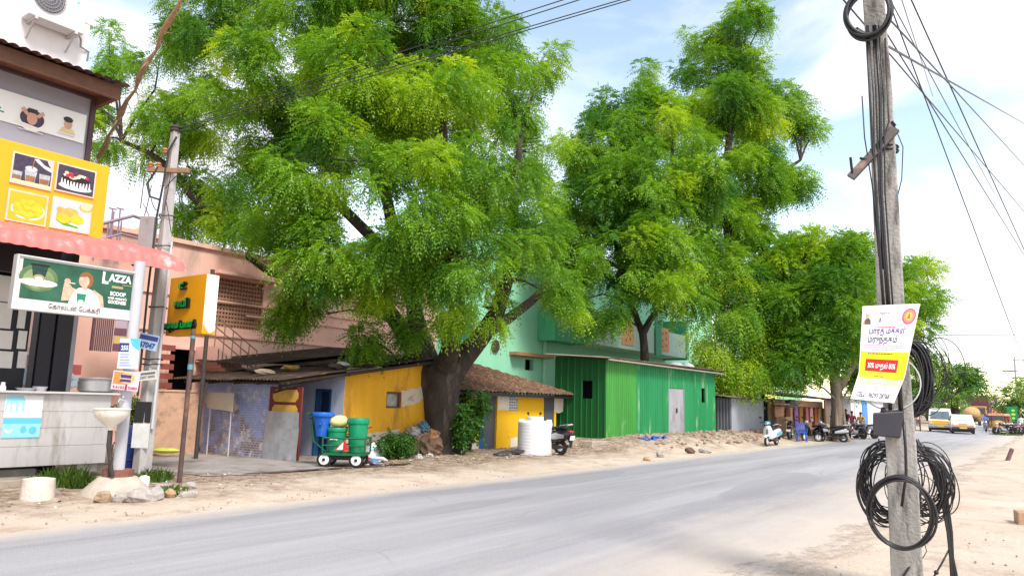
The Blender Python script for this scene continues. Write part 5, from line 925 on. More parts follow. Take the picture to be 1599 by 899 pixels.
def scooter(loc, rz, label, bodym, accent, group=None, box=False):
    t = thing('scooter', loc, label, 'scooter', group, rz); wheel(t, .62, .22, .09, M['lgrey']); wheel(t, -.58, .22, .1, M['lgrey'])
    b = MB(); hull(b, [(-.98, .66, .04, .04), (-.88, .62, .15, .13), (-.6, .56, .2, .2), (-.25, .52, .19, .19), (-.05, .45, .15, .14), (.02, .34, .1, .06)]); b.build('rear_body', bodym, t, smooth=True, world=False)
    b = MB(); hull(b, [(.0, .3, .17, .035), (.25, .29, .18, .03), (.36, .31, .16, .04)], pw=4); b.build('floorboard', M['black'], t, smooth='auto', world=False)
    b = MB()
    P = [(.33, .30, .19), (.38, .5, .22), (.44, .7, .2), (.46, .86, .12)]
    for (x0, z0, w0), (x1, z1, w1) in zip(P, P[1:]): b.hexa([(x0, -w0, z0), (x0, w0, z0), (x0+.1, w0*.3, z0), (x0+.1, -w0*.3, z0)], [(x1, -w1, z1), (x1, w1, z1), (x1+.1, w1*.3, z1), (x1+.1, -w1*.3, z1)])
    b.build('leg_shield', bodym, t, smooth='auto', world=False, bevel=.01)
    b = MB(); hull(b, [(.36, .36, .06, .03), (.5, .44, .085, .05), (.66, .46, .085, .04), (.84, .38, .07, .03)]); b.build('front_mudguard', bodym, t, smooth=True, world=False)
    b = MB(); hull(b, [(-.82, .80, .09, .03), (-.6, .81, .15, .05), (-.3, .78, .15, .05), (.0, .74, .1, .05)]); b.build('seat', M['black'], t, smooth=True, world=False)
    b = MB(); hull(b, [(.38, .95, .1, .06), (.48, .97, .14, .09), (.58, .96, .09, .06)]); b.build('headlight_cowl', accent, t, smooth=True, world=False)
    b = MB(); b.blob((.585, 0, .96), (.03, .08, .05), 12, 8); b.build('headlight', M['chrome'], t, smooth=True, world=False)
    for s in (-1, 1):
        b = MB(); b.tube([(.44, s*.08, .98), (.4, s*.25, 1.0), (.33, s*.36, .98)], .018, 7); b.build('handlebar', M['black'], t, smooth='auto', world=False)
        b = MB(); b.tube([(.42, s*.22, 1.0), (.42, s*.3, 1.16)], .008, 5); b.blob((.42, s*.32, 1.2), (.015, .065, .045), 10, 6); b.build('mirror', M['black'], t, smooth='auto', world=False)
        b = MB(); hull(b, [(-.8, .56, .012, .05), (-.5, .56, .012, .09), (-.15, .5, .012, .05)]); o = b.build('side_panel', accent, t, smooth='auto', world=False); o.location.y = s*.198
    b = MB(); b.tube([(-.62, -.13, .86), (-.9, -.13, .9), (-.98, 0, .92), (-.9, .13, .9), (-.62, .13, .86)], .02, 7); b.build('grab_rail', M['chrome'], t, smooth='auto', world=False)
    b = MB(); hull(b, [(-.9, .7, .12, .05), (-.99, .7, .09, .035)]); b.build('tail_light', mat('tail_red', (.4, .015, .03), .2), t, smooth=True, world=False)
    b = MB(); b.cbox((-.99, 0, .52), (.012, .24, .13), (0, R(-14), 0)); b.build('number_plate', M['white'], t, world=False)
    b = MB(); hull(b, [(-.86, .48, .05, .06), (-.95, .4, .08, .1), (-.93, .28, .07, .04)]); b.build('rear_mudguard', M['black'], t, smooth=True, world=False)
    b = MB(); hull(b, [(-.75, .24, .05, .05), (-.4, .24, .09, .09), (-.1, .27, .08, .06)]); b.tube([(-.2, -.14, .2), (-.75, -.16, .26)], .05, 9); b.build('engine', M['dark_iron'], t, smooth='auto', world=False)
    b = MB(); b.tube([(.5, 0, .8), (.62, 0, .24)], .03, 8); b.tube([(.58, -.06, .4), (.62, -.06, .22)], .02, 6); b.tube([(.58, .06, .4), (.62, .06, .22)], .02, 6); b.tube([(-.2, .1, .2), (-.26, .2, .01)], .012, 5); b.build('fork', M['dark_iron'], t, smooth='auto', world=False)
    return t
def motorcycle(loc, rz, label, tank, group=None):
    t = thing('motorcycle', loc, label, 'motorcycle', group, rz); wheel(t, .66, .3, .09, M['lgrey'], True); wheel(t, -.62, .3, .11, M['lgrey'], True)
    b = MB(); hull(b, [(-.02, .8, .1, .07), (.12, .84, .15, .12), (.32, .86, .14, .11), (.44, .84, .06, .06)]); b.build('fuel_tank', tank, t, smooth=True, world=False)
    b = MB(); hull(b, [(-.78, .86, .08, .03), (-.5, .82, .14, .05), (-.2, .79, .12, .05), (.02, .78, .07, .04)]); b.build('seat', M['black'], t, smooth=True, world=False)
    b = MB(); hull(b, [(-.95, .78, .03, .02), (-.75, .74, .09, .06), (-.4, .68, .12, .1), (-.1, .64, .11, .09)]); b.build('tail', tank, t, smooth=True, world=False)
    b = MB(); b.tube([(.42, 0, .86), (.3, 0, .4), (-.1, 0, .3), (-.3, 0, .6), (.38, 0, .8)], .025, 7); b.tube([(-.1, .06, .32), (-.62, .08, .3)], .025, 6); b.tube([(-.1, -.06, .32), (-.62, -.08, .3)], .025, 6); b.tube([(-.62, .1, .32), (-.42, .1, .72)], .028, 7); b.tube([(-.62, -.1, .32), (-.42, -.1, .72)], .028, 7); b.tube([(-.05, .12, .3), (-.05, .26, .02)], .012, 5); b.build('frame', M['dark_iron'], t, smooth='auto', world=False)
    b = MB(); hull(b, [(-.12, .42, .09, .1), (.1, .44, .12, .12), (.26, .5, .09, .13)]); b.build('engine', M['grey'], t, smooth='auto', world=False)
    b = MB(); b.tube([(.26, -.1, .5), (.3, -.12, .25), (0, -.15, .22), (-.7, -.17, .34)], .035, 8); b.build('exhaust', M['chrome'], t, smooth='auto', world=False)
    for s in (-1, 1):
        b = MB(); b.tube([(.46, s*.07, .92), (.66, s*.07, .3)], .024, 7); b.build('fork', M['chrome'], t, smooth='auto', world=False)
        b = MB(); b.tube([(.44, s*.05, .95), (.42, s*.2, 1.02), (.3, s*.36, 1.0)], .017, 7); b.build('handlebar', M['black'], t, smooth='auto', world=False)
        b = MB(); b.tube([(.4, s*.22, 1.02), (.42, s*.28, 1.16)], .008, 5); b.blob((.42, s*.31, 1.2), (.015, .06, .045), 10, 6); b.build('mirror', M['black'], t, smooth='auto', world=False)
    b = MB(); hull(b, [(.46, .9, .06, .06), (.54, .9, .1, .11), (.62, .89, .08, .09)]); b.build('headlight', M['chrome'], t, smooth=True, world=False)
    b = MB(); hull(b, [(.4, .56, .03, .02), (.6, .64, .06, .025), (.8, .6, .05, .025), (.93, .5, .03, .02)]); b.build('front_mudguard', tank, t, smooth=True, world=False)
    b = MB(); hull(b, [(-.6, .63, .05, .03), (-.82, .62, .06, .03), (-.98, .5, .05, .03)]); b.build('rear_mudguard', M['black'], t, smooth=True, world=False)
    b = MB(); b.blob((-.97, 0, .72), (.03, .06, .04), 10, 6); b.build('tail_light', mat('tail_red', (.4, .015, .03), .2), t, smooth=True, world=False)
    b = MB(); b.cbox((-1.0, 0, .52), (.012, .2, .12), (0, R(-20), 0)); b.build('number_plate', M['white'], t, world=False)
    return t
PB = mat('paint_black', (.012, .012, .015), .25, .1, 3, 0, coat=.6); PW = mat('paint_white', (.72, .72, .76), .25, .05, 3, 0, coat=.6); PS = mat('paint_silver', (.42, .43, .46), .3, .08, 3, 0, metal=.4, coat=.5); PT = mat('paint_teal', (.03, .35, .5), .3, .08, 3, 0, coat=.5); PM = mat('paint_maroon', (.25, .02, .05), .3, .1, 3, 0, coat=.5)
def on(px, py, z=0): p = pg(px, py, z); return (p.x, p.y, gz(p.x, p.y))
p = pg(893, 711, .03); q = scooter((p.x-.35, p.y+.75, gz(p.x, p.y)), R(88), 'black scooter parked tail outward beside the white water tank', PB, PS)
p = on(1205, 692, .1); scooter((p[0], p[1], p[2]), R(178), 'white and teal scooter parked on the sandy edge before the grey kiosk', PW, PT)
p = on(1258, 686, .1); motorcycle((p[0]+.6, p[1]+.9, p[2]), R(10), 'black motorcycle behind the blue plastic chair at the peach shop', PB, 'motorcycles along the left verge')
p = on(1278, 686, .1); scooter((p[0]+.3, p[1]+.3, p[2]), R(150), 'black scooter with silver panels right of the blue chair', PB, PS)
p = on(1298, 688, .05); scooter((p[0], p[1], p[2]), R(115), 'dark scooter with silver side panels tail outward at the foot of the buttressed tree', PB, PS)
p = on(1336, 684, .05); motorcycle(p, R(150), 'black motorcycle just right of the buttressed tree trunk', PB, 'motorcycles along the left verge')
p = on(1352, 683, .05); motorcycle(p, R(140), 'grey motorcycle nearest the cable pole, with a rider in yellow behind it', M['grey'], 'motorcycles along the left verge')
p = on(1322, 681, .05); motorcycle((p[0]+.5, p[1]+.5, p[2]), R(160), 'maroon motorcycle half hidden behind the buttressed tree trunk', PM, 'motorcycles along the left verge')
for k, (px, c_) in enumerate(((1569, PB), (1578, M['grey']), (1588, PM), (1597, PB))):
    p = pg(px, 679); motorcycle((p.x, p.y, 0), R(120+15*k), ('black motorcycle leftmost in the row by the green board', 'grey motorcycle second in the row by the green board', 'maroon motorcycle third in the row by the green board', 'black motorcycle rightmost in the row by the green board')[k], c_, 'motorcycles parked on the right verge')
# ---------------------------------------------------------------- people
def person(loc, rz, label, shirt, trousers, pose='stand', hgt=1.68):
    k = hgt/1.7; sit = pose == 'sit'
    hz = .86 if not sit else .80
    J = {'pel': (0, 0, hz), 'wai': (.01, 0, hz+.16), 'che': (.0, 0, hz+.36), 'nek': (.01, 0, hz+.56), 'hea': (.03, 0, hz+.66), 'top': (.02, 0, hz+.80)}
    E_ = [('pel', 'wai'), ('wai', 'che'), ('che', 'nek'), ('nek', 'hea'), ('hea', 'top')]
    Rr = {'pel': .13, 'wai': .12, 'che': .14, 'nek': .05, 'hea': .085, 'top': .07}
    for s, n in ((1, 'l'), (-1, 'r')):
        J['sh'+n] = (0, s*.19, hz+.49); Rr['sh'+n] = .06; J['hip'+n] = (0, s*.09, hz-.05); Rr['hip'+n] = .095
        if sit: J['kn'+n] = (.4, s*.14, hz-.08); J['an'+n] = (.42, s*.15, hz-.48); J['to'+n] = (.55, s*.16, hz-.53); J['el'+n] = (.18, s*.24, hz+.25); J['wr'+n] = (.42, s*.2, hz+.24); J['ha'+n] = (.5, s*.19, hz+.24)
        elif pose == 'walk': J['kn'+n] = (.12*s+.05, s*.09, .45); J['an'+n] = (.22*s-.04, s*.09, .08); J['to'+n] = (.22*s+.1, s*.1, .03); J['el'+n] = (-.1*s, s*.25, hz+.22); J['wr'+n] = (-.1*s+.1, s*.24, hz+.02); J['ha'+n] = (-.1*s+.14, s*.23, hz-.06)
        else: J['kn'+n] = (.02, s*.1, .45); J['an'+n] = (0, s*.1, .08); J['to'+n] = (.13, s*.12, .03); J['el'+n] = (-.02, s*.25, hz+.22); J['wr'+n] = (.06, s*.25, hz+.0); J['ha'+n] = (.08, s*.24, hz-.09)
        for a, c, r in (('kn', 'an', 0), ('el', 'wr', 0)): E_.append((a+n, c+n))
        E_ += [('che', 'sh'+n), ('sh'+n, 'el'+n), ('wr'+n, 'ha'+n), ('pel', 'hip'+n), ('hip'+n, 'kn'+n), ('an'+n, 'to'+n)]
        Rr.update({'kn'+n: .065, 'an'+n: .045, 'to'+n: .035, 'el'+n: .042, 'wr'+n: .032, 'ha'+n: .036})
    ks = list(J); me = bpy.data.meshes.new('person'); me.from_pydata([Vector(J[a])*k for a in ks], [(ks.index(a), ks.index(b_)) for a, b_ in E_], [])
    o = bpy.data.objects.new('tmp', me); COL.objects.link(o); md = o.modifiers.new('s', 'SKIN')
    for i, a in enumerate(ks): me.skin_vertices[0].data[i].radius = (Rr[a]*k, Rr[a]*k*(1.0 if a not in ('che', 'wai') else .85))
    me.skin_vertices[0].data[0].use_root = True
    sb = o.modifiers.new('u', 'SUBSURF'); sb.levels = 2; sb.render_levels = 2
    dg = bpy.context.evaluated_depsgraph_get(); m2 = bpy.data.meshes.new_from_object(o.evaluated_get(dg)); bpy.data.objects.remove(o)
    for m in (shirt, trousers, M['skin'], M['black']): m2.materials.append(m)
    for pgn in m2.polygons:
        c = pgn.center/k
        if c.z > hz+.555: mi = 2
        elif (Vector(c)-Vector(J['hal'])).length < .14 or (Vector(c)-Vector(J['har'])).length < .14 or (Vector(c)-Vector(J['wrl'])).length < .1 or (Vector(c)-Vector(J['wrr'])).length < .1: mi = 2
        elif c.z > hz+.02 and not (sit and c.x > .28 and c.z < hz+.1): mi = 0
        elif c.z < (.06 if not sit else hz-.5): mi = 3
        else: mi = 1
        pgn.material_index = mi; pgn.use_smooth = True
    t = bpy.data.objects.new('person', m2); COL.objects.link(t); t.location = loc; t.rotation_euler.z = rz; ORG[t.name] = Vector(loc); tag(t, label, 'person')
    b = MB(); hx = Vector(J['hea'])*k; b.blob(hx+Vector((-.025, 0, .085))*k, (.1*k, .088*k, .095*k), 14, 9); b.build('hair', M['hair'], t, smooth=True, world=False)
    b = MB(); b.blob(hx+Vector((.085, 0, .02))*k, (.022, .014, .022), 8, 6)
    b.build('nose', M['skin'], t, smooth=True, world=False)
    b = MB()
    for s in (-1, 1): b.blob(hx+Vector((.072, s*.032, .05))*k, (.012, .013, .009), 8, 5)
    b.build('eyes', M['black'], t, world=False)
    return t
C = lambda n, c: mat('cloth_'+n, c, .9, .12, 6)
p = on(1326, 679, .05); person((p[0]+.3, p[1]+.2, p[2]), R(190), 'person in dark clothes standing by the motorcycles beside the buttressed tree', C('black', (.02, .02, .025)), C('charcoal', (.03, .03, .04)))
p = on(1339, 680, .05); person((p[0]+.6, p[1]+.4, p[2]), R(200), 'person in a maroon top behind the parked motorcycles near the blue shutter', C('maroon', (.22, .03, .06)), C('slate', (.06, .07, .1)), 'stand', 1.6)
p = on(1352, 681, .05); person((p[0]+.8, p[1]+.4, p[2]), R(170), 'person in a mustard yellow shirt behind the grey motorcycle', C('mustard', (.5, .28, .03)), C('slate', (.06, .07, .1)), 'stand', 1.55)
p = pg(1540, 674); m_ = motorcycle((p.x, p.y, 0), R(185), 'dark motorcycle ridden towards the camera by a person in blue', PB); person((p.x-.1, p.y, .06), R(185), 'person in a blue shirt riding a motorcycle on the road near the autos', C('blue', (.1, .2, .5)), C('indigo', (.06, .08, .2)), 'sit')
p = pg(1596, 676); person((p.x, p.y, 0), R(170), 'person in a white shirt standing behind the motorcycles at the right edge', C('white', (.7, .7, .7)), C('slate', (.06, .07, .1)))
p = pg(1434, 668); person((p.x, p.y, .02), R(200), 'person in a pale pink top standing before the green awning stall', C('pale', (.6, .4, .42)), C('slate', (.06, .07, .1)))
# ---------------------------------------------------------------- van, car, autos, truck
def loft_car(name, loc, rz, label, cat, body, glass, roofm, dims, prof, bonnet, lights, extra=None):
    L_, W, Hh = dims; t = thing(name, loc, label, cat, None, rz); b = MB()
    # prof: side outline (x, z) going round, extruded over the width with tumblehome
    def ext(b, prof, w0, w1, zmid, ztop):
        rings = []
        for s in (-1, 1):
            rings.append([b._v((x, s*(w0 if z <= zmid else w0+(w1-w0)*(z-zmid)/(ztop-zmid)), z)) for x, z in prof])
        n = len(prof)
        b.face(rings[0]); b.face(rings[1][::-1])
        for j in range(n): b.face((rings[0][j], rings[0][(j+1) % n], rings[1][(j+1) % n], rings[1][j]))
    ext(b, prof, W/2, W/2*.86, bonnet, Hh); b.build('body', body, t, smooth='auto', world=False, bevel=.05)
    return t, ext
def van():
    p = pg(1470, 674); W, Hh = 1.85, 2.05; loc = (p.x+2.2, p.y+.3, .01); cream = mat('van_white', (.74, .72, .68), .35, .05, 2, 0, coat=.4); ye = mat('van_yellow', (.80, .47, .02), .4, .08, 2, 0, coat=.4)
    prof = [(2.15, .34), (2.2, .55), (2.16, .95), (2.02, 1.08), (1.62, 1.75), (1.45, 1.98), (-2.0, 2.05), (-2.15, 1.9), (-2.2, .4)]
    t, ext = loft_car('minivan', loc, R(187), 'white and yellow minivan driving towards the camera beside an orange and white car', 'van', cream, None, None, (4.4, W, Hh), prof, 1.0, None)
    b = MB(); b.hexa([(2.06, -.76, 1.10), (2.06, .76, 1.10), (2.0, .76, 1.10), (2.0, -.76, 1.10)], [(1.64, -.68, 1.76), (1.64, .68, 1.76), (1.58, .68, 1.76), (1.58, -.68, 1.76)]); b.build('windscreen', mat('screen_glass', (.10, .14, .17), .05, .3, 3, 0, spec=.9), t, world=False)
    b = MB(); b.box(2.175, 2.225, -.9, .9, .62, .96); b.build('yellow_band', ye, t, world=False, bevel=.015)
    for s in (-1, 1):
        b = MB(); b.box(2.2, 2.25, s*.72-.13, s*.72+.13, .66, .86); b.build('headlight', M['chrome'], t, world=False, bevel=.02)
        b = MB(); b.tube([(1.9, s*.9, 1.2), (2.05, s*1.05, 1.25)], .02, 5); b.box(2.0, 2.08, s*1.06-.08, s*1.06+.08, 1.15, 1.42); b.build('mirror', M['black'], t, world=False)
        b = MB(); b.box(-1.8, 1.35, s*.90-.015, s*.90+.015, 1.15, 1.62); b.build('side_window', M['glass_dark'], t, world=False)
        for x in (1.4, -1.35):
            b = MB(); b.lathe([(.0, -.1), (.2, -.1), (.32, -.09), (.33, 0), (.32, .09), (0, .09)], (x, s*.8, .33), 18, Matrix.Rotation(R(90), 3, 'X')); w = b.build('wheel', M['rubber'], t, smooth='auto', world=False)
            b = MB(); b.lathe([(0, 0), (.19, 0), (.19, .02), (0, .03)], (x, s*(.9+.005), .33), 16, Matrix.Rotation(R(-90*s), 3, 'X')); b.build('rim', M['lgrey'], w, world=False)
    b = MB(); b.box(2.14, 2.3, -.92, .92, .34, .56); b.build('bumper', M['grey'], t, world=False, bevel=.04)
    b = MB(); b.box(2.305, 2.315, -.26, .26, .4, .52); b.build('number_plate', ye, t, world=False)
    b = MB(); b.box(2.02, 2.22, -.86, .86, .14, .34); b.build('underside', M['black'], t, world=False)
van()
def taxi():
    p = pg(1499, 677); W, Hh = 1.66, 1.55; loc = (p.x+2.1, p.y-.0, .01); wh = mat('car_white', (.76, .71, .66), .3, .05, 2, 0, coat=.5); og = mat('car_peach', (.72, .36, .14), .35, .1, 2, 0, coat=.4)
    prof = [(2.05, .38), (2.12, .55), (2.05, .82), (1.2, .98), (.75, 1.05), (.3, 1.5), (-.9, 1.55), (-1.55, 1.1), (-2.1, .95), (-2.15, .4)]
    t, ext = loft_car('taxi_car', loc, R(187), 'white and orange car driving towards the camera right of the minivan', 'car', wh, None, None, (4.3, W, Hh), prof, 1.0, None)
    b = MB(); b.hexa([(.79, -.68, 1.07), (.79, .68, 1.07), (.73, .68, 1.07), (.73, -.68, 1.07)], [(.36, -.6, 1.47), (.36, .6, 1.47), (.3, .6, 1.47), (.3, -.6, 1.47)]); b.build('windscreen', mat('screen_bright', (.5, .5, .5), .06, .2, 3, 0, spec=.9), t, world=False)
    b = MB(); b.box(2.05, 2.14, -.74, .74, .57, .72); b.box(2.0, 2.12, -.3, .3, .72, .84); b.build('grille', og, t, world=False, bevel=.02)
    for s in (-1, 1):
        b = MB(); b.lathe([(0, 0), (.1, 0), (.11, -.03), (.1, .05), (0, .06)], (2.08, s*.66, .7), 14, Matrix.Rotation(R(90), 3, 'Y')); b.build('headlight', M['chrome'], t, smooth='auto', world=False)
        b = MB(); b.box(-1.2, .45, s*.78-.02, s*.78+.02, 1.08, 1.42); b.build('side_window', M['glass_dark'], t, world=False)
        b = MB(); b.box(.7, .78, s*.92-.07, s*.92+.07, 1.02, 1.14); b.tube([(.7, s*.8, 1.03), (.74, s*.9, 1.06)], .015, 5); b.build('mirror', M['black'], t, world=False)
        for x in (1.35, -1.3):
            b = MB(); b.lathe([(.0, -.09), (.2, -.09), (.31, -.08), (.32, 0), (.31, .08), (0, .08)], (x, s*.72, .32), 18, Matrix.Rotation(R(90), 3, 'X')); w = b.build('wheel', M['rubber'], t, smooth='auto', world=False)
            b = MB(); b.lathe([(0, 0), (.18, 0), (.18, .02), (0, .03)], (x, s*.805, .32), 16, Matrix.Rotation(R(-90*s), 3, 'X')); b.build('rim', M['lgrey'], w, world=False)
    b = MB(); b.box(2.06, 2.24, -.82, .82, .36, .54); b.build('bumper', M['dark_iron'], t, world=False, bevel=.03)
    b = MB(); b.box(2.245, 2.255, -.26, .26, .41, .53); b.build('number_plate', mat('plate_yellow', (.7, .5, .1), .5), t, world=False)
    b = MB(); b.box(1.9, 2.18, -.78, .78, .14, .36); b.build('underside', M['black'], t, world=False)
taxi()
def auto(px, py, rz, label, first=None):
    p = pg(px, py); loc = (p.x, p.y, .01)
    if first: c = copy_tree(first); c.location = loc; c.rotation_euler.z = rz; c['label'] = label; return c
    t = thing('auto_rickshaw', loc, label, 'auto rickshaw', 'auto rickshaws at the far end of the road', rz); ye = mat('auto_ochre', (.62, .30, .05), .5, .15, 3, 0); b = MB()
    hull(b, [(1.35, .55, .12, .2), (1.15, .65, .35, .35), (.7, .7, .55, .4)]); b.build('nose', ye, t, smooth=True, world=False)
    b = MB(); b.box(-1.3, .3, -.65, .65, .35, .85); b.box(.3, .8, -.62, .62, .3, .4); b.build('body', ye, t, world=False, bevel=.05)
    b = MB(); b.hexa([(-1.3, -.65, 1.5), (-1.3, .65, 1.5), (.75, .6, 1.5), (.75, -.6, 1.5)], [(-1.2, -.55, 1.72), (-1.2, .55, 1.72), (.6, .5, 1.72), (.6, -.5, 1.72)]); b.box(-1.32, -1.28, -.64, .64, .85, 1.5); b.build('hood', mat('auto_hood', (.45, .25, .16), .8), t, world=False, bevel=.04)
    b = MB(); b.hexa([(.85, -.5, 1.0), (.85, .5, 1.0), (.81, .5, 1.0), (.81, -.5, 1.0)], [(.7, -.5, 1.5), (.7, .5, 1.5), (.66, .5, 1.5), (.66, -.5, 1.5)]); b.build('windscreen', M['glass_dark'], t, world=False)
    for s in (-1, 1):
        b = MB(); b.tube([(.75, s*.58, .5), (.7, s*.58, 1.5)], .03, 6); b.tube([(-.3, s*.63, .8), (-.3, s*.6, 1.5)], .03, 6); b.build('pillar', M['black'], t, world=False)
    for x, y in ((1.1, 0), (-.8, .6), (-.8, -.6)): b = MB(); b.lathe([(0, -.06), (.2, -.06), (.22, 0), (.2, .06), (0, .06)], (x, y, .22), 14, Matrix.Rotation(R(90), 3, 'X')); b.build('wheel', M['rubber'], t, smooth='auto', world=False)
    b = MB(); b.blob((1.33, 0, .78), (.06, .09, .09), 10, 6); b.build('headlight', M['chrome'], t, world=False)
    return t
a1 = auto(1553, 672, R(190), 'ochre auto rickshaw with a brown hood, left one of the two at the far road'); auto(1563, 673, R(170), 'ochre auto rickshaw with a brown hood, right one beside the motorcycles', a1)
def truck():
    p = pg(1528, 662.5); t = thing('lorry', (p.x+4, p.y, 0), 'maroon high sided lorry seen far down the road under its load', 'lorry', None, R(180)); mm = mat('lorry_maroon', (.13, .05, .06), .7, .2, 1); b = MB()
    b.box(-4.5, 2.2, -1.45, 1.45, 1.1, 4.6); b.build('load_body', mm, t, world=False, bevel=.08)
    b = MB(); b.hexa([(2.25, -1.2, .7), (4.2, -1.2, .7), (4.2, 1.2, .7), (2.25, 1.2, .7)], [(2.25, -1.15, 2.9), (3.8, -1.1, 2.9), (3.8, 1.1, 2.9), (2.25, 1.15, 2.9)]); b.build('cab', mat('lorry_cab', (.4, .2, .08), .5, .2, 1), t, world=False, bevel=.08)
    b = MB(); b.hexa([(4.1, -1, 1.8), (4.1, 1, 1.8), (4.0, 1, 1.8), (4.0, -1, 1.8)], [(3.95, -1, 2.6), (3.95, 1, 2.6), (3.85, 1, 2.6), (3.85, -1, 2.6)]); b.build('windscreen', M['glass_dark'], t, world=False)
    for x in (3.2, -2.2, -3.4):
        for s in (-1, 1): b = MB(); b.lathe([(0, -.14), (.3, -.14), (.5, -.12), (.5, .12), (.3, .14), (0, .14)], (x, s*1.1, .5), 16, Matrix.Rotation(R(90), 3, 'X')); b.build('wheel', M['rubber'], t, smooth='auto', world=False)
    p = pg(1517, 664); t = thing('hay_cart', (p.x+1.5, p.y, 0), 'tan covered load on a small carrier behind the orange and white car', 'carrier', None, R(180)); b = MB(); b.blob((0, 0, 1.7), (1.6, 1.1, .95), 14, 10, .04); b.build('load', mat('tan_load', (.5, .33, .15), .9, .25, 2), t, smooth=True, world=False)
    b = MB(); b.box(-1.7, 1.9, -.95, .95, .55, .9); b.build('chassis', M['dark_iron'], t, world=False)
    for x in (1.3, -1.2):
        for s in (-1, 1): b = MB(); b.lathe([(0, -.08), (.3, -.08), (.33, 0), (.3, .08), (0, .08)], (x, s*.9, .33), 14, Matrix.Rotation(R(90), 3, 'X')); b.build('wheel', M['rubber'], t, smooth='auto', world=False)
    p = pg(1603, 664); t = thing('parked_car', (p.x, p.y, 0), 'white parked car cut by the right edge behind the motorcycles', 'car', None, R(170)); b = MB(); hull(b, [(2.0, .6, .7, .25), (1.2, .68, .8, .32), (0, .7, .82, .36), (-1.2, .7, .82, .36), (-2, .65, .7, .28)], 16, 4); b.build('body', PW, t, smooth=True, world=False); b = MB(); hull(b, [(.9, 1.0, .7, .06), (.3, 1.25, .62, .22), (-.9, 1.25, .62, .22), (-1.6, 1.0, .6, .06)], 16, 4); b.build('cabin', M['glass_dark'], t, smooth=True, world=False)
    for x in (1.3, -1.3):
        for s in (-1, 1): b = MB(); b.lathe([(0, -.09), (.3, -.09), (.32, 0), (.3, .09), (0, .09)], (x, s*.72, .32), 14, Matrix.Rotation(R(90), 3, 'X')); b.build('wheel', M['rubber'], t, smooth='auto', world=False)
truck()
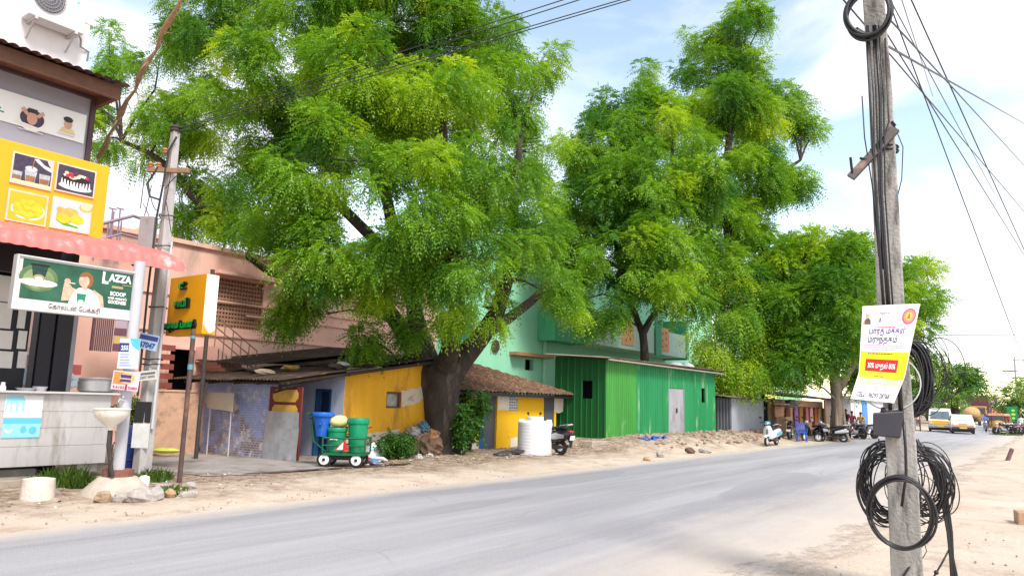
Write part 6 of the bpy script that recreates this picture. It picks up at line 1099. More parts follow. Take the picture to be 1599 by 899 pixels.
# ---------------------------------------------------------------- waste cart, tank, chair
def waste_cart():
    p = pg(540, 727, .05); x0, y0 = p.x, p.y
    rt = Vector((.588, -.809, 0)); fw = Vector((.809, .588, 0)); D = x0*.809+y0*.588
    rz = math.atan2(rt.y, rt.x); t = thing('waste_cart', (x0, y0, .04), 'green framed waste handcart with white disc wheels by the blue house door', 'cart', None, rz); gf = mat('cart_green', (.01, .12, .05), .5, .3, 5)
    k = 1/FPX*D; U = lambda px: (px-540)*k; zz = lambda py: (727-py)*k
    for u in (U(511), U(559)):
        for v in (-.28, .28):
            b = MB(); r = .165; b.lathe([(r-.05, -.035), (r, -.025), (r, .025), (r-.05, .035), (r-.05, -.035)], (u, v, r), 22, Matrix.Rotation(R(90), 3, 'X')); w = b.build('wheel', M['rubber'], t, smooth='auto', world=False)
            b = MB(); b.lathe([(.03, -.045), (.05, -.04), (r-.045, -.026), (r-.045, .026), (.05, .04), (.03, .045)], (u, v, r), 20, Matrix.Rotation(R(90), 3, 'X')); b.build('rim', M['white'], w, smooth='auto', world=False)
            b = MB(); b.lathe([(.0, -.06), (.035, -.06), (.035, .06), (0, .06)], (u, v, r), 10, Matrix.Rotation(R(90), 3, 'X')); b.build('hub', M['black'], w, smooth='auto', world=False)
    b = MB(); b.box(U(505), U(566), -.26, .26, .16, .3); b.build('axle_box', M['black'], t, world=False)
    b = MB(); za, zb = zz(706), zz(684); x0_, x1_ = U(508), U(572); b.box(x0_, x1_, -.34, .34, za-.05, za)
    for v in (-.33, .33):
        for z in (zb, (za+zb)/2): b.tube([(x0_, v, z), (x1_, v, z)], .016 if z != zb else .022, 7)
        for u in (x0_, (x0_+x1_)/2, x1_): b.tube([(u, v, za), (u, v, zb)], .02, 7)
    for u in (x0_, x1_): b.tube([(u, -.33, zb), (u, .33, zb)], .02, 7)
    b.tube([(x0_, 0, za), (U(488), 0, zz(690)), (U(484), 0, zz(652)), (U(482), -.2, zz(650))], .02, 7); b.tube([(U(482), -.3, zz(649)), (U(482), .3, zz(649))], .022, 7); b.build('frame', gf, t, smooth='auto', world=False)
    b = MB(); F = Frame((0, -.36, 0), (1, 0, 0), (0, 0, 1), (0, -1, 0)); A, B, Cc = (U(526), zz(702)), (U(549), zz(702)), (U(541), zz(686)); b.pl(F, [A, B, Cc], .0); b.pl(F, [A, B, Cc], -.006); m_ = (U(540), zz(700)); b.pl(F, [(U(529.5), zz(700.6)), (U(539), zz(700.6)), (U(539.4), zz(689.5))], .003, 1); b.build('warning_triangle', [M['red'], M['white']], t, world=False)
    MW = Matrix.Translation((p.x, p.y, .04)) @ Matrix.Rotation(rz, 4, 'Z')
    def drum(name, u, v, z0, z1, r0, r1, m, label, rim=True, wpart=None):
        b = MB(); h = z1-z0; prof = [(0, 0), (r0*.96, 0), (r0, .03), (r0+(r1-r0)*.82, h*.82), (r1*1.04, h*.83), (r1*1.07, h*.85), (r1*1.07, h*.97), (r1*1.02, h), (r1*.95, h), (r1*.93, h*.86), (r0*.9, .04), (0, .04)]
        b.lathe(prof, (0, 0, 0), 26); q = MW @ Vector((u, v, z0)); o = b.build(name, m, None, smooth='auto', world=False); o.location = q; o.rotation_euler.z = rz; ORG[o.name] = q; tag(o, label, 'bin')
        for s in (-1, 1):
            b = MB(); b.tube([(s*r1*1.05, -.06, h*.72), (s*(r1*1.05+.05), 0, h*.74), (s*r1*1.05, .06, h*.72)], .012, 6); b.build('handle', M['black'], o, world=False)
        return o
    drum('green_drum', U(555.5), 0, za+.003, zz(654), .19, .235, M['green'], 'tall green waste drum at the right of the handcart')
    g2 = drum('green_drum', U(524), 0, za+.003, zz(669), .185, .215, M['green'], 'shorter green waste drum carrying a yellow sack on the handcart')
    F = Frame((0, -.226, .3), (1, 0, 0), (0, 0, 1), (0, -1, 0)); P = MB(); P.rect(F, -.11, -.03, -.02, .04, .0); P.rect(F, -.02, .02, -.02, .03, .0); P.rect(F, .03, .06, -.03, .03, .0); P.build('stencil', M['white'], g2, world=False)
    bb = drum('blue_bucket', U(501), -.02, zz(683), zz(647), .13, .235, M['blue'], 'blue tapered waste bucket hung at the left of the handcart')
    P = MB(); F = Frame((.0, -.21, .3), (1, 0, 0), (0, .1, 1), (0, -1, 0)); P.pl(F, [(-.05, -.04), (.05, -.04), (0, .06)], .0); P.pl(F, [(-.03, -.03), (.03, -.03), (0, .03)], .002, 1); P.build('recycling_mark', [mat('mark_navy', (.01, .03, .12), .5), M['blue']], bb, world=False)
    b = MB(); b.blob((0, 0, 0), (.23, .19, .14), 14, 9, .06); o = b.build('yellow_sack', mat('sack_yellow', (.72, .66, .30), .7, .15, 6, .3, 14), None, smooth=True, world=False); o.location = MW @ Vector((U(526), 0, zz(660))); tag(o, 'pale yellow sack heaped in the shorter green drum', 'sack')
    b = MB(); 
    for k in range(3):
        u = U(486+3*k); w = .12; i = [b._v((u+w*(c/5-.5)*(1+.6*r/6)+.03*math.sin(r+k), -.08+.05*k+.05*math.sin(c*2+r*.7), zz(662+r*5.2+k*3))) for r in range(7) for c in range(6)]
        for r in range(6):
            for c in range(5): b.face((i[r*6+c], i[r*6+c+1], i[r*6+c+7], i[r*6+c+6]))
    o = b.build('rag', mat('rag_rose', (.36, .13, .13), .95, .35, 6), None, smooth=True, world=False); o.matrix_world = MW; tag(o, 'dull rose rags draped over the handle of the waste cart', 'rag')
    # bundle and litter right of the cart
    q = pg(580, 716, .05); b = MB(); b.hexa([(q.x-.25, q.y-.2, .05), (q.x+.25, q.y-.3, .05), (q.x+.3, q.y+.2, .05), (q.x-.2, q.y+.2, .05)], [(q.x-.1, q.y, .42), (q.x+.0, q.y-.06, .5), (q.x+.12, q.y+.06, .34), (q.x-.06, q.y+.1, .36)]); tag(b.build('folded_sheet', mat('sheet_pale', (.6, .62, .68), .8, .2, 4), bevel=.03), 'pale folded plastic sheet standing right of the waste cart', 'sheet')
    for k, (px, py, m, nm) in enumerate(((572, 722, M['red'], 'red'), (583, 724, mat('bag_blue', (.12, .22, .4), .6), 'blue'), (590, 720, mat('bag_white', (.6, .6, .64), .6), 'white'))):
        q = pg(px, py, .05); b = MB(); b.blob((q.x, q.y, .1), (.24, .12, .07), 9, 5, .3, (0, 0, k)); tag(b.build('plastic_bag', m), f'{nm} crumpled plastic bag on the ground right of the waste cart', 'bag')
waste_cart()
def tank():
    p = pg(842, 712, .02); y = p.y+.4; x = p.x+.35; D = x*.809+y*.588; k = D/FPX; r = 26.5*k; h = 56*k
    t = thing('water_tank', (x, y, .0), 'white plastic water tank standing on the verge before the yellow house', 'tank'); w = mat('tank_white', (.78, .78, .82), .4, .04, 1, 0, stain=(.7, .68, .66), stain_at=.66, streak=5); b = MB(); prof = [(0, .02), (r*.97, .02)]
    for i in range(10): z = .03+h*.86*i/10; prof += [(r, z), (r, z+h*.06), (r*.997, z+h*.07), (r*.997, z+h*.08)]
    prof += [(r, h*.88), (r*.97, h*.91), (r*.6, h*.94), (r*.45, h*.95), (0, h*.95)]; b.lathe(prof, (x, y, 0), 40); b.build('body', w, t, smooth='auto')
    b = MB(); b.lathe([(r*.46, 0), (r*.48, .02), (r*.48, .09), (r*.44, .11), (0, .12)], (x, y, h*.95), 26); b.build('lid', w, t, smooth='auto')
    for a in (0, 1, 2, 3): b = MB(); q = a*math.pi/2+.5; b.cbox((x+r*.8*math.cos(q), y+r*.8*math.sin(q), h*.93), (.16, .1, .1), (0, 0, q)); b.build('lifting_lug', w, t, bevel=.02)
    q = pg(800, 709, .05); b = MB()
    for k_ in range(5): b.cbox((q.x-.5+.3*k_, q.y+.1*math.sin(k_*2), .09+.02*k_), (.5, .3, .06), (R(4), R(3*k_-6), R(10*k_)))
    tag(b.build('roof_sheet_scraps', mat('scrap_dark', (.06, .06, .075), .8, .3, 4), bevel=.01), 'dark broken sheets heaped on the ground left of the water tank', 'scrap')
tank()
def chair():
    p = on(1252, 686, .1); t = thing('plastic_chair', p, 'blue plastic chair standing before the peach shop', 'chair', None, R(200)); m = M['blue']
    b = MB(); b.cbox((0, 0, .43), (.44, .44, .03)); b.build('seat', m, t, world=False, bevel=.01)
    b = MB(); 
    for k in range(5): b.cbox((-.24-.0, -.18+.09*k, .66), (.02, .045, .42), (0, R(-8), 0))
    b.cbox((-.27, 0, .86), (.025, .44, .07), (0, R(-8), 0)); b.build('backrest', m, t, world=False, bevel=.006)
    for sx in (-1, 1):
        for sy in (-1, 1): b = MB(); b.tube([(sx*.19, sy*.19, .42), (sx*.24, sy*.23, 0)], .025, 6); b.build('leg', m, t, world=False)
    for sy in (-1, 1): b = MB(); b.tube([(-.25, sy*.23, .66), (.15, sy*.25, .64), (.2, sy*.23, .43)], .02, 6); b.build('armrest', m, t, world=False)
    p = on(1240, 689, .1)
chair()
# right verge: far pole, green board, stub post, block
def right_side():
    p = pg(1592, 668); top = pd(1583, 556, p.x*.809+p.y*.588); k = (p.x*.809+p.y*.588)/FPX; rt = Vector((.588, -.809, 0)); u = Vector((0, 0, 1))
    t = thing('street_pole', (p.x, p.y, 0), 'slim distant power pole with two crossarms on the right verge', 'utility pole'); b = MB(); h = top.z; b.tube([(p.x, p.y, 0), (p.x, p.y, h)], [.15, .1], 8); b.build('shaft', M['concrete'], t)
    o = Vector((p.x, p.y, 0))
    for z, a, c in ((h-.5, -.2, 1.8), (h-1.9, -2.2, .3), (h-3.4, -2.2, .3)): b = MB(); b.tube([o+rt*a+u*z, o+rt*c+u*z], .06, 6); b.build('crossarm', M['dark_iron'], t)
    b = MB(); b.tube([o+rt*-1.6+u*(h-1.9), o+u*(h-3.0)], .04, 5); b.tube([o+rt*-1.6+u*(h-3.4), o+u*(h-4.6)], .04, 5); b.build('brace', M['dark_iron'], t)
    p = pg(1582, 672); D = p.x*.809+p.y*.588; k = D/FPX; t = thing('green_board', (p.x, p.y, 0), 'dark green board with yellow marks standing on the right verge by the far pole', 'signboard'); G = Frame((p.x, p.y, 0), rt, u, Vector((-.809, -.588, 0)))
    b = MB(); b.slab(G, -.55, .55, .9, 2.5, 0, .06); b.build('panel', mat('board_dgreen', (.005, .16, .05), .5), t); P = MB()
    for z, w in ((2.1, .2), (1.7, .25), (1.3, .18)): P.disc(G, .1, z, w, .12, .064, 0, 10)
    P.build('mark', mat('mark_lime', (.3, .5, .05), .6), t)
    for x in (-.45, .45): b = MB(); b.tube([G.map(x, 0, 0), G.map(x, .9, .03)], .04, 6); b.build('leg', M['grey'], t)
    p = pg(1571, 719); b = MB(); b.tube([(p.x, p.y, -.1), (p.x+.14, p.y-.2, .42)], .07, 8); tag(b.build('iron_stub', mat('stub_plum', (.16, .09, .09), .7, .3, 6)), 'short leaning iron stub in the sand at the right', 'stub')
    p = pg(1592, 818); b = MB(); b.cbox((p.x+.1, p.y-.2, .09), (.34, .5, .2), (0, 0, .2)); tag(b.build('stone_block', mat('block_tan', (.45, .3, .19), .9, .3, 5, .5), bevel=.02), 'tan squared stone block at the right edge of the sand', 'block')
right_side()
# ---------------------------------------------------------------- trees
LEAF = {'neem': leaf_mat('leaf_neem', (.034, .15, .018), (.175, .37, .016), (.42, .57, .02), .43), 'far': leaf_mat('leaf_far', (.05, .15, .04), (.12, .26, .04), (.25, .38, .05)), 'bush': leaf_mat('leaf_bush', (.02, .08, .02), (.05, .16, .02), (.11, .24, .03)), 'grass': leaf_mat('leaf_grass', (.06, .13, .02), (.11, .22, .03), (.28, .3, .08))}
def norm(a): return a/np.maximum(np.linalg.norm(a, axis=-1, keepdims=True), 1e-6)
def sprays(pos, dirs, L, tint, leaf_len, leaf_w, pairs, rng, droop=.5):
    """feather leaves: every spray is a drooping stalk with leaflets on both sides; returns verts, faces, tints"""
    n = len(pos); up = np.array([0, 0, 1.0]); d = norm(dirs)
    side = norm(np.cross(d, up+rng.normal(0, .35, (n, 3)))); nrm = norm(np.cross(side, d))
    V = []; T = []
    for i in range(pairs*2+1):
        s = (i//2+.6)/(pairs+.4); sgn = 1 if i % 2 else -1
        base = pos+d*(L*s)[:, None]-up*(droop*L*s*s)[:, None]
        if i == pairs*2: a = d-up*.7*droop
        else: a = side*sgn*(.95)+d*.55-up*(.25+.5*droop*s)
        a = norm(a+rng.normal(0, .14, (n, 3))); ll = leaf_len*(1-.35*abs(s-.45))*rng.uniform(.8, 1.2, n); w = norm(np.cross(a, nrm+rng.normal(0, .5, (n, 3))))*(leaf_w*.5)
        mid = base+a*(ll*.45)[:, None]; tip = base+a*ll[:, None]-up*(ll*.12)[:, None]
        V.append(np.stack([base, mid+w, tip, mid-w], 1)); T.append(tint+rng.normal(0, .05, n))
    V = np.stack(V, 1).reshape(-1, 3); T = np.repeat(np.stack(T, 1).reshape(-1), 4); F = np.arange(len(V)).reshape(-1, 4); return V, F, T
def leaf_object(name, V, F, T, m, parent, org):
    me = bpy.data.meshes.new(name); np_mesh(me, V-np.array(org), F); a = me.attributes.new('tint', 'FLOAT', 'POINT'); a.data.foreach_set('value', np.clip(T, 0, 1).astype(np.float32)); me.materials.append(m)
    o = bpy.data.objects.new(name, me); COL.objects.link(o); o.parent = parent; return o
BARK = mat('bark', (.048, .036, .030), .95, .5, 6, .9, 14, stain=(.09, .072, .06), stain_at=.58, stain_scale=5, streak=3)
BARKP = mat('bark_pale', (.25, .20, .16), .95, .35, 5, .9, 12, stain=(.09, .07, .055), stain_at=.55, stain_scale=4, streak=5)
def tree(name, label, base, stem, lobes, D0, density=1.0, leafm='neem', bark=BARK, clump_r=.62, spray_n=60, leaf=(.085, .030), L=.38, pairs=5, group=None, seed=1, flat=1.0, limb_r=.2, droop=.5, hang=0, tintmu=.42):
    rng = np.random.default_rng(seed); rnd = random.Random(seed); org = Vector(base); t = thing(name, org, label, 'tree', group)
    b = MB()
    for pts, rad in stem: b.tube(pts, rad, 12)
    ends = [Vector(p) for pts, rad in stem for p in pts[len(pts)//2:]]
    pos, dirs, tint = [], [], []
    for (px, py, dD, rpx) in lobes:
        c = pd(px, py, D0+dD); r = rpx/FPX*(D0+dD); r_in = max(.5*r, r-.4*clump_r-.15*L); n = max(3, int(density*r*r*r**.35*2.6/(clump_r**2)))
        # limb from the nearest stem point to the lobe
        e = min(ends, key=lambda q: (q-c).length+max(0, q.z-c.z)*1.5); m_ = e.lerp(c, .5)+Vector((rnd.uniform(-.3, .3), rnd.uniform(-.3, .3), .12*(c-e).length)); q = [e, e.lerp(m_, .5)+Vector((0, 0, .04*(c-e).length)), m_, m_.lerp(c, .5), c]; rr = limb_r*min(1, .35+.1*r)
        b.tube(q, [rr, rr*.8, rr*.62, rr*.45, rr*.25], 7)
        lt = rng.normal(tintmu, .10)
        for k in range(n):
            v = rng.normal(0, 1, 3); v /= np.linalg.norm(v); loose = k % 4 == 0; rad = r_in*(rng.uniform(.25, 1.0)**.5) if not loose else r*rng.uniform(.7, 1.12); cc = np.array(c)+v*rad*np.array([1, 1, flat]); cr = clump_r*(rng.uniform(.6, 1.25) if not loose else rng.uniform(.4, .75))
            if rnd.random() < .5:
                a = q[2].lerp(q[4], rnd.random()); z = Vector(cc); b.tube([a, a.lerp(z, .5)+Vector((0, 0, .08)), z], [rr*.22, rr*.14, .012], 5)
            ns = int(spray_n*(cr/clump_r)**2*rng.uniform(.7, 1.2)); u = norm(rng.normal(0, 1, (ns, 3))); rad2 = cr*rng.uniform(.15, 1, ns)**.6
            P = cc+u*rad2[:, None]*np.array([1, 1, .72*flat]); dd = u*.8+v*.45+rng.normal(0, .35, (ns, 3)); dd[:, 2] -= .1+hang
            pos.append(P); dirs.append(dd); ct = np.clip(lt+rng.normal(0, .2), .02, .98); tint.append(np.full(ns, ct)+rng.normal(0, .07, ns))
    b.build('trunk', bark, t, smooth='auto')
    pos, dirs, tint = np.concatenate(pos), np.concatenate(dirs), np.concatenate(tint); n = len(pos)
    V, F, T = sprays(pos, dirs, L*rng.uniform(.7, 1.3, n), tint, leaf[0], leaf[1], pairs, rng, droop)
    leaf_object('crown', V, F, T, LEAF[leafm], t, org); print('LEAVES', label[:30], len(F)); return len(F)
def big_tree():
    p = pg(692, 710); D = p.x*.809+p.y*.588; Q = lambda px, py, d=0: pd(px, py, D+d); base = (p.x, p.y, gz(p.x, p.y))
    r = lambda px: px/FPX*D
    stem = [([Q(692, 725), Q(691, 700), Q(691, 660), Q(688, 620), Q(690, 585), Q(700, 566)], [r(38), r(31), r(27), r(29), r(31), r(24)]),
            ([Q(680, 612), Q(662, 585), Q(650, 555), Q(628, 515), Q(603, 480), Q(575, 450, -1), Q(540, 400, -1)], [r(24), r(20), r(16), r(13), r(12), r(9), r(6)]),
            ([Q(676, 590), Q(664, 550, .6), Q(650, 500, .8), Q(640, 430, 1), Q(610, 340, 1), Q(590, 240, 1), Q(560, 140, 1)], [r(22), r(17), r(14), r(12), r(10), r(8), r(5)]),
            ([Q(695, 592), Q(722, 560), Q(752, 525), Q(775, 490, -.5), Q(790, 440, -1), Q(800, 340, -1), Q(810, 240, -1)], [r(24), r(18), r(15), r(13), r(11), r(9), r(5)]),
            ([Q(755, 522), Q(790, 500, 1), Q(830, 470, 1), Q(870, 430, 1)], [r(11), r(9), r(7), r(4)]),
            ([Q(690, 590), Q(705, 540, -1), Q(715, 480, -2), Q(710, 400, -3), Q(700, 300, -3), Q(690, 180, -3)], [r(18), r(14), r(12), r(10), r(8), r(5)]),
            ([Q(600, 478), Q(560, 440, 1), Q(510, 420, 1.5), Q(450, 400, 2), Q(400, 370, 2), Q(355, 338, 2), Q(322, 330, 2), Q(300, 305, 2), Q(272, 268, 2), Q(235, 240, 2), Q(190, 220, 2)], [r(11), r(10), r(10), r(10), r(9), r(9), r(8), r(8), r(7), r(5), r(3)]),
            ([Q(520, 424, 1.5), Q(470, 440, 1), Q(420, 425, .5), Q(385, 400, 0)], [r(8), r(7), r(6), r(4)]),
            ([Q(640, 430, 1), Q(540, 330, 1.5), Q(460, 260, 2), Q(400, 150, 2), Q(370, 60, 2)], [r(10), r(9), r(8), r(6), r(4)]),
            ([Q(660, 605), Q(640, 585, -.3), Q(628, 572, -.4)], [r(14), r(10), r(8)])]
    lobes = [(480, 30, 0, 105), (620, 10, 1, 115), (750, 50, 1, 100), (400, 110, -1, 85), (560, 120, -3, 105), (690, 150, -2.5, 105), (800, 150, 0, 80), (845, 95, 1.5, 42), (330, 30, 1, 75),
             (520, 250, -4, 95), (440, 320, -3, 80), (640, 310, -4.5, 105), (760, 270, -2.5, 95), (830, 240, .5, 52), (420, 215, .5, 80), (340, 180, 1.5, 62),
             (520, 385, -3.5, 75), (620, 420, -3.5, 82), (720, 400, -3.5, 88), (820, 390, -2, 75), (580, 480, -2.5, 48), (490, 435, -2.5, 42), (395, 345, 0, 36), (690, 490, -2.5, 48), (770, 480, -1.5, 48), (850, 455, -.5, 52), (890, 470, .5, 40), (800, 330, 0, 80), (560, 200, 1, 90), (660, 230, 1, 90), (480, 180, 1, 80), (700, 80, 2, 90), (540, 60, 2, 90), (860, 300, 1.5, 40), (645, 520, -1.5, 30), (560, 530, -2, 26),
             (170, 60, 3, 40), (250, 90, 2, 42), (290, 55, 2, 48), (190, 130, 2.5, 44), (235, 165, 2, 44), (170, 215, 2.5, 40), (290, 200, 2, 46), (225, 230, 2, 34), (300, 290, 2, 34), (370, 290, 1.5, 52), (340, 345, 1, 28), (285, 350, 2, 20), (448, 500, -2, 12), (462, 468, -2, 20), (335, 330, 2.5, 26), (300, 145, 2, 40), (150, 170, 3, 26)]
    return tree('neem_tree', 'huge spreading neem tree with a dark thick trunk before the yellow houses', base, stem, lobes, D, .64, seed=4, clump_r=.56, spray_n=190, leaf=(.098, .036), L=.36, pairs=6, hang=.18, limb_r=.12)
big_tree()
def mid_trees():
    D = 38.5; Q = lambda px, py, d=0: pd(px, py, D+d); r = lambda px: px/FPX*D; b = Q(1008, 600); b = Vector((b.x, b.y, 0)); f = Q(1007, 560)
    stem = [([b, f, Q(1005, 532), Q(1003, 515)], [r(9), r(7), r(6), r(6)]), ([Q(1003, 518), Q(995, 500), Q(985, 480), Q(970, 420, -1), Q(950, 330, -1)], [r(6), r(5), r(5), r(4), r(3)]), ([Q(1005, 518), Q(1015, 500), Q(1030, 480), Q(1040, 400), Q(1050, 300), Q(1050, 200)], [r(6), r(5), r(5), r(5), r(4), r(2)]), ([Q(985, 480), Q(1000, 350, -1), Q(1010, 250, -1)], [r(5), r(4), r(2)])]
    lobes = [(920, 240, -1, 62), (975, 205, 0, 62), (1030, 190, 0, 60), (930, 330, -2, 75), (1010, 300, -3, 80), (1080, 280, -2, 70), (900, 400, -2, 52), (970, 400, -4, 70), (1050, 390, -4, 70), (960, 470, -4, 42), (1040, 455, -5, 42), (890, 330, 0, 50), (905, 470, -3, 30), (945, 170, 1, 34), (1005, 115, 2, 26), (1000, 160, 1, 34), (1075, 470, -4, 34), (925, 500, -3, 24), (880, 420, -1, 50), (1000, 400, 0, 70), (950, 300, 1, 70)]
    tree('neem_tree', 'neem tree rising behind the green tin shed roof on a thin forked trunk', tuple(b), stem, lobes, D, .72, seed=9, clump_r=.8, spray_n=165, leaf=(.15, .058), L=.48, hang=.1, limb_r=.14)
    D = 43; Q = lambda px, py, d=0: pd(px, py, D+d); r = lambda px: px/FPX*D; b = Q(1185, 650); b = Vector((b.x, b.y, .2))
    stem = [([b, Q(1185, 625), Q(1182, 600), Q(1178, 570), Q(1165, 530)], [r(13), r(11), r(10), r(9), r(8)]), ([Q(1178, 572), Q(1160, 500), Q(1140, 400, -2), Q(1130, 300, -2), Q(1140, 200, -1), Q(1160, 100)], [r(9), r(8), r(7), r(6), r(5), r(3)]), ([Q(1140, 400, -2), Q(1180, 320), Q(1220, 270), Q(1250, 250)], [r(6), r(5), r(4), r(2)]), ([Q(1182, 598), Q(1200, 585), Q(1225, 565)], [r(8), r(6), r(4)])]
    lobes = [(1110, 110, 0, 42), (1150, 60, 0, 40), (1165, 20, 0, 32), (1095, 60, 1, 28), (1130, 170, -1, 60), (1190, 190, 0, 60), (1240, 175, 1, 38), (1262, 205, 1, 20), (1100, 240, -2, 62), (1170, 280, -1, 70), (1225, 290, 0, 36), (1240, 275, 0, 18), (1120, 350, -2, 70), (1190, 350, 0, 44), (1075, 165, 0, 36), (1060, 110, 1, 26), (1140, 430, -3, 55), (1100, 420, -3, 44), (1175, 120, 0, 40), (1195, 30, 1, 22), (1225, 150, 1, 30)]
    tree('neem_tree', 'tallest neem tree behind the grey kiosk with a dark leaning trunk', tuple(b), stem, lobes, D, .78, seed=12, clump_r=.85, spray_n=165, leaf=(.16, .064), L=.52, hang=.1, limb_r=.16)
    D = 40; lobes = [(1130, 490, -2, 44), (1165, 480, -1, 48), (1120, 540, -2, 34), (1150, 560, -2, 34), (1100, 570, -1.5, 16), (1180, 540, 0, 40), (1200, 500, 0, 40), (1175, 585, -1, 20), (1135, 590, -1, 14)]
    Q = lambda px, py, d=0: pd(px, py, D+d); b = Q(1130, 660, 0); b = Vector((b.x, b.y, .25)); stem = [([b, Q(1131, 625), Q(1132, 590), Q(1145, 550), Q(1160, 500)], [.16, .14, .12, .1, .07])]
    tree('drooping_tree', 'light green drooping tree over the right end of the green shed', tuple(b), stem, lobes, D, .8, seed=15, clump_r=.7, spray_n=140, leaf=(.145, .054), L=.6, hang=.45, limb_r=.1, droop=.9, tintmu=.6)
    p = pg(1311, 687, .05); D = p.x*.809+p.y*.588; Q = lambda px, py, d=0: pd(px, py, D+d); r = lambda px: px/FPX*D
    stem = [([Q(1312, 694), Q(1311, 680), Q(1309, 655), Q(1307, 620), Q(1303, 585), Q(1298, 550)], [r(14), r(11), r(9.5), r(9), r(8), r(7)]), ([Q(1307, 610), Q(1325, 580), Q(1350, 540), Q(1380, 500), Q(1400, 450)], [r(7), r(6), r(5), r(4), r(3)]), ([Q(1298, 552), Q(1285, 510), Q(1270, 460), Q(1250, 420)], [r(6), r(5), r(4), r(3)]), ([Q(1300, 550), Q(1315, 500), Q(1325, 440), Q(1330, 390)], [r(6), r(5), r(4), r(3)])]
    for k in range(5): a = k*1.3+.4; q = Q(1311, 690); stem.append(([q+Vector((.62*math.cos(a), .62*math.sin(a), -.15)), q+Vector((.36*math.cos(a), .36*math.sin(a), .5)), q+Vector((.25*math.cos(a), .25*math.sin(a), 2.2))], [.13, .12, .05]))
    lobes = [(1230, 420, 1, 50), (1290, 405, 0, 55), (1340, 395, 0, 42), (1250, 470, -1, 52), (1310, 470, -2, 60), (1360, 450, 0, 50), (1400, 430, 1, 34), (1420, 470, 1, 40), (1390, 510, 0, 40), (1430, 510, 1, 28), (1270, 540, -2, 44), (1330, 540, -1, 40), (1240, 560, -2, 34), (1220, 500, 0, 42), (1280, 585, -1, 26), (1350, 570, 1, 34), (1400, 560, 2, 28), (1430, 470, 2, 24), (1210, 470, 2, 50), (1190, 420, 3, 44), (1300, 440, 3, 60), (1240, 520, 2, 50), (1215, 440, 4, 46), (1225, 395, 4, 34), (1200, 560, 3, 34), (1235, 590, -1, 20), (1200, 450, 1, 30), (1440, 420, 3, 16), (1345, 590, 1, 22)]
    tree('rain_tree', 'broad green roadside tree with a pale buttressed trunk behind parked two-wheelers', (p.x, p.y, gz(p.x, p.y)), stem, lobes, D, .85, bark=BARKP, seed=21, clump_r=.8, spray_n=150, leaf=(.16, .064), L=.48, limb_r=.14, droop=.4)
    D = 92; Q = lambda px, py, d=0: pd(px, py, D+d); b = Q(1492, 650); b = Vector((b.x, b.y, 0)); stem = [([b, Q(1491, 635), Q(1490, 618)], [.5, .42, .38]), ([Q(1490, 620), Q(1475, 600), Q(1455, 585)], [.3, .24, .16]), ([Q(1490, 620), Q(1500, 605), Q(1512, 598)], [.3, .2, .14])]
    lobes = [(1430, 590, 0, 26), (1455, 575, 0, 28), (1480, 580, 0, 28), (1500, 595, 0, 22), (1515, 603, 0, 12), (1440, 560, 1, 18), (1465, 605, -2, 24), (1490, 612, -2, 18), (1440, 615, 0, 20), (1425, 620, 0, 20), (1508, 585, 1, 10)]
    tree('umbrella_tree', 'distant flat topped tree spreading over the road end behind the minivan', tuple(b), stem, lobes, D, .9, 'far', seed=25, clump_r=1.5, spray_n=52, leaf=(.34, .15), L=1.0, flat=.55, limb_r=.2, droop=.2)
    D = 120; b = pd(1450, 655, D); b.z = 0; stem = [([b, pd(1450, 640, D), pd(1452, 632, D)], [.4, .3, .2])]
    tree('roadside_tree', 'far light green tree low behind the minivan', tuple(b), stem, [(1438, 632, 0, 15), (1455, 632, 0, 14), (1470, 634, 0, 13), (1485, 637, 0, 12), (1500, 640, 0, 9)], D, .8, 'far', seed=27, clump_r=1.5, spray_n=40, leaf=(.4, .18), L=1.0, limb_r=.2, tintmu=.62)
    D = 88; b = pd(1586, 668, D); b.z = 0; stem = [([b, pd(1586, 650, D), pd(1588, 632, D)], [.35, .28, .2])]
    tree('roadside_tree', 'feathery olive green tree on the right verge beside the far power pole', tuple(b), stem, [(1575, 632, 0, 14), (1592, 622, 0, 20), (1602, 612, 0, 18), (1570, 622, 0, 9), (1596, 640, 0, 18), (1612, 630, 0, 18), (1603, 595, 2, 9)], D, .8, 'far', seed=29, clump_r=1.2, spray_n=40, leaf=(.3, .13), L=.9, limb_r=.16, tintmu=.3)
mid_trees()
# ---------------------------------------------------------------- low plants, heap, litter
def plant(name, label, base, h, w, n, leafm, leaf, L, pairs, seed, stems=6, cat='bush', lean=(0, 0)):
    rng = np.random.default_rng(seed); rnd = random.Random(seed); org = Vector(base); t = thing(name, org, label, cat); b = MB(); P, Dd, T = [], [], []
    for k in range(stems):
        a = rnd.uniform(0, 6.28); s = rnd.uniform(.3, 1); tip = org+Vector((math.cos(a)*w*s+lean[0], math.sin(a)*w*s+lean[1], h*rnd.uniform(.6, 1))); mid = org.lerp(tip, .5)+Vector((0, 0, .12*h)); b.tube([org+Vector((math.cos(a)*.05, math.sin(a)*.05, -.03)), mid, tip], [.022*h, .015*h, .006*h], 5)
        for i in range(n):
            u = rnd.uniform(.25, 1); q = (org.lerp(mid, u*2) if u < .5 else mid.lerp(tip, u*2-1))+Vector((rnd.gauss(0, .05*w), rnd.gauss(0, .05*w), rnd.gauss(0, .03))); P.append(q); Dd.append((rnd.gauss(0, 1), rnd.gauss(0, 1), rnd.gauss(.1, .5))); T.append(rnd.gauss(.5, .2))
    b.build('stem', MATS['rock_brown'] if False else BARK, t); P = np.array([tuple(q) for q in P]); n_ = len(P); V, F, TT = sprays(P, np.array(Dd), L*rng.uniform(.6, 1.2, n_), np.array(T), leaf[0], leaf[1], pairs, rng, .5); leaf_object('foliage', V, F, TT, LEAF[leafm], t, org)
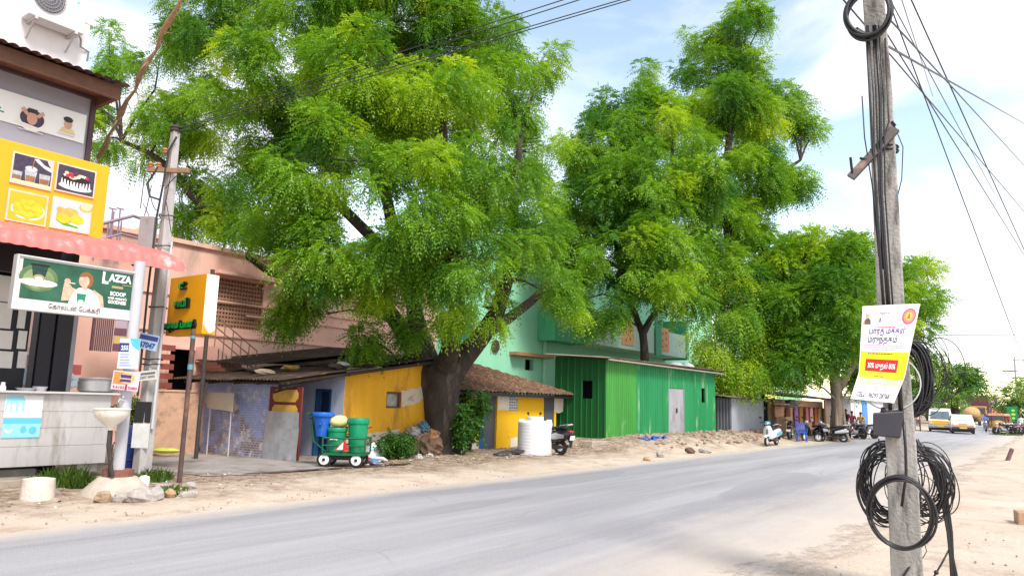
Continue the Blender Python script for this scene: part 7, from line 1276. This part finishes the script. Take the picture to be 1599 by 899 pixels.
p = pg(716, 704, .05); plant('leafy_bush', 'leafy green bush growing at the right foot of the big tree trunk', (p.x+.1, p.y-.3, .0), 2.2, 1.05, 52, 'bush', (.16, .075), .3, 2, 31, 9)
p = pg(698, 708, .05); plant('leafy_bush', 'darker low bush pressed against the front of the big trunk', (p.x, p.y-.55, .0), 1.5, .5, 36, 'bush', (.13, .06), .26, 3, 33, 6)
p = pg(640, 714, .05); plant('low_scrub', 'low dusty scrub in front of the waste heap and yellow wall', (p.x-.2, p.y-.1, .0), .75, .8, 30, 'bush', (.1, .04), .24, 4, 35, 10)
p = pg(612, 716, .05); plant('low_scrub', 'small dull scrub left of the waste heap', (p.x, p.y, .0), .55, .6, 26, 'bush', (.1, .04), .22, 4, 36, 8)
p = pg(272, 640, 1.05); plant('wall_creeper', 'green creeper growing over the low peach wall', (9.35, 17.8, .5), 1.1, .45, 26, 'grass', (.09, .05), .2, 3, 37, 6)
def grass(name, label, spots, n, h, seed, m='grass', cat='weeds'):
    rng = np.random.default_rng(seed); pos, dirs = [], []
    V, T = [], []
    for (x, y, rad) in spots:
        a = rng.uniform(0, 6.28, n); rr = rad*np.sqrt(rng.random(n)); bx = x+rr*np.cos(a); by = y+rr*np.sin(a)*.7; hh = h*rng.uniform(.35, 1.1, n)*(1-.5*rr/rad); la = rng.uniform(0, 6.28, n); ln = hh*rng.uniform(.1, .6, n); w = .009+.006*rng.random(n)
        b0 = np.stack([bx, by, np.full(n, .0)], 1); s = np.stack([np.sin(la)*w, -np.cos(la)*w, np.zeros(n)], 1); mid = b0+np.stack([np.cos(la)*ln*.4, np.sin(la)*ln*.4, hh*.6], 1); tip = b0+np.stack([np.cos(la)*ln, np.sin(la)*ln, hh], 1)
        V.append(np.stack([b0-s, b0+s, mid+s*.8, tip, mid-s*.8], 1)); T.append(np.repeat(np.clip(rng.normal(.4, .2, n), 0, 1), 5))
    V = np.concatenate(V).reshape(-1, 3); F = np.arange(len(V)).reshape(-1, 5); org = Vector((*spots[0][:2], 0)); t = leaf_object(name, V, F, np.concatenate(T), LEAF[m], None, org); t.location = org
    return tag(t, label, cat)
q = [pg(*a) for a in ((100, 765), (82, 762), (115, 760), (125, 768))]
grass('weed_clump', 'green weed clump growing before the steel counter beside the round stub', [(p.x, p.y, r) for p, r in zip(q, (.42, .34, .34, .2))], 320, .42, 41)
q = [pg(*a) for a in ((238, 755), (226, 752), (252, 752))]
grass('weed_clump', 'green weed tuft between the sink plinth and the brown sign post', [(p.x, p.y, r) for p, r in zip(q, (.28, .22, .2))], 200, .32, 42)
q = [pg(*a) for a in ((270, 770), (262, 778))]
grass('weed_clump', 'yellowish weed tuft among the stones under the brown sign post', [(p.x, p.y, r) for p, r in zip(q, (.26, .18))], 160, .2, 43)
q = [pg(*a) for a in ((1590, 677), (1570, 679))]
grass('verge_grass', 'dry grass fringe under the motorcycles on the far right verge', [(p.x, p.y, r) for p, r in zip(q, (2.2, 1.6))], 300, .3, 44)
def heap():
    rnd = random.Random(8); base = pg(660, 712, .05)
    items = [(640, 700, .5, .34, 'earth', (.17, .11, .075), 'brown earth mound at the bottom of the waste heap'), (668, 700, .5, .42, 'soil', (.2, .13, .09), 'darker earth mound of the waste heap against the trunk'), (655, 690, .3, .24, 'tan', (.46, .28, .18), 'tan sack in the middle of the waste heap'), (668, 682, .3, .22, 'ochre', (.42, .22, .11), 'rust brown sack at the right of the waste heap'), (646, 676, .26, .18, 'ash', (.38, .35, .34), 'ash grey sack near the top of the waste heap'), (661, 668, .2, .17, 'steelblue', (.10, .20, .27), 'blue grey bag on top of the waste heap'), (652, 704, .24, .16, 'peach', (.52, .33, .22), 'peach cloth bundle low in the waste heap'), (676, 692, .24, .2, 'umber', (.22, .1, .06), 'dark umber sack pressed against the tree trunk'), (655, 714, .1, .09, 'white', (.65, .62, .64), 'small white plastic cup on the ground before the waste heap'), (672, 712, .12, .07, 'pale', (.55, .5, .48), 'small pale scrap on the ground before the tree'), (636, 690, .2, .14, 'straw', (.40, .33, .2), 'straw coloured bag left in the waste heap')]
    for px, py, r, h, k, col, lb in items:
        g_ = pg(px, max(py, 708), .05); D = g_.x*.809+g_.y*.588; c = pd(px, py, D-.3); b = MB(); b.blob((c.x, c.y, max(c.z, h*.6)), (r, r*.8, h), 16, 10, .3, (rnd.uniform(-.4, .4), rnd.uniform(-.4, .4), rnd.random()*3)); o = b.build('refuse_mound' if 'mound' in lb else 'refuse_sack', mat('refuse_'+k, col, .9, .35, 7, .8, 10)); tag(o, lb, 'rubbish')
    # litter and leaf scraps scattered on the house side
    b = MB(); rnd = random.Random(5); ms = [mat('scrap_tan', (.42, .3, .2), .9), mat('scrap_brown', (.15, .09, .06), .9), mat('scrap_pale', (.6, .56, .52), .9), mat('scrap_pink', (.5, .2, .22), .8)]
    def scrap(x, y, s):
        z = gz(x, y)+(.045 if x < 24 else .12); a = rnd.random()*6.28; b.mi = rnd.choices((0, 1, 2, 3), (5, 6, 2, .5))[0]; q = [Vector((x+s*math.cos(a+k*1.57)*rnd.uniform(.6, 1.2), y+s*math.sin(a+k*1.57)*rnd.uniform(.6, 1.2), z+rnd.uniform(0, .03))) for k in range(4)]; b.poly(q)
    for k in range(900):
        s_ = rnd.uniform(12, 24); scrap(s_, rnd.uniform(11.6, 14.6) if s_ > 14 else rnd.uniform(12.2, 13.4), rnd.uniform(.015, .06))
    for k in range(500): scrap(rnd.uniform(24, 42), rnd.uniform(10.4, 13), rnd.uniform(.02, .07))
    for k in range(160): scrap(rnd.uniform(3, 9), rnd.uniform(10.6, 13.4), rnd.uniform(.012, .04))
    tag(b.build('litter', ms, recalc=False), 'dry leaves and paper litter on the verge', 'litter', kind='stuff')
    b = MB()
    for k in range(200):
        x, y = rnd.uniform(24.8, 40), rnd.uniform(10.9, 13.2); s = rnd.uniform(.05, .2); b.mi = rnd.choice((0, 0, 1)); b.stone((x, y, gz(x, y)+.08+s*.2), (s, s*.8, s*.7), rnd.random()*3)
    for k in range(700):
        x = rnd.choice((rnd.uniform(2, 14), rnd.uniform(4, 20))); y = rnd.uniform(9.6, 12.8) if rnd.random() < .6 else rnd.uniform(-2, 2.4); s = rnd.uniform(.01, .035); b.mi = 0; b.stone((x, y, gz(x, y)+s*.2), (s, s*.8, s*.7), 0)
    tag(b.build('rubble', [mat('rubble_grey', (.34, .27, .22), .95, .3, 8), mat('rubble_red', (.36, .19, .13), .95, .3, 8)]), 'broken bricks and pebbles along the verge', 'rubble', kind='stuff')
    p = pg(238, 702, .12); b = MB(); b.blob((p.x, p.y, .3), (.26, .2, .2), 12, 8, .06); tag(b.build('pink_bag', mat('bag_pink', (.62, .22, .42), .5, .15, 5), smooth=True), 'pink stuffed plastic bag by the low peach wall', 'bag')
    p = pg(258, 707, .12); b = MB(); b.blob((p.x, p.y, .18), (.34, .12, .07), 10, 6, .15, (0, 0, -.7)); tag(b.build('lime_bag', mat('bag_lime', (.52, .58, .08), .5, .2, 5)), 'lime yellow plastic bag on the ground beside the pink bag', 'bag')
    p = pg(108, 797); 
heap()
# ---------------------------------------------------------------- cable pole in front
def cable_pole():
    b0 = pg(1418, 938); x, y = b0.x, b0.y; D = x*.809+y*.588; k = D/FPX
    f = Vector((x, y, 0)).normalized(); rt = Vector((f.y, -f.x, 0)); u = Vector((0, 0, 1))
    t = thing('cable_pole', (x, y, 0), 'nearest concrete pole at the right, hung with black cable coils', 'utility pole')
    con = mat('near_concrete', (.37, .355, .335), .92, .4, 6, .6, 35, stain=(.13, .12, .11), stain_at=.54, stain_scale=4, streak=4)
    Q = lambda px, py, d=0: pd(px, py, D+d)
    def at_(u_, z, o=0): return Vector((x, y, 0))+rt*u_+u*z-f*o
    xoff = lambda z: (Q(1418-.0, 938).z*0)+0
    def cx(py): # centre line of the pole in the photograph
        return {938: 1418, 700: 1407, 480: 1391, 150: 1375, 0: 1364}[py]
    pts = [Q(cx(v), v) for v in (938, 700, 480, 150, 0)]; pts[0].z = -.3; top = pts[-1]+(pts[-1]-pts[-2]).normalized()*1.2; pts.append(top); w = [.125, .12, .112, .10, .093, .085]
    b = MB(); ring = []
    for p, ww in zip(pts, w): ring.append([b._v(p+rt*a*ww+f*c*ww*.8) for a, c in ((-1, -1), (1, -1), (1, 1), (-1, 1))])
    for A, B in zip(ring, ring[1:]):
        for j in range(4): b.face((A[j], A[(j+1) % 4], B[(j+1) % 4], B[j]))
    b.face(ring[0][::-1]); b.face(ring[-1]); b.build('shaft', con, t, bevel=.012)
    P = lambda px, py, o=.12: pd(px, py, D-o)
    b = MB(); A, B = P(1328, 276, .15), P(1399, 200, .15); dr = (B-A).normalized(); pr = dr.cross(f).normalized()
    b.hexa([A+pr*.035-f*.0, A-pr*.035, A-pr*.035+f*.06, A+pr*.035+f*.06], [B+pr*.035, B-pr*.035, B-pr*.035+f*.06, B+pr*.035+f*.06]); b.build('crossarm', mat('arm_rust', (.11, .09, .085), .8, .3, 6, stain=(.3, .2, .15), stain_at=.6), t)
    b = MB(); b.tube([P(1331, 272, .14), P(1328, 246, .14)], .012, 6); b.tube([P(1343, 247, .14), P(1356, 250, .14)], .012, 6); b.tube([P(1392, 190, .14), P(1398, 197, .14)], .014, 6)
    b.build('bolt', M['black'], t)
    for v in (232, 238): b = MB(); b.tube([Q(cx(150)+6, v)+(rt*math.cos(a)*.115-f*math.sin(a)*.1) for a in (2*math.pi*j/20 for j in range(20))], .012, 6, close=True); b.build('clamp', M['black'], t)
    b = MB(); G = [P(1363, 644, .2), P(1412, 641, .2), P(1406, 684, .2), P(1363, 680, .2)]; b.hexa([g+f*.0 for g in (G[3], G[2])]+[G[2]+f*.14, G[3]+f*.14], [G[0], G[1], G[1]+f*.14, G[0]+f*.14]); b.build('junction_box', mat('box_black', (.035, .035, .045), .5, .15, 5, .05), t, bevel=.012)
    rnd = random.Random(17)
    def coil(name, px, py, rx, ry, n, o, thick, jit, label, depth=.12, m='cable', tilt=0, cl=(0, 0)):
        b = MB()
        for i in range(n):
            c = P(px+rnd.gauss(0, jit), py+rnd.gauss(0, jit), o+rnd.uniform(-depth, depth)); ax, ay = rx*k*rnd.uniform(1-jit*.02, 1+jit*.012), ry*k*rnd.uniform(1-jit*.02, 1+jit*.012); tl = tilt+rnd.gauss(0, .02*jit); ph = rnd.uniform(0, 6.28); wob = rnd.uniform(0, .03*jit**.5); tz = rnd.gauss(0, .2)
            b.tube([c+rt*(ax*math.cos(a)*math.cos(tl)-ay*math.sin(a)*math.sin(tl))+u*(ax*math.cos(a)*math.sin(tl)+ay*math.sin(a))*(1+wob*math.sin(2*a+ph))+f*(tz*ax*math.sin(a+ph)*.5) for a in (2*math.pi*j/44 for j in range(44))], thick*rnd.uniform(.8, 1.25), 6, close=True)
        return tag(b.build(name, M[m], smooth=True), label, 'cable coil')
    coil('cable_coil', 1406, 800, 42, 50, 6, .24, .0085, 2.2, 'neat round black cable coil hung in front of the concrete pole', .03)
    coil('cable_coil', 1386, 754, 34, 52, 30, -.16, .0055, 8, 'tangled black cable bundle low on the left of the pole', .1)
    coil('cable_coil', 1440, 752, 34, 48, 36, -.2, .0045, 10, 'loose tangle of thin black cables low on the right of the pole', .12)
    coil('cable_coil', 1421, 590, 24, 52, 46, -.14, .008, 4.5, 'dense black cable bundle behind the hanging paper poster', .1)
    coil('cable_coil', 1440, 575, 34, 52, 9, -.1, .0035, 8, 'few loose thin cable loops springing right of the dense bundle', .1)
    coil('cable_coil', 1355, 22, 33, 40, 9, .16, .014, 1.8, 'thick black cable ring at the top of the concrete pole', .04)
    coil('cable_coil', 1388, 597, 43, 42, 1, .05, .006, .1, 'single pale grey cable loop around the dense black bundle', .02, 'lgrey')
    # bunch hanging to the ground on the right, and cables clamped along the shaft
    b = MB()
    for i in range(9):
        e = rnd.uniform(-6, 6); q = [P(1428+rnd.gauss(0, 4), 690+rnd.gauss(0, 5), -.1), P(1455+e, 725+e, -.15), P(1474+e, 775+e, -.15), P(1483+e*.6, 830, -.12), P(1486+e*.4, 870, -.1), P(1492+e, 915, -.1), P(1494+e, 950, -.1)]; b.tube(q, rnd.choice((.005, .007, .009)), 6)
    b.tube([P(1486, 850, -.12), P(1470, 880, -.1), P(1452, 910, -.1), P(1440, 945, -.05)], .008, 6); b.blob(P(1462, 893, -.1), .02, 8, 6)
    b.tube([P(1446, 838, .05), P(1432, 866, .08), P(1410, 900, .1), P(1395, 935, .1)], .01, 6); b.tube([P(1440, 835, .05), P(1447, 860, .04), P(1440, 872, .03), P(1430, 868, .03)], .004, 5)
    tag(b.build('cable_bunch', M['cable'], smooth=True), 'bunch of black cables hanging from the tangle down to the sand', 'cables')
    b = MB()
    for a, c, th in ((1352, 1372, .01), (1362, 1377, .008), (1368, 1380, .014), (1374, 1386, .007), (1358, 1370, .006)):
        b.tube([P(a+rnd.gauss(0, 2), 40, .14), P(a+6, 150, .15), P(c-4, 300, .16), P(c+4, 420, .16), P(c+10, 500, .13)], th, 6)
    b.tube([P(1346, 150, .14), P(1350, 215, .14), P(1362, 290, .14), P(1372, 400, .14)], .006, 5); b.tube([P(1394, 190, .1), P(1410, 230, .08), P(1408, 280, .08), P(1398, 320, .1)], .005, 5); b.tube([P(1382, 60, .12), P(1388, 190, .13), P(1372, 240, .16), P(1378, 420, .15)], .008, 5)
    b.tube([P(1411, 660, .16), P(1414, 700, .14), P(1415, 740, .14), P(1408, 790, .14)], .012, 6); b.tube([P(1372, 684, .15), P(1373, 700, .15), P(1364, 708, .15), P(1352, 730, .1)], .005, 5); b.tube([P(1380, 636, .18), P(1378, 645, .18)], .02, 6); b.tube([P(1408, 660, .16), P(1402, 560, .14), P(1398, 480, .13)], .02, 6); b.tube([P(1390, 640, .17), P(1388, 560, .14), P(1386, 490, .13)], .016, 6)
    b.build('cable_run', M['cable'], t, smooth=True)
    # curled paper poster
    class Curl:
        def __init__(s): s.TL, s.TR, s.BL, s.BR, s.ML, s.MR = P(1347, 478, .2), P(1437, 474, .17), P(1328, 622, .27), P(1396, 629, .24), P(1341, 582, .2), P(1413, 588, .19)
        def map(s, X, Y, off=0):
            q = .28
            if Y > q: v = (Y-q)/(1-q); a, c = s.ML.lerp(s.TL, v), s.MR.lerp(s.TR, v)
            else: v = Y/q; a, c = s.BL.lerp(s.ML, v), s.BR.lerp(s.MR, v)
            return a.lerp(c, X)-f*(off+.012*math.sin(X*3.1)+.006*math.sin(Y*9))
    G = Curl(); W = M['white']; b = MB(); b.rect(G, 0, 1, 0, 1, 0, 0, 14, 28); b.rect(G, 0, 1, 0, 1, -.003, 0, 14, 28)
    po = tag(b.build('paper_poster', mat('poster_white', (.78, .76, .80), .55, .04, 2, .02), smooth=True), 'curled white and yellow paper poster tied to the concrete pole', 'poster')
    P2 = MB(); P2.rect(G, .015, .985, .235, .515, .0015, 0, 12, 8); P2.rect(G, .13, .80, .31, .435, .003, 1, 8, 3); P2.rect(G, .02, .98, .165, .23, .0015, 6, 12, 2)
    P2.disc(G, .845, .875, .125, .082, .0015, 2); P2.disc(G, .845, .875, .1, .066, .0025, 7); P2.disc(G, .845, .875, .06, .04, .0035, 0); P2.pl(G, [(.80, .85), (.89, .85), (.87, .865), (.86, .9), (.845, .91), (.83, .9), (.82, .865)], .0045, 2)
    P2.pl(G, [(.04, .80), (.17, .80), (.16, .845), (.12, .87), (.08, .865), (.05, .84)], .0015, 8); P2.pl(G, [(.03, .80), (.06, .80), (.06, .845), (.04, .84)], .0025, 9); P2.disc(G, .105, .90, .036, .037, .0025, 10); P2.disc(G, .105, .925, .034, .017, .0032, 11)
    P2.text(G, 'Agavai', .40, .905, .03, .0015, 4, width=.18); P2.rect(G, .32, .345, .82, .865, .0015, 3); 
    for y in (.845, .825): P2.rect(G, .37, .37+.2, y, y+.008, .0015, 12)
    P2.text(G, 'பாரத மக்கள்', .49, .70, .062, .002, 3, width=.68, bold=.02); P2.text(G, 'மருந்தகம்', .42, .612, .062, .002, 3, width=.56, bold=.02)
    P2.text(G, '30% முதல் 80%', .465, .345, .055, .0045, 5, width=.58, bold=.012); P2.text(G, 'CELL : 96293 28768', .47, .035, .05, .002, 4, width=.74, bold=.028)
    for y, x0, x1, m_ in ((.765, .3, .62, 2), (.575, .06, .86, 13), (.553, .1, .9, 13), (.53, .2, .7, 13), (.488, .16, .66, 4), (.255, .35, .55, 4), (.205, .1, .85, 13), (.185, .1, .8, 13), (.14, .12, .9, 13), (.11, .25, .75, 13)):
        xx = x0
        while xx < x1: w_ = .02+.05*rnd.random(); P2.rect(G, xx, min(x1, xx+w_), y, y+.011, .0035, m_, 2, 1); xx += w_+.012
    P2.build('poster_print', [mat('poster_yellow', (.82, .60, .01), .5, .04), mat('poster_red', (.66, .012, .02), .5), mat('seal_pink', (.78, .10, .20), .5), mat('ink_navy', (.06, .055, .2), .6), mat('ink_dark', (.08, .07, .1), .6), M['white'], mat('poster_buff', (.78, .62, .35), .5), mat('seal_light', (.78, .25, .2), .5), mat('suit_dark', (.09, .1, .07), .6), mat('suit_orange', (.6, .25, .06), .6), mat('print_skin', (.6, .36, .27), .6), mat('hair_white', (.7, .68, .68), .6), M['lgrey'], mat('ink_rose', (.66, .36, .48), .6)], po, recalc=False)
    return top, D
TOP, DP = cable_pole()
def wires():
    rnd = random.Random(2); lp = Vector((7.55, 13.94, 6.8))
    def w(name, a, c, d, r, label, n=26): b = MB(); b.tube(sag(a, c, d, n), r, 5); tag(b.build(name, M['cable']), label, 'wire', 'overhead wires')
    # spans that leave the left pole, cross the crown and pass above the frame towards the cable pole
    for k, (px, py, dz) in enumerate(((905, 0, .0), (880, 0, .12), (985, 0, -.1), (970, 0, -.02))):
        q = pd(px, py, 9.5); e = lp+Vector((0, 0, dz)); far = e+(q-e)*1.5; w('overhead_wire', e, far, .0, .008, 'black overhead wire crossing in front of the big tree crown')
    ends = [((1445, 155), (1599, 565)), ((1450, 158), (1599, 398)), ((1458, 165), (1599, 330)), ((1493, 155), (1640, 480)), ((1504, 155), (1599, 258)), ((1532, 155), (1599, 193)), ((1390, 0), (1530, 260)), ((1408, 0), (1450, 130))]
    for k, (a, c) in enumerate(ends):
        A, B = pd(*a, 14+k), pd(*c, 30+2*k); w('overhead_wire', A+(A-B)*.55, B+(B-A)*.4, .0, .012+.001*k, 'black overhead wire fanning out right of the cable pole top')
    A, B = pd(1340, 519, 38), pd(1599, 521, 60); 
    for py0, py1 in ((519, 520), (578, 577)):
        A, B = pd(1300, py0, 52), pd(1599, py1, 75); w('overhead_wire', A, B+(B-A)*.3, .2, .03, 'thin pale wire spanning the road beyond the cable pole')
    # dry climber wrapped stay wire at the left
    b = MB(); a = pd(154, 245, 16.2); c = pd(287, -10, 12.5); c2 = c+(c-a)*.25; pts = [a.lerp(c2, t/16)+Vector((.03*math.sin(t*2.3), .03*math.cos(t*1.7), .0)) for t in range(17)]; b.tube(pts, [.045+.022*math.sin(i*1.9) for i in range(17)], 8)
    for i in range(60): q = a.lerp(c2, rnd.random()); b.tube([q, q+Vector((rnd.gauss(0, .1), rnd.gauss(0, .1), rnd.gauss(-.12, .1)))], [.012, .004], 4)
    a2 = Vector((a.x, a.y+.4, 5.0)); b.tube([a2, a], .03, 6)
    tag(b.build('dry_creeper', mat('dry_straw', (.36, .24, .14), .95, .4, 12, .6)), 'dry brown creeper hanging along a stay wire by the bakery roof', 'creeper')
wires()
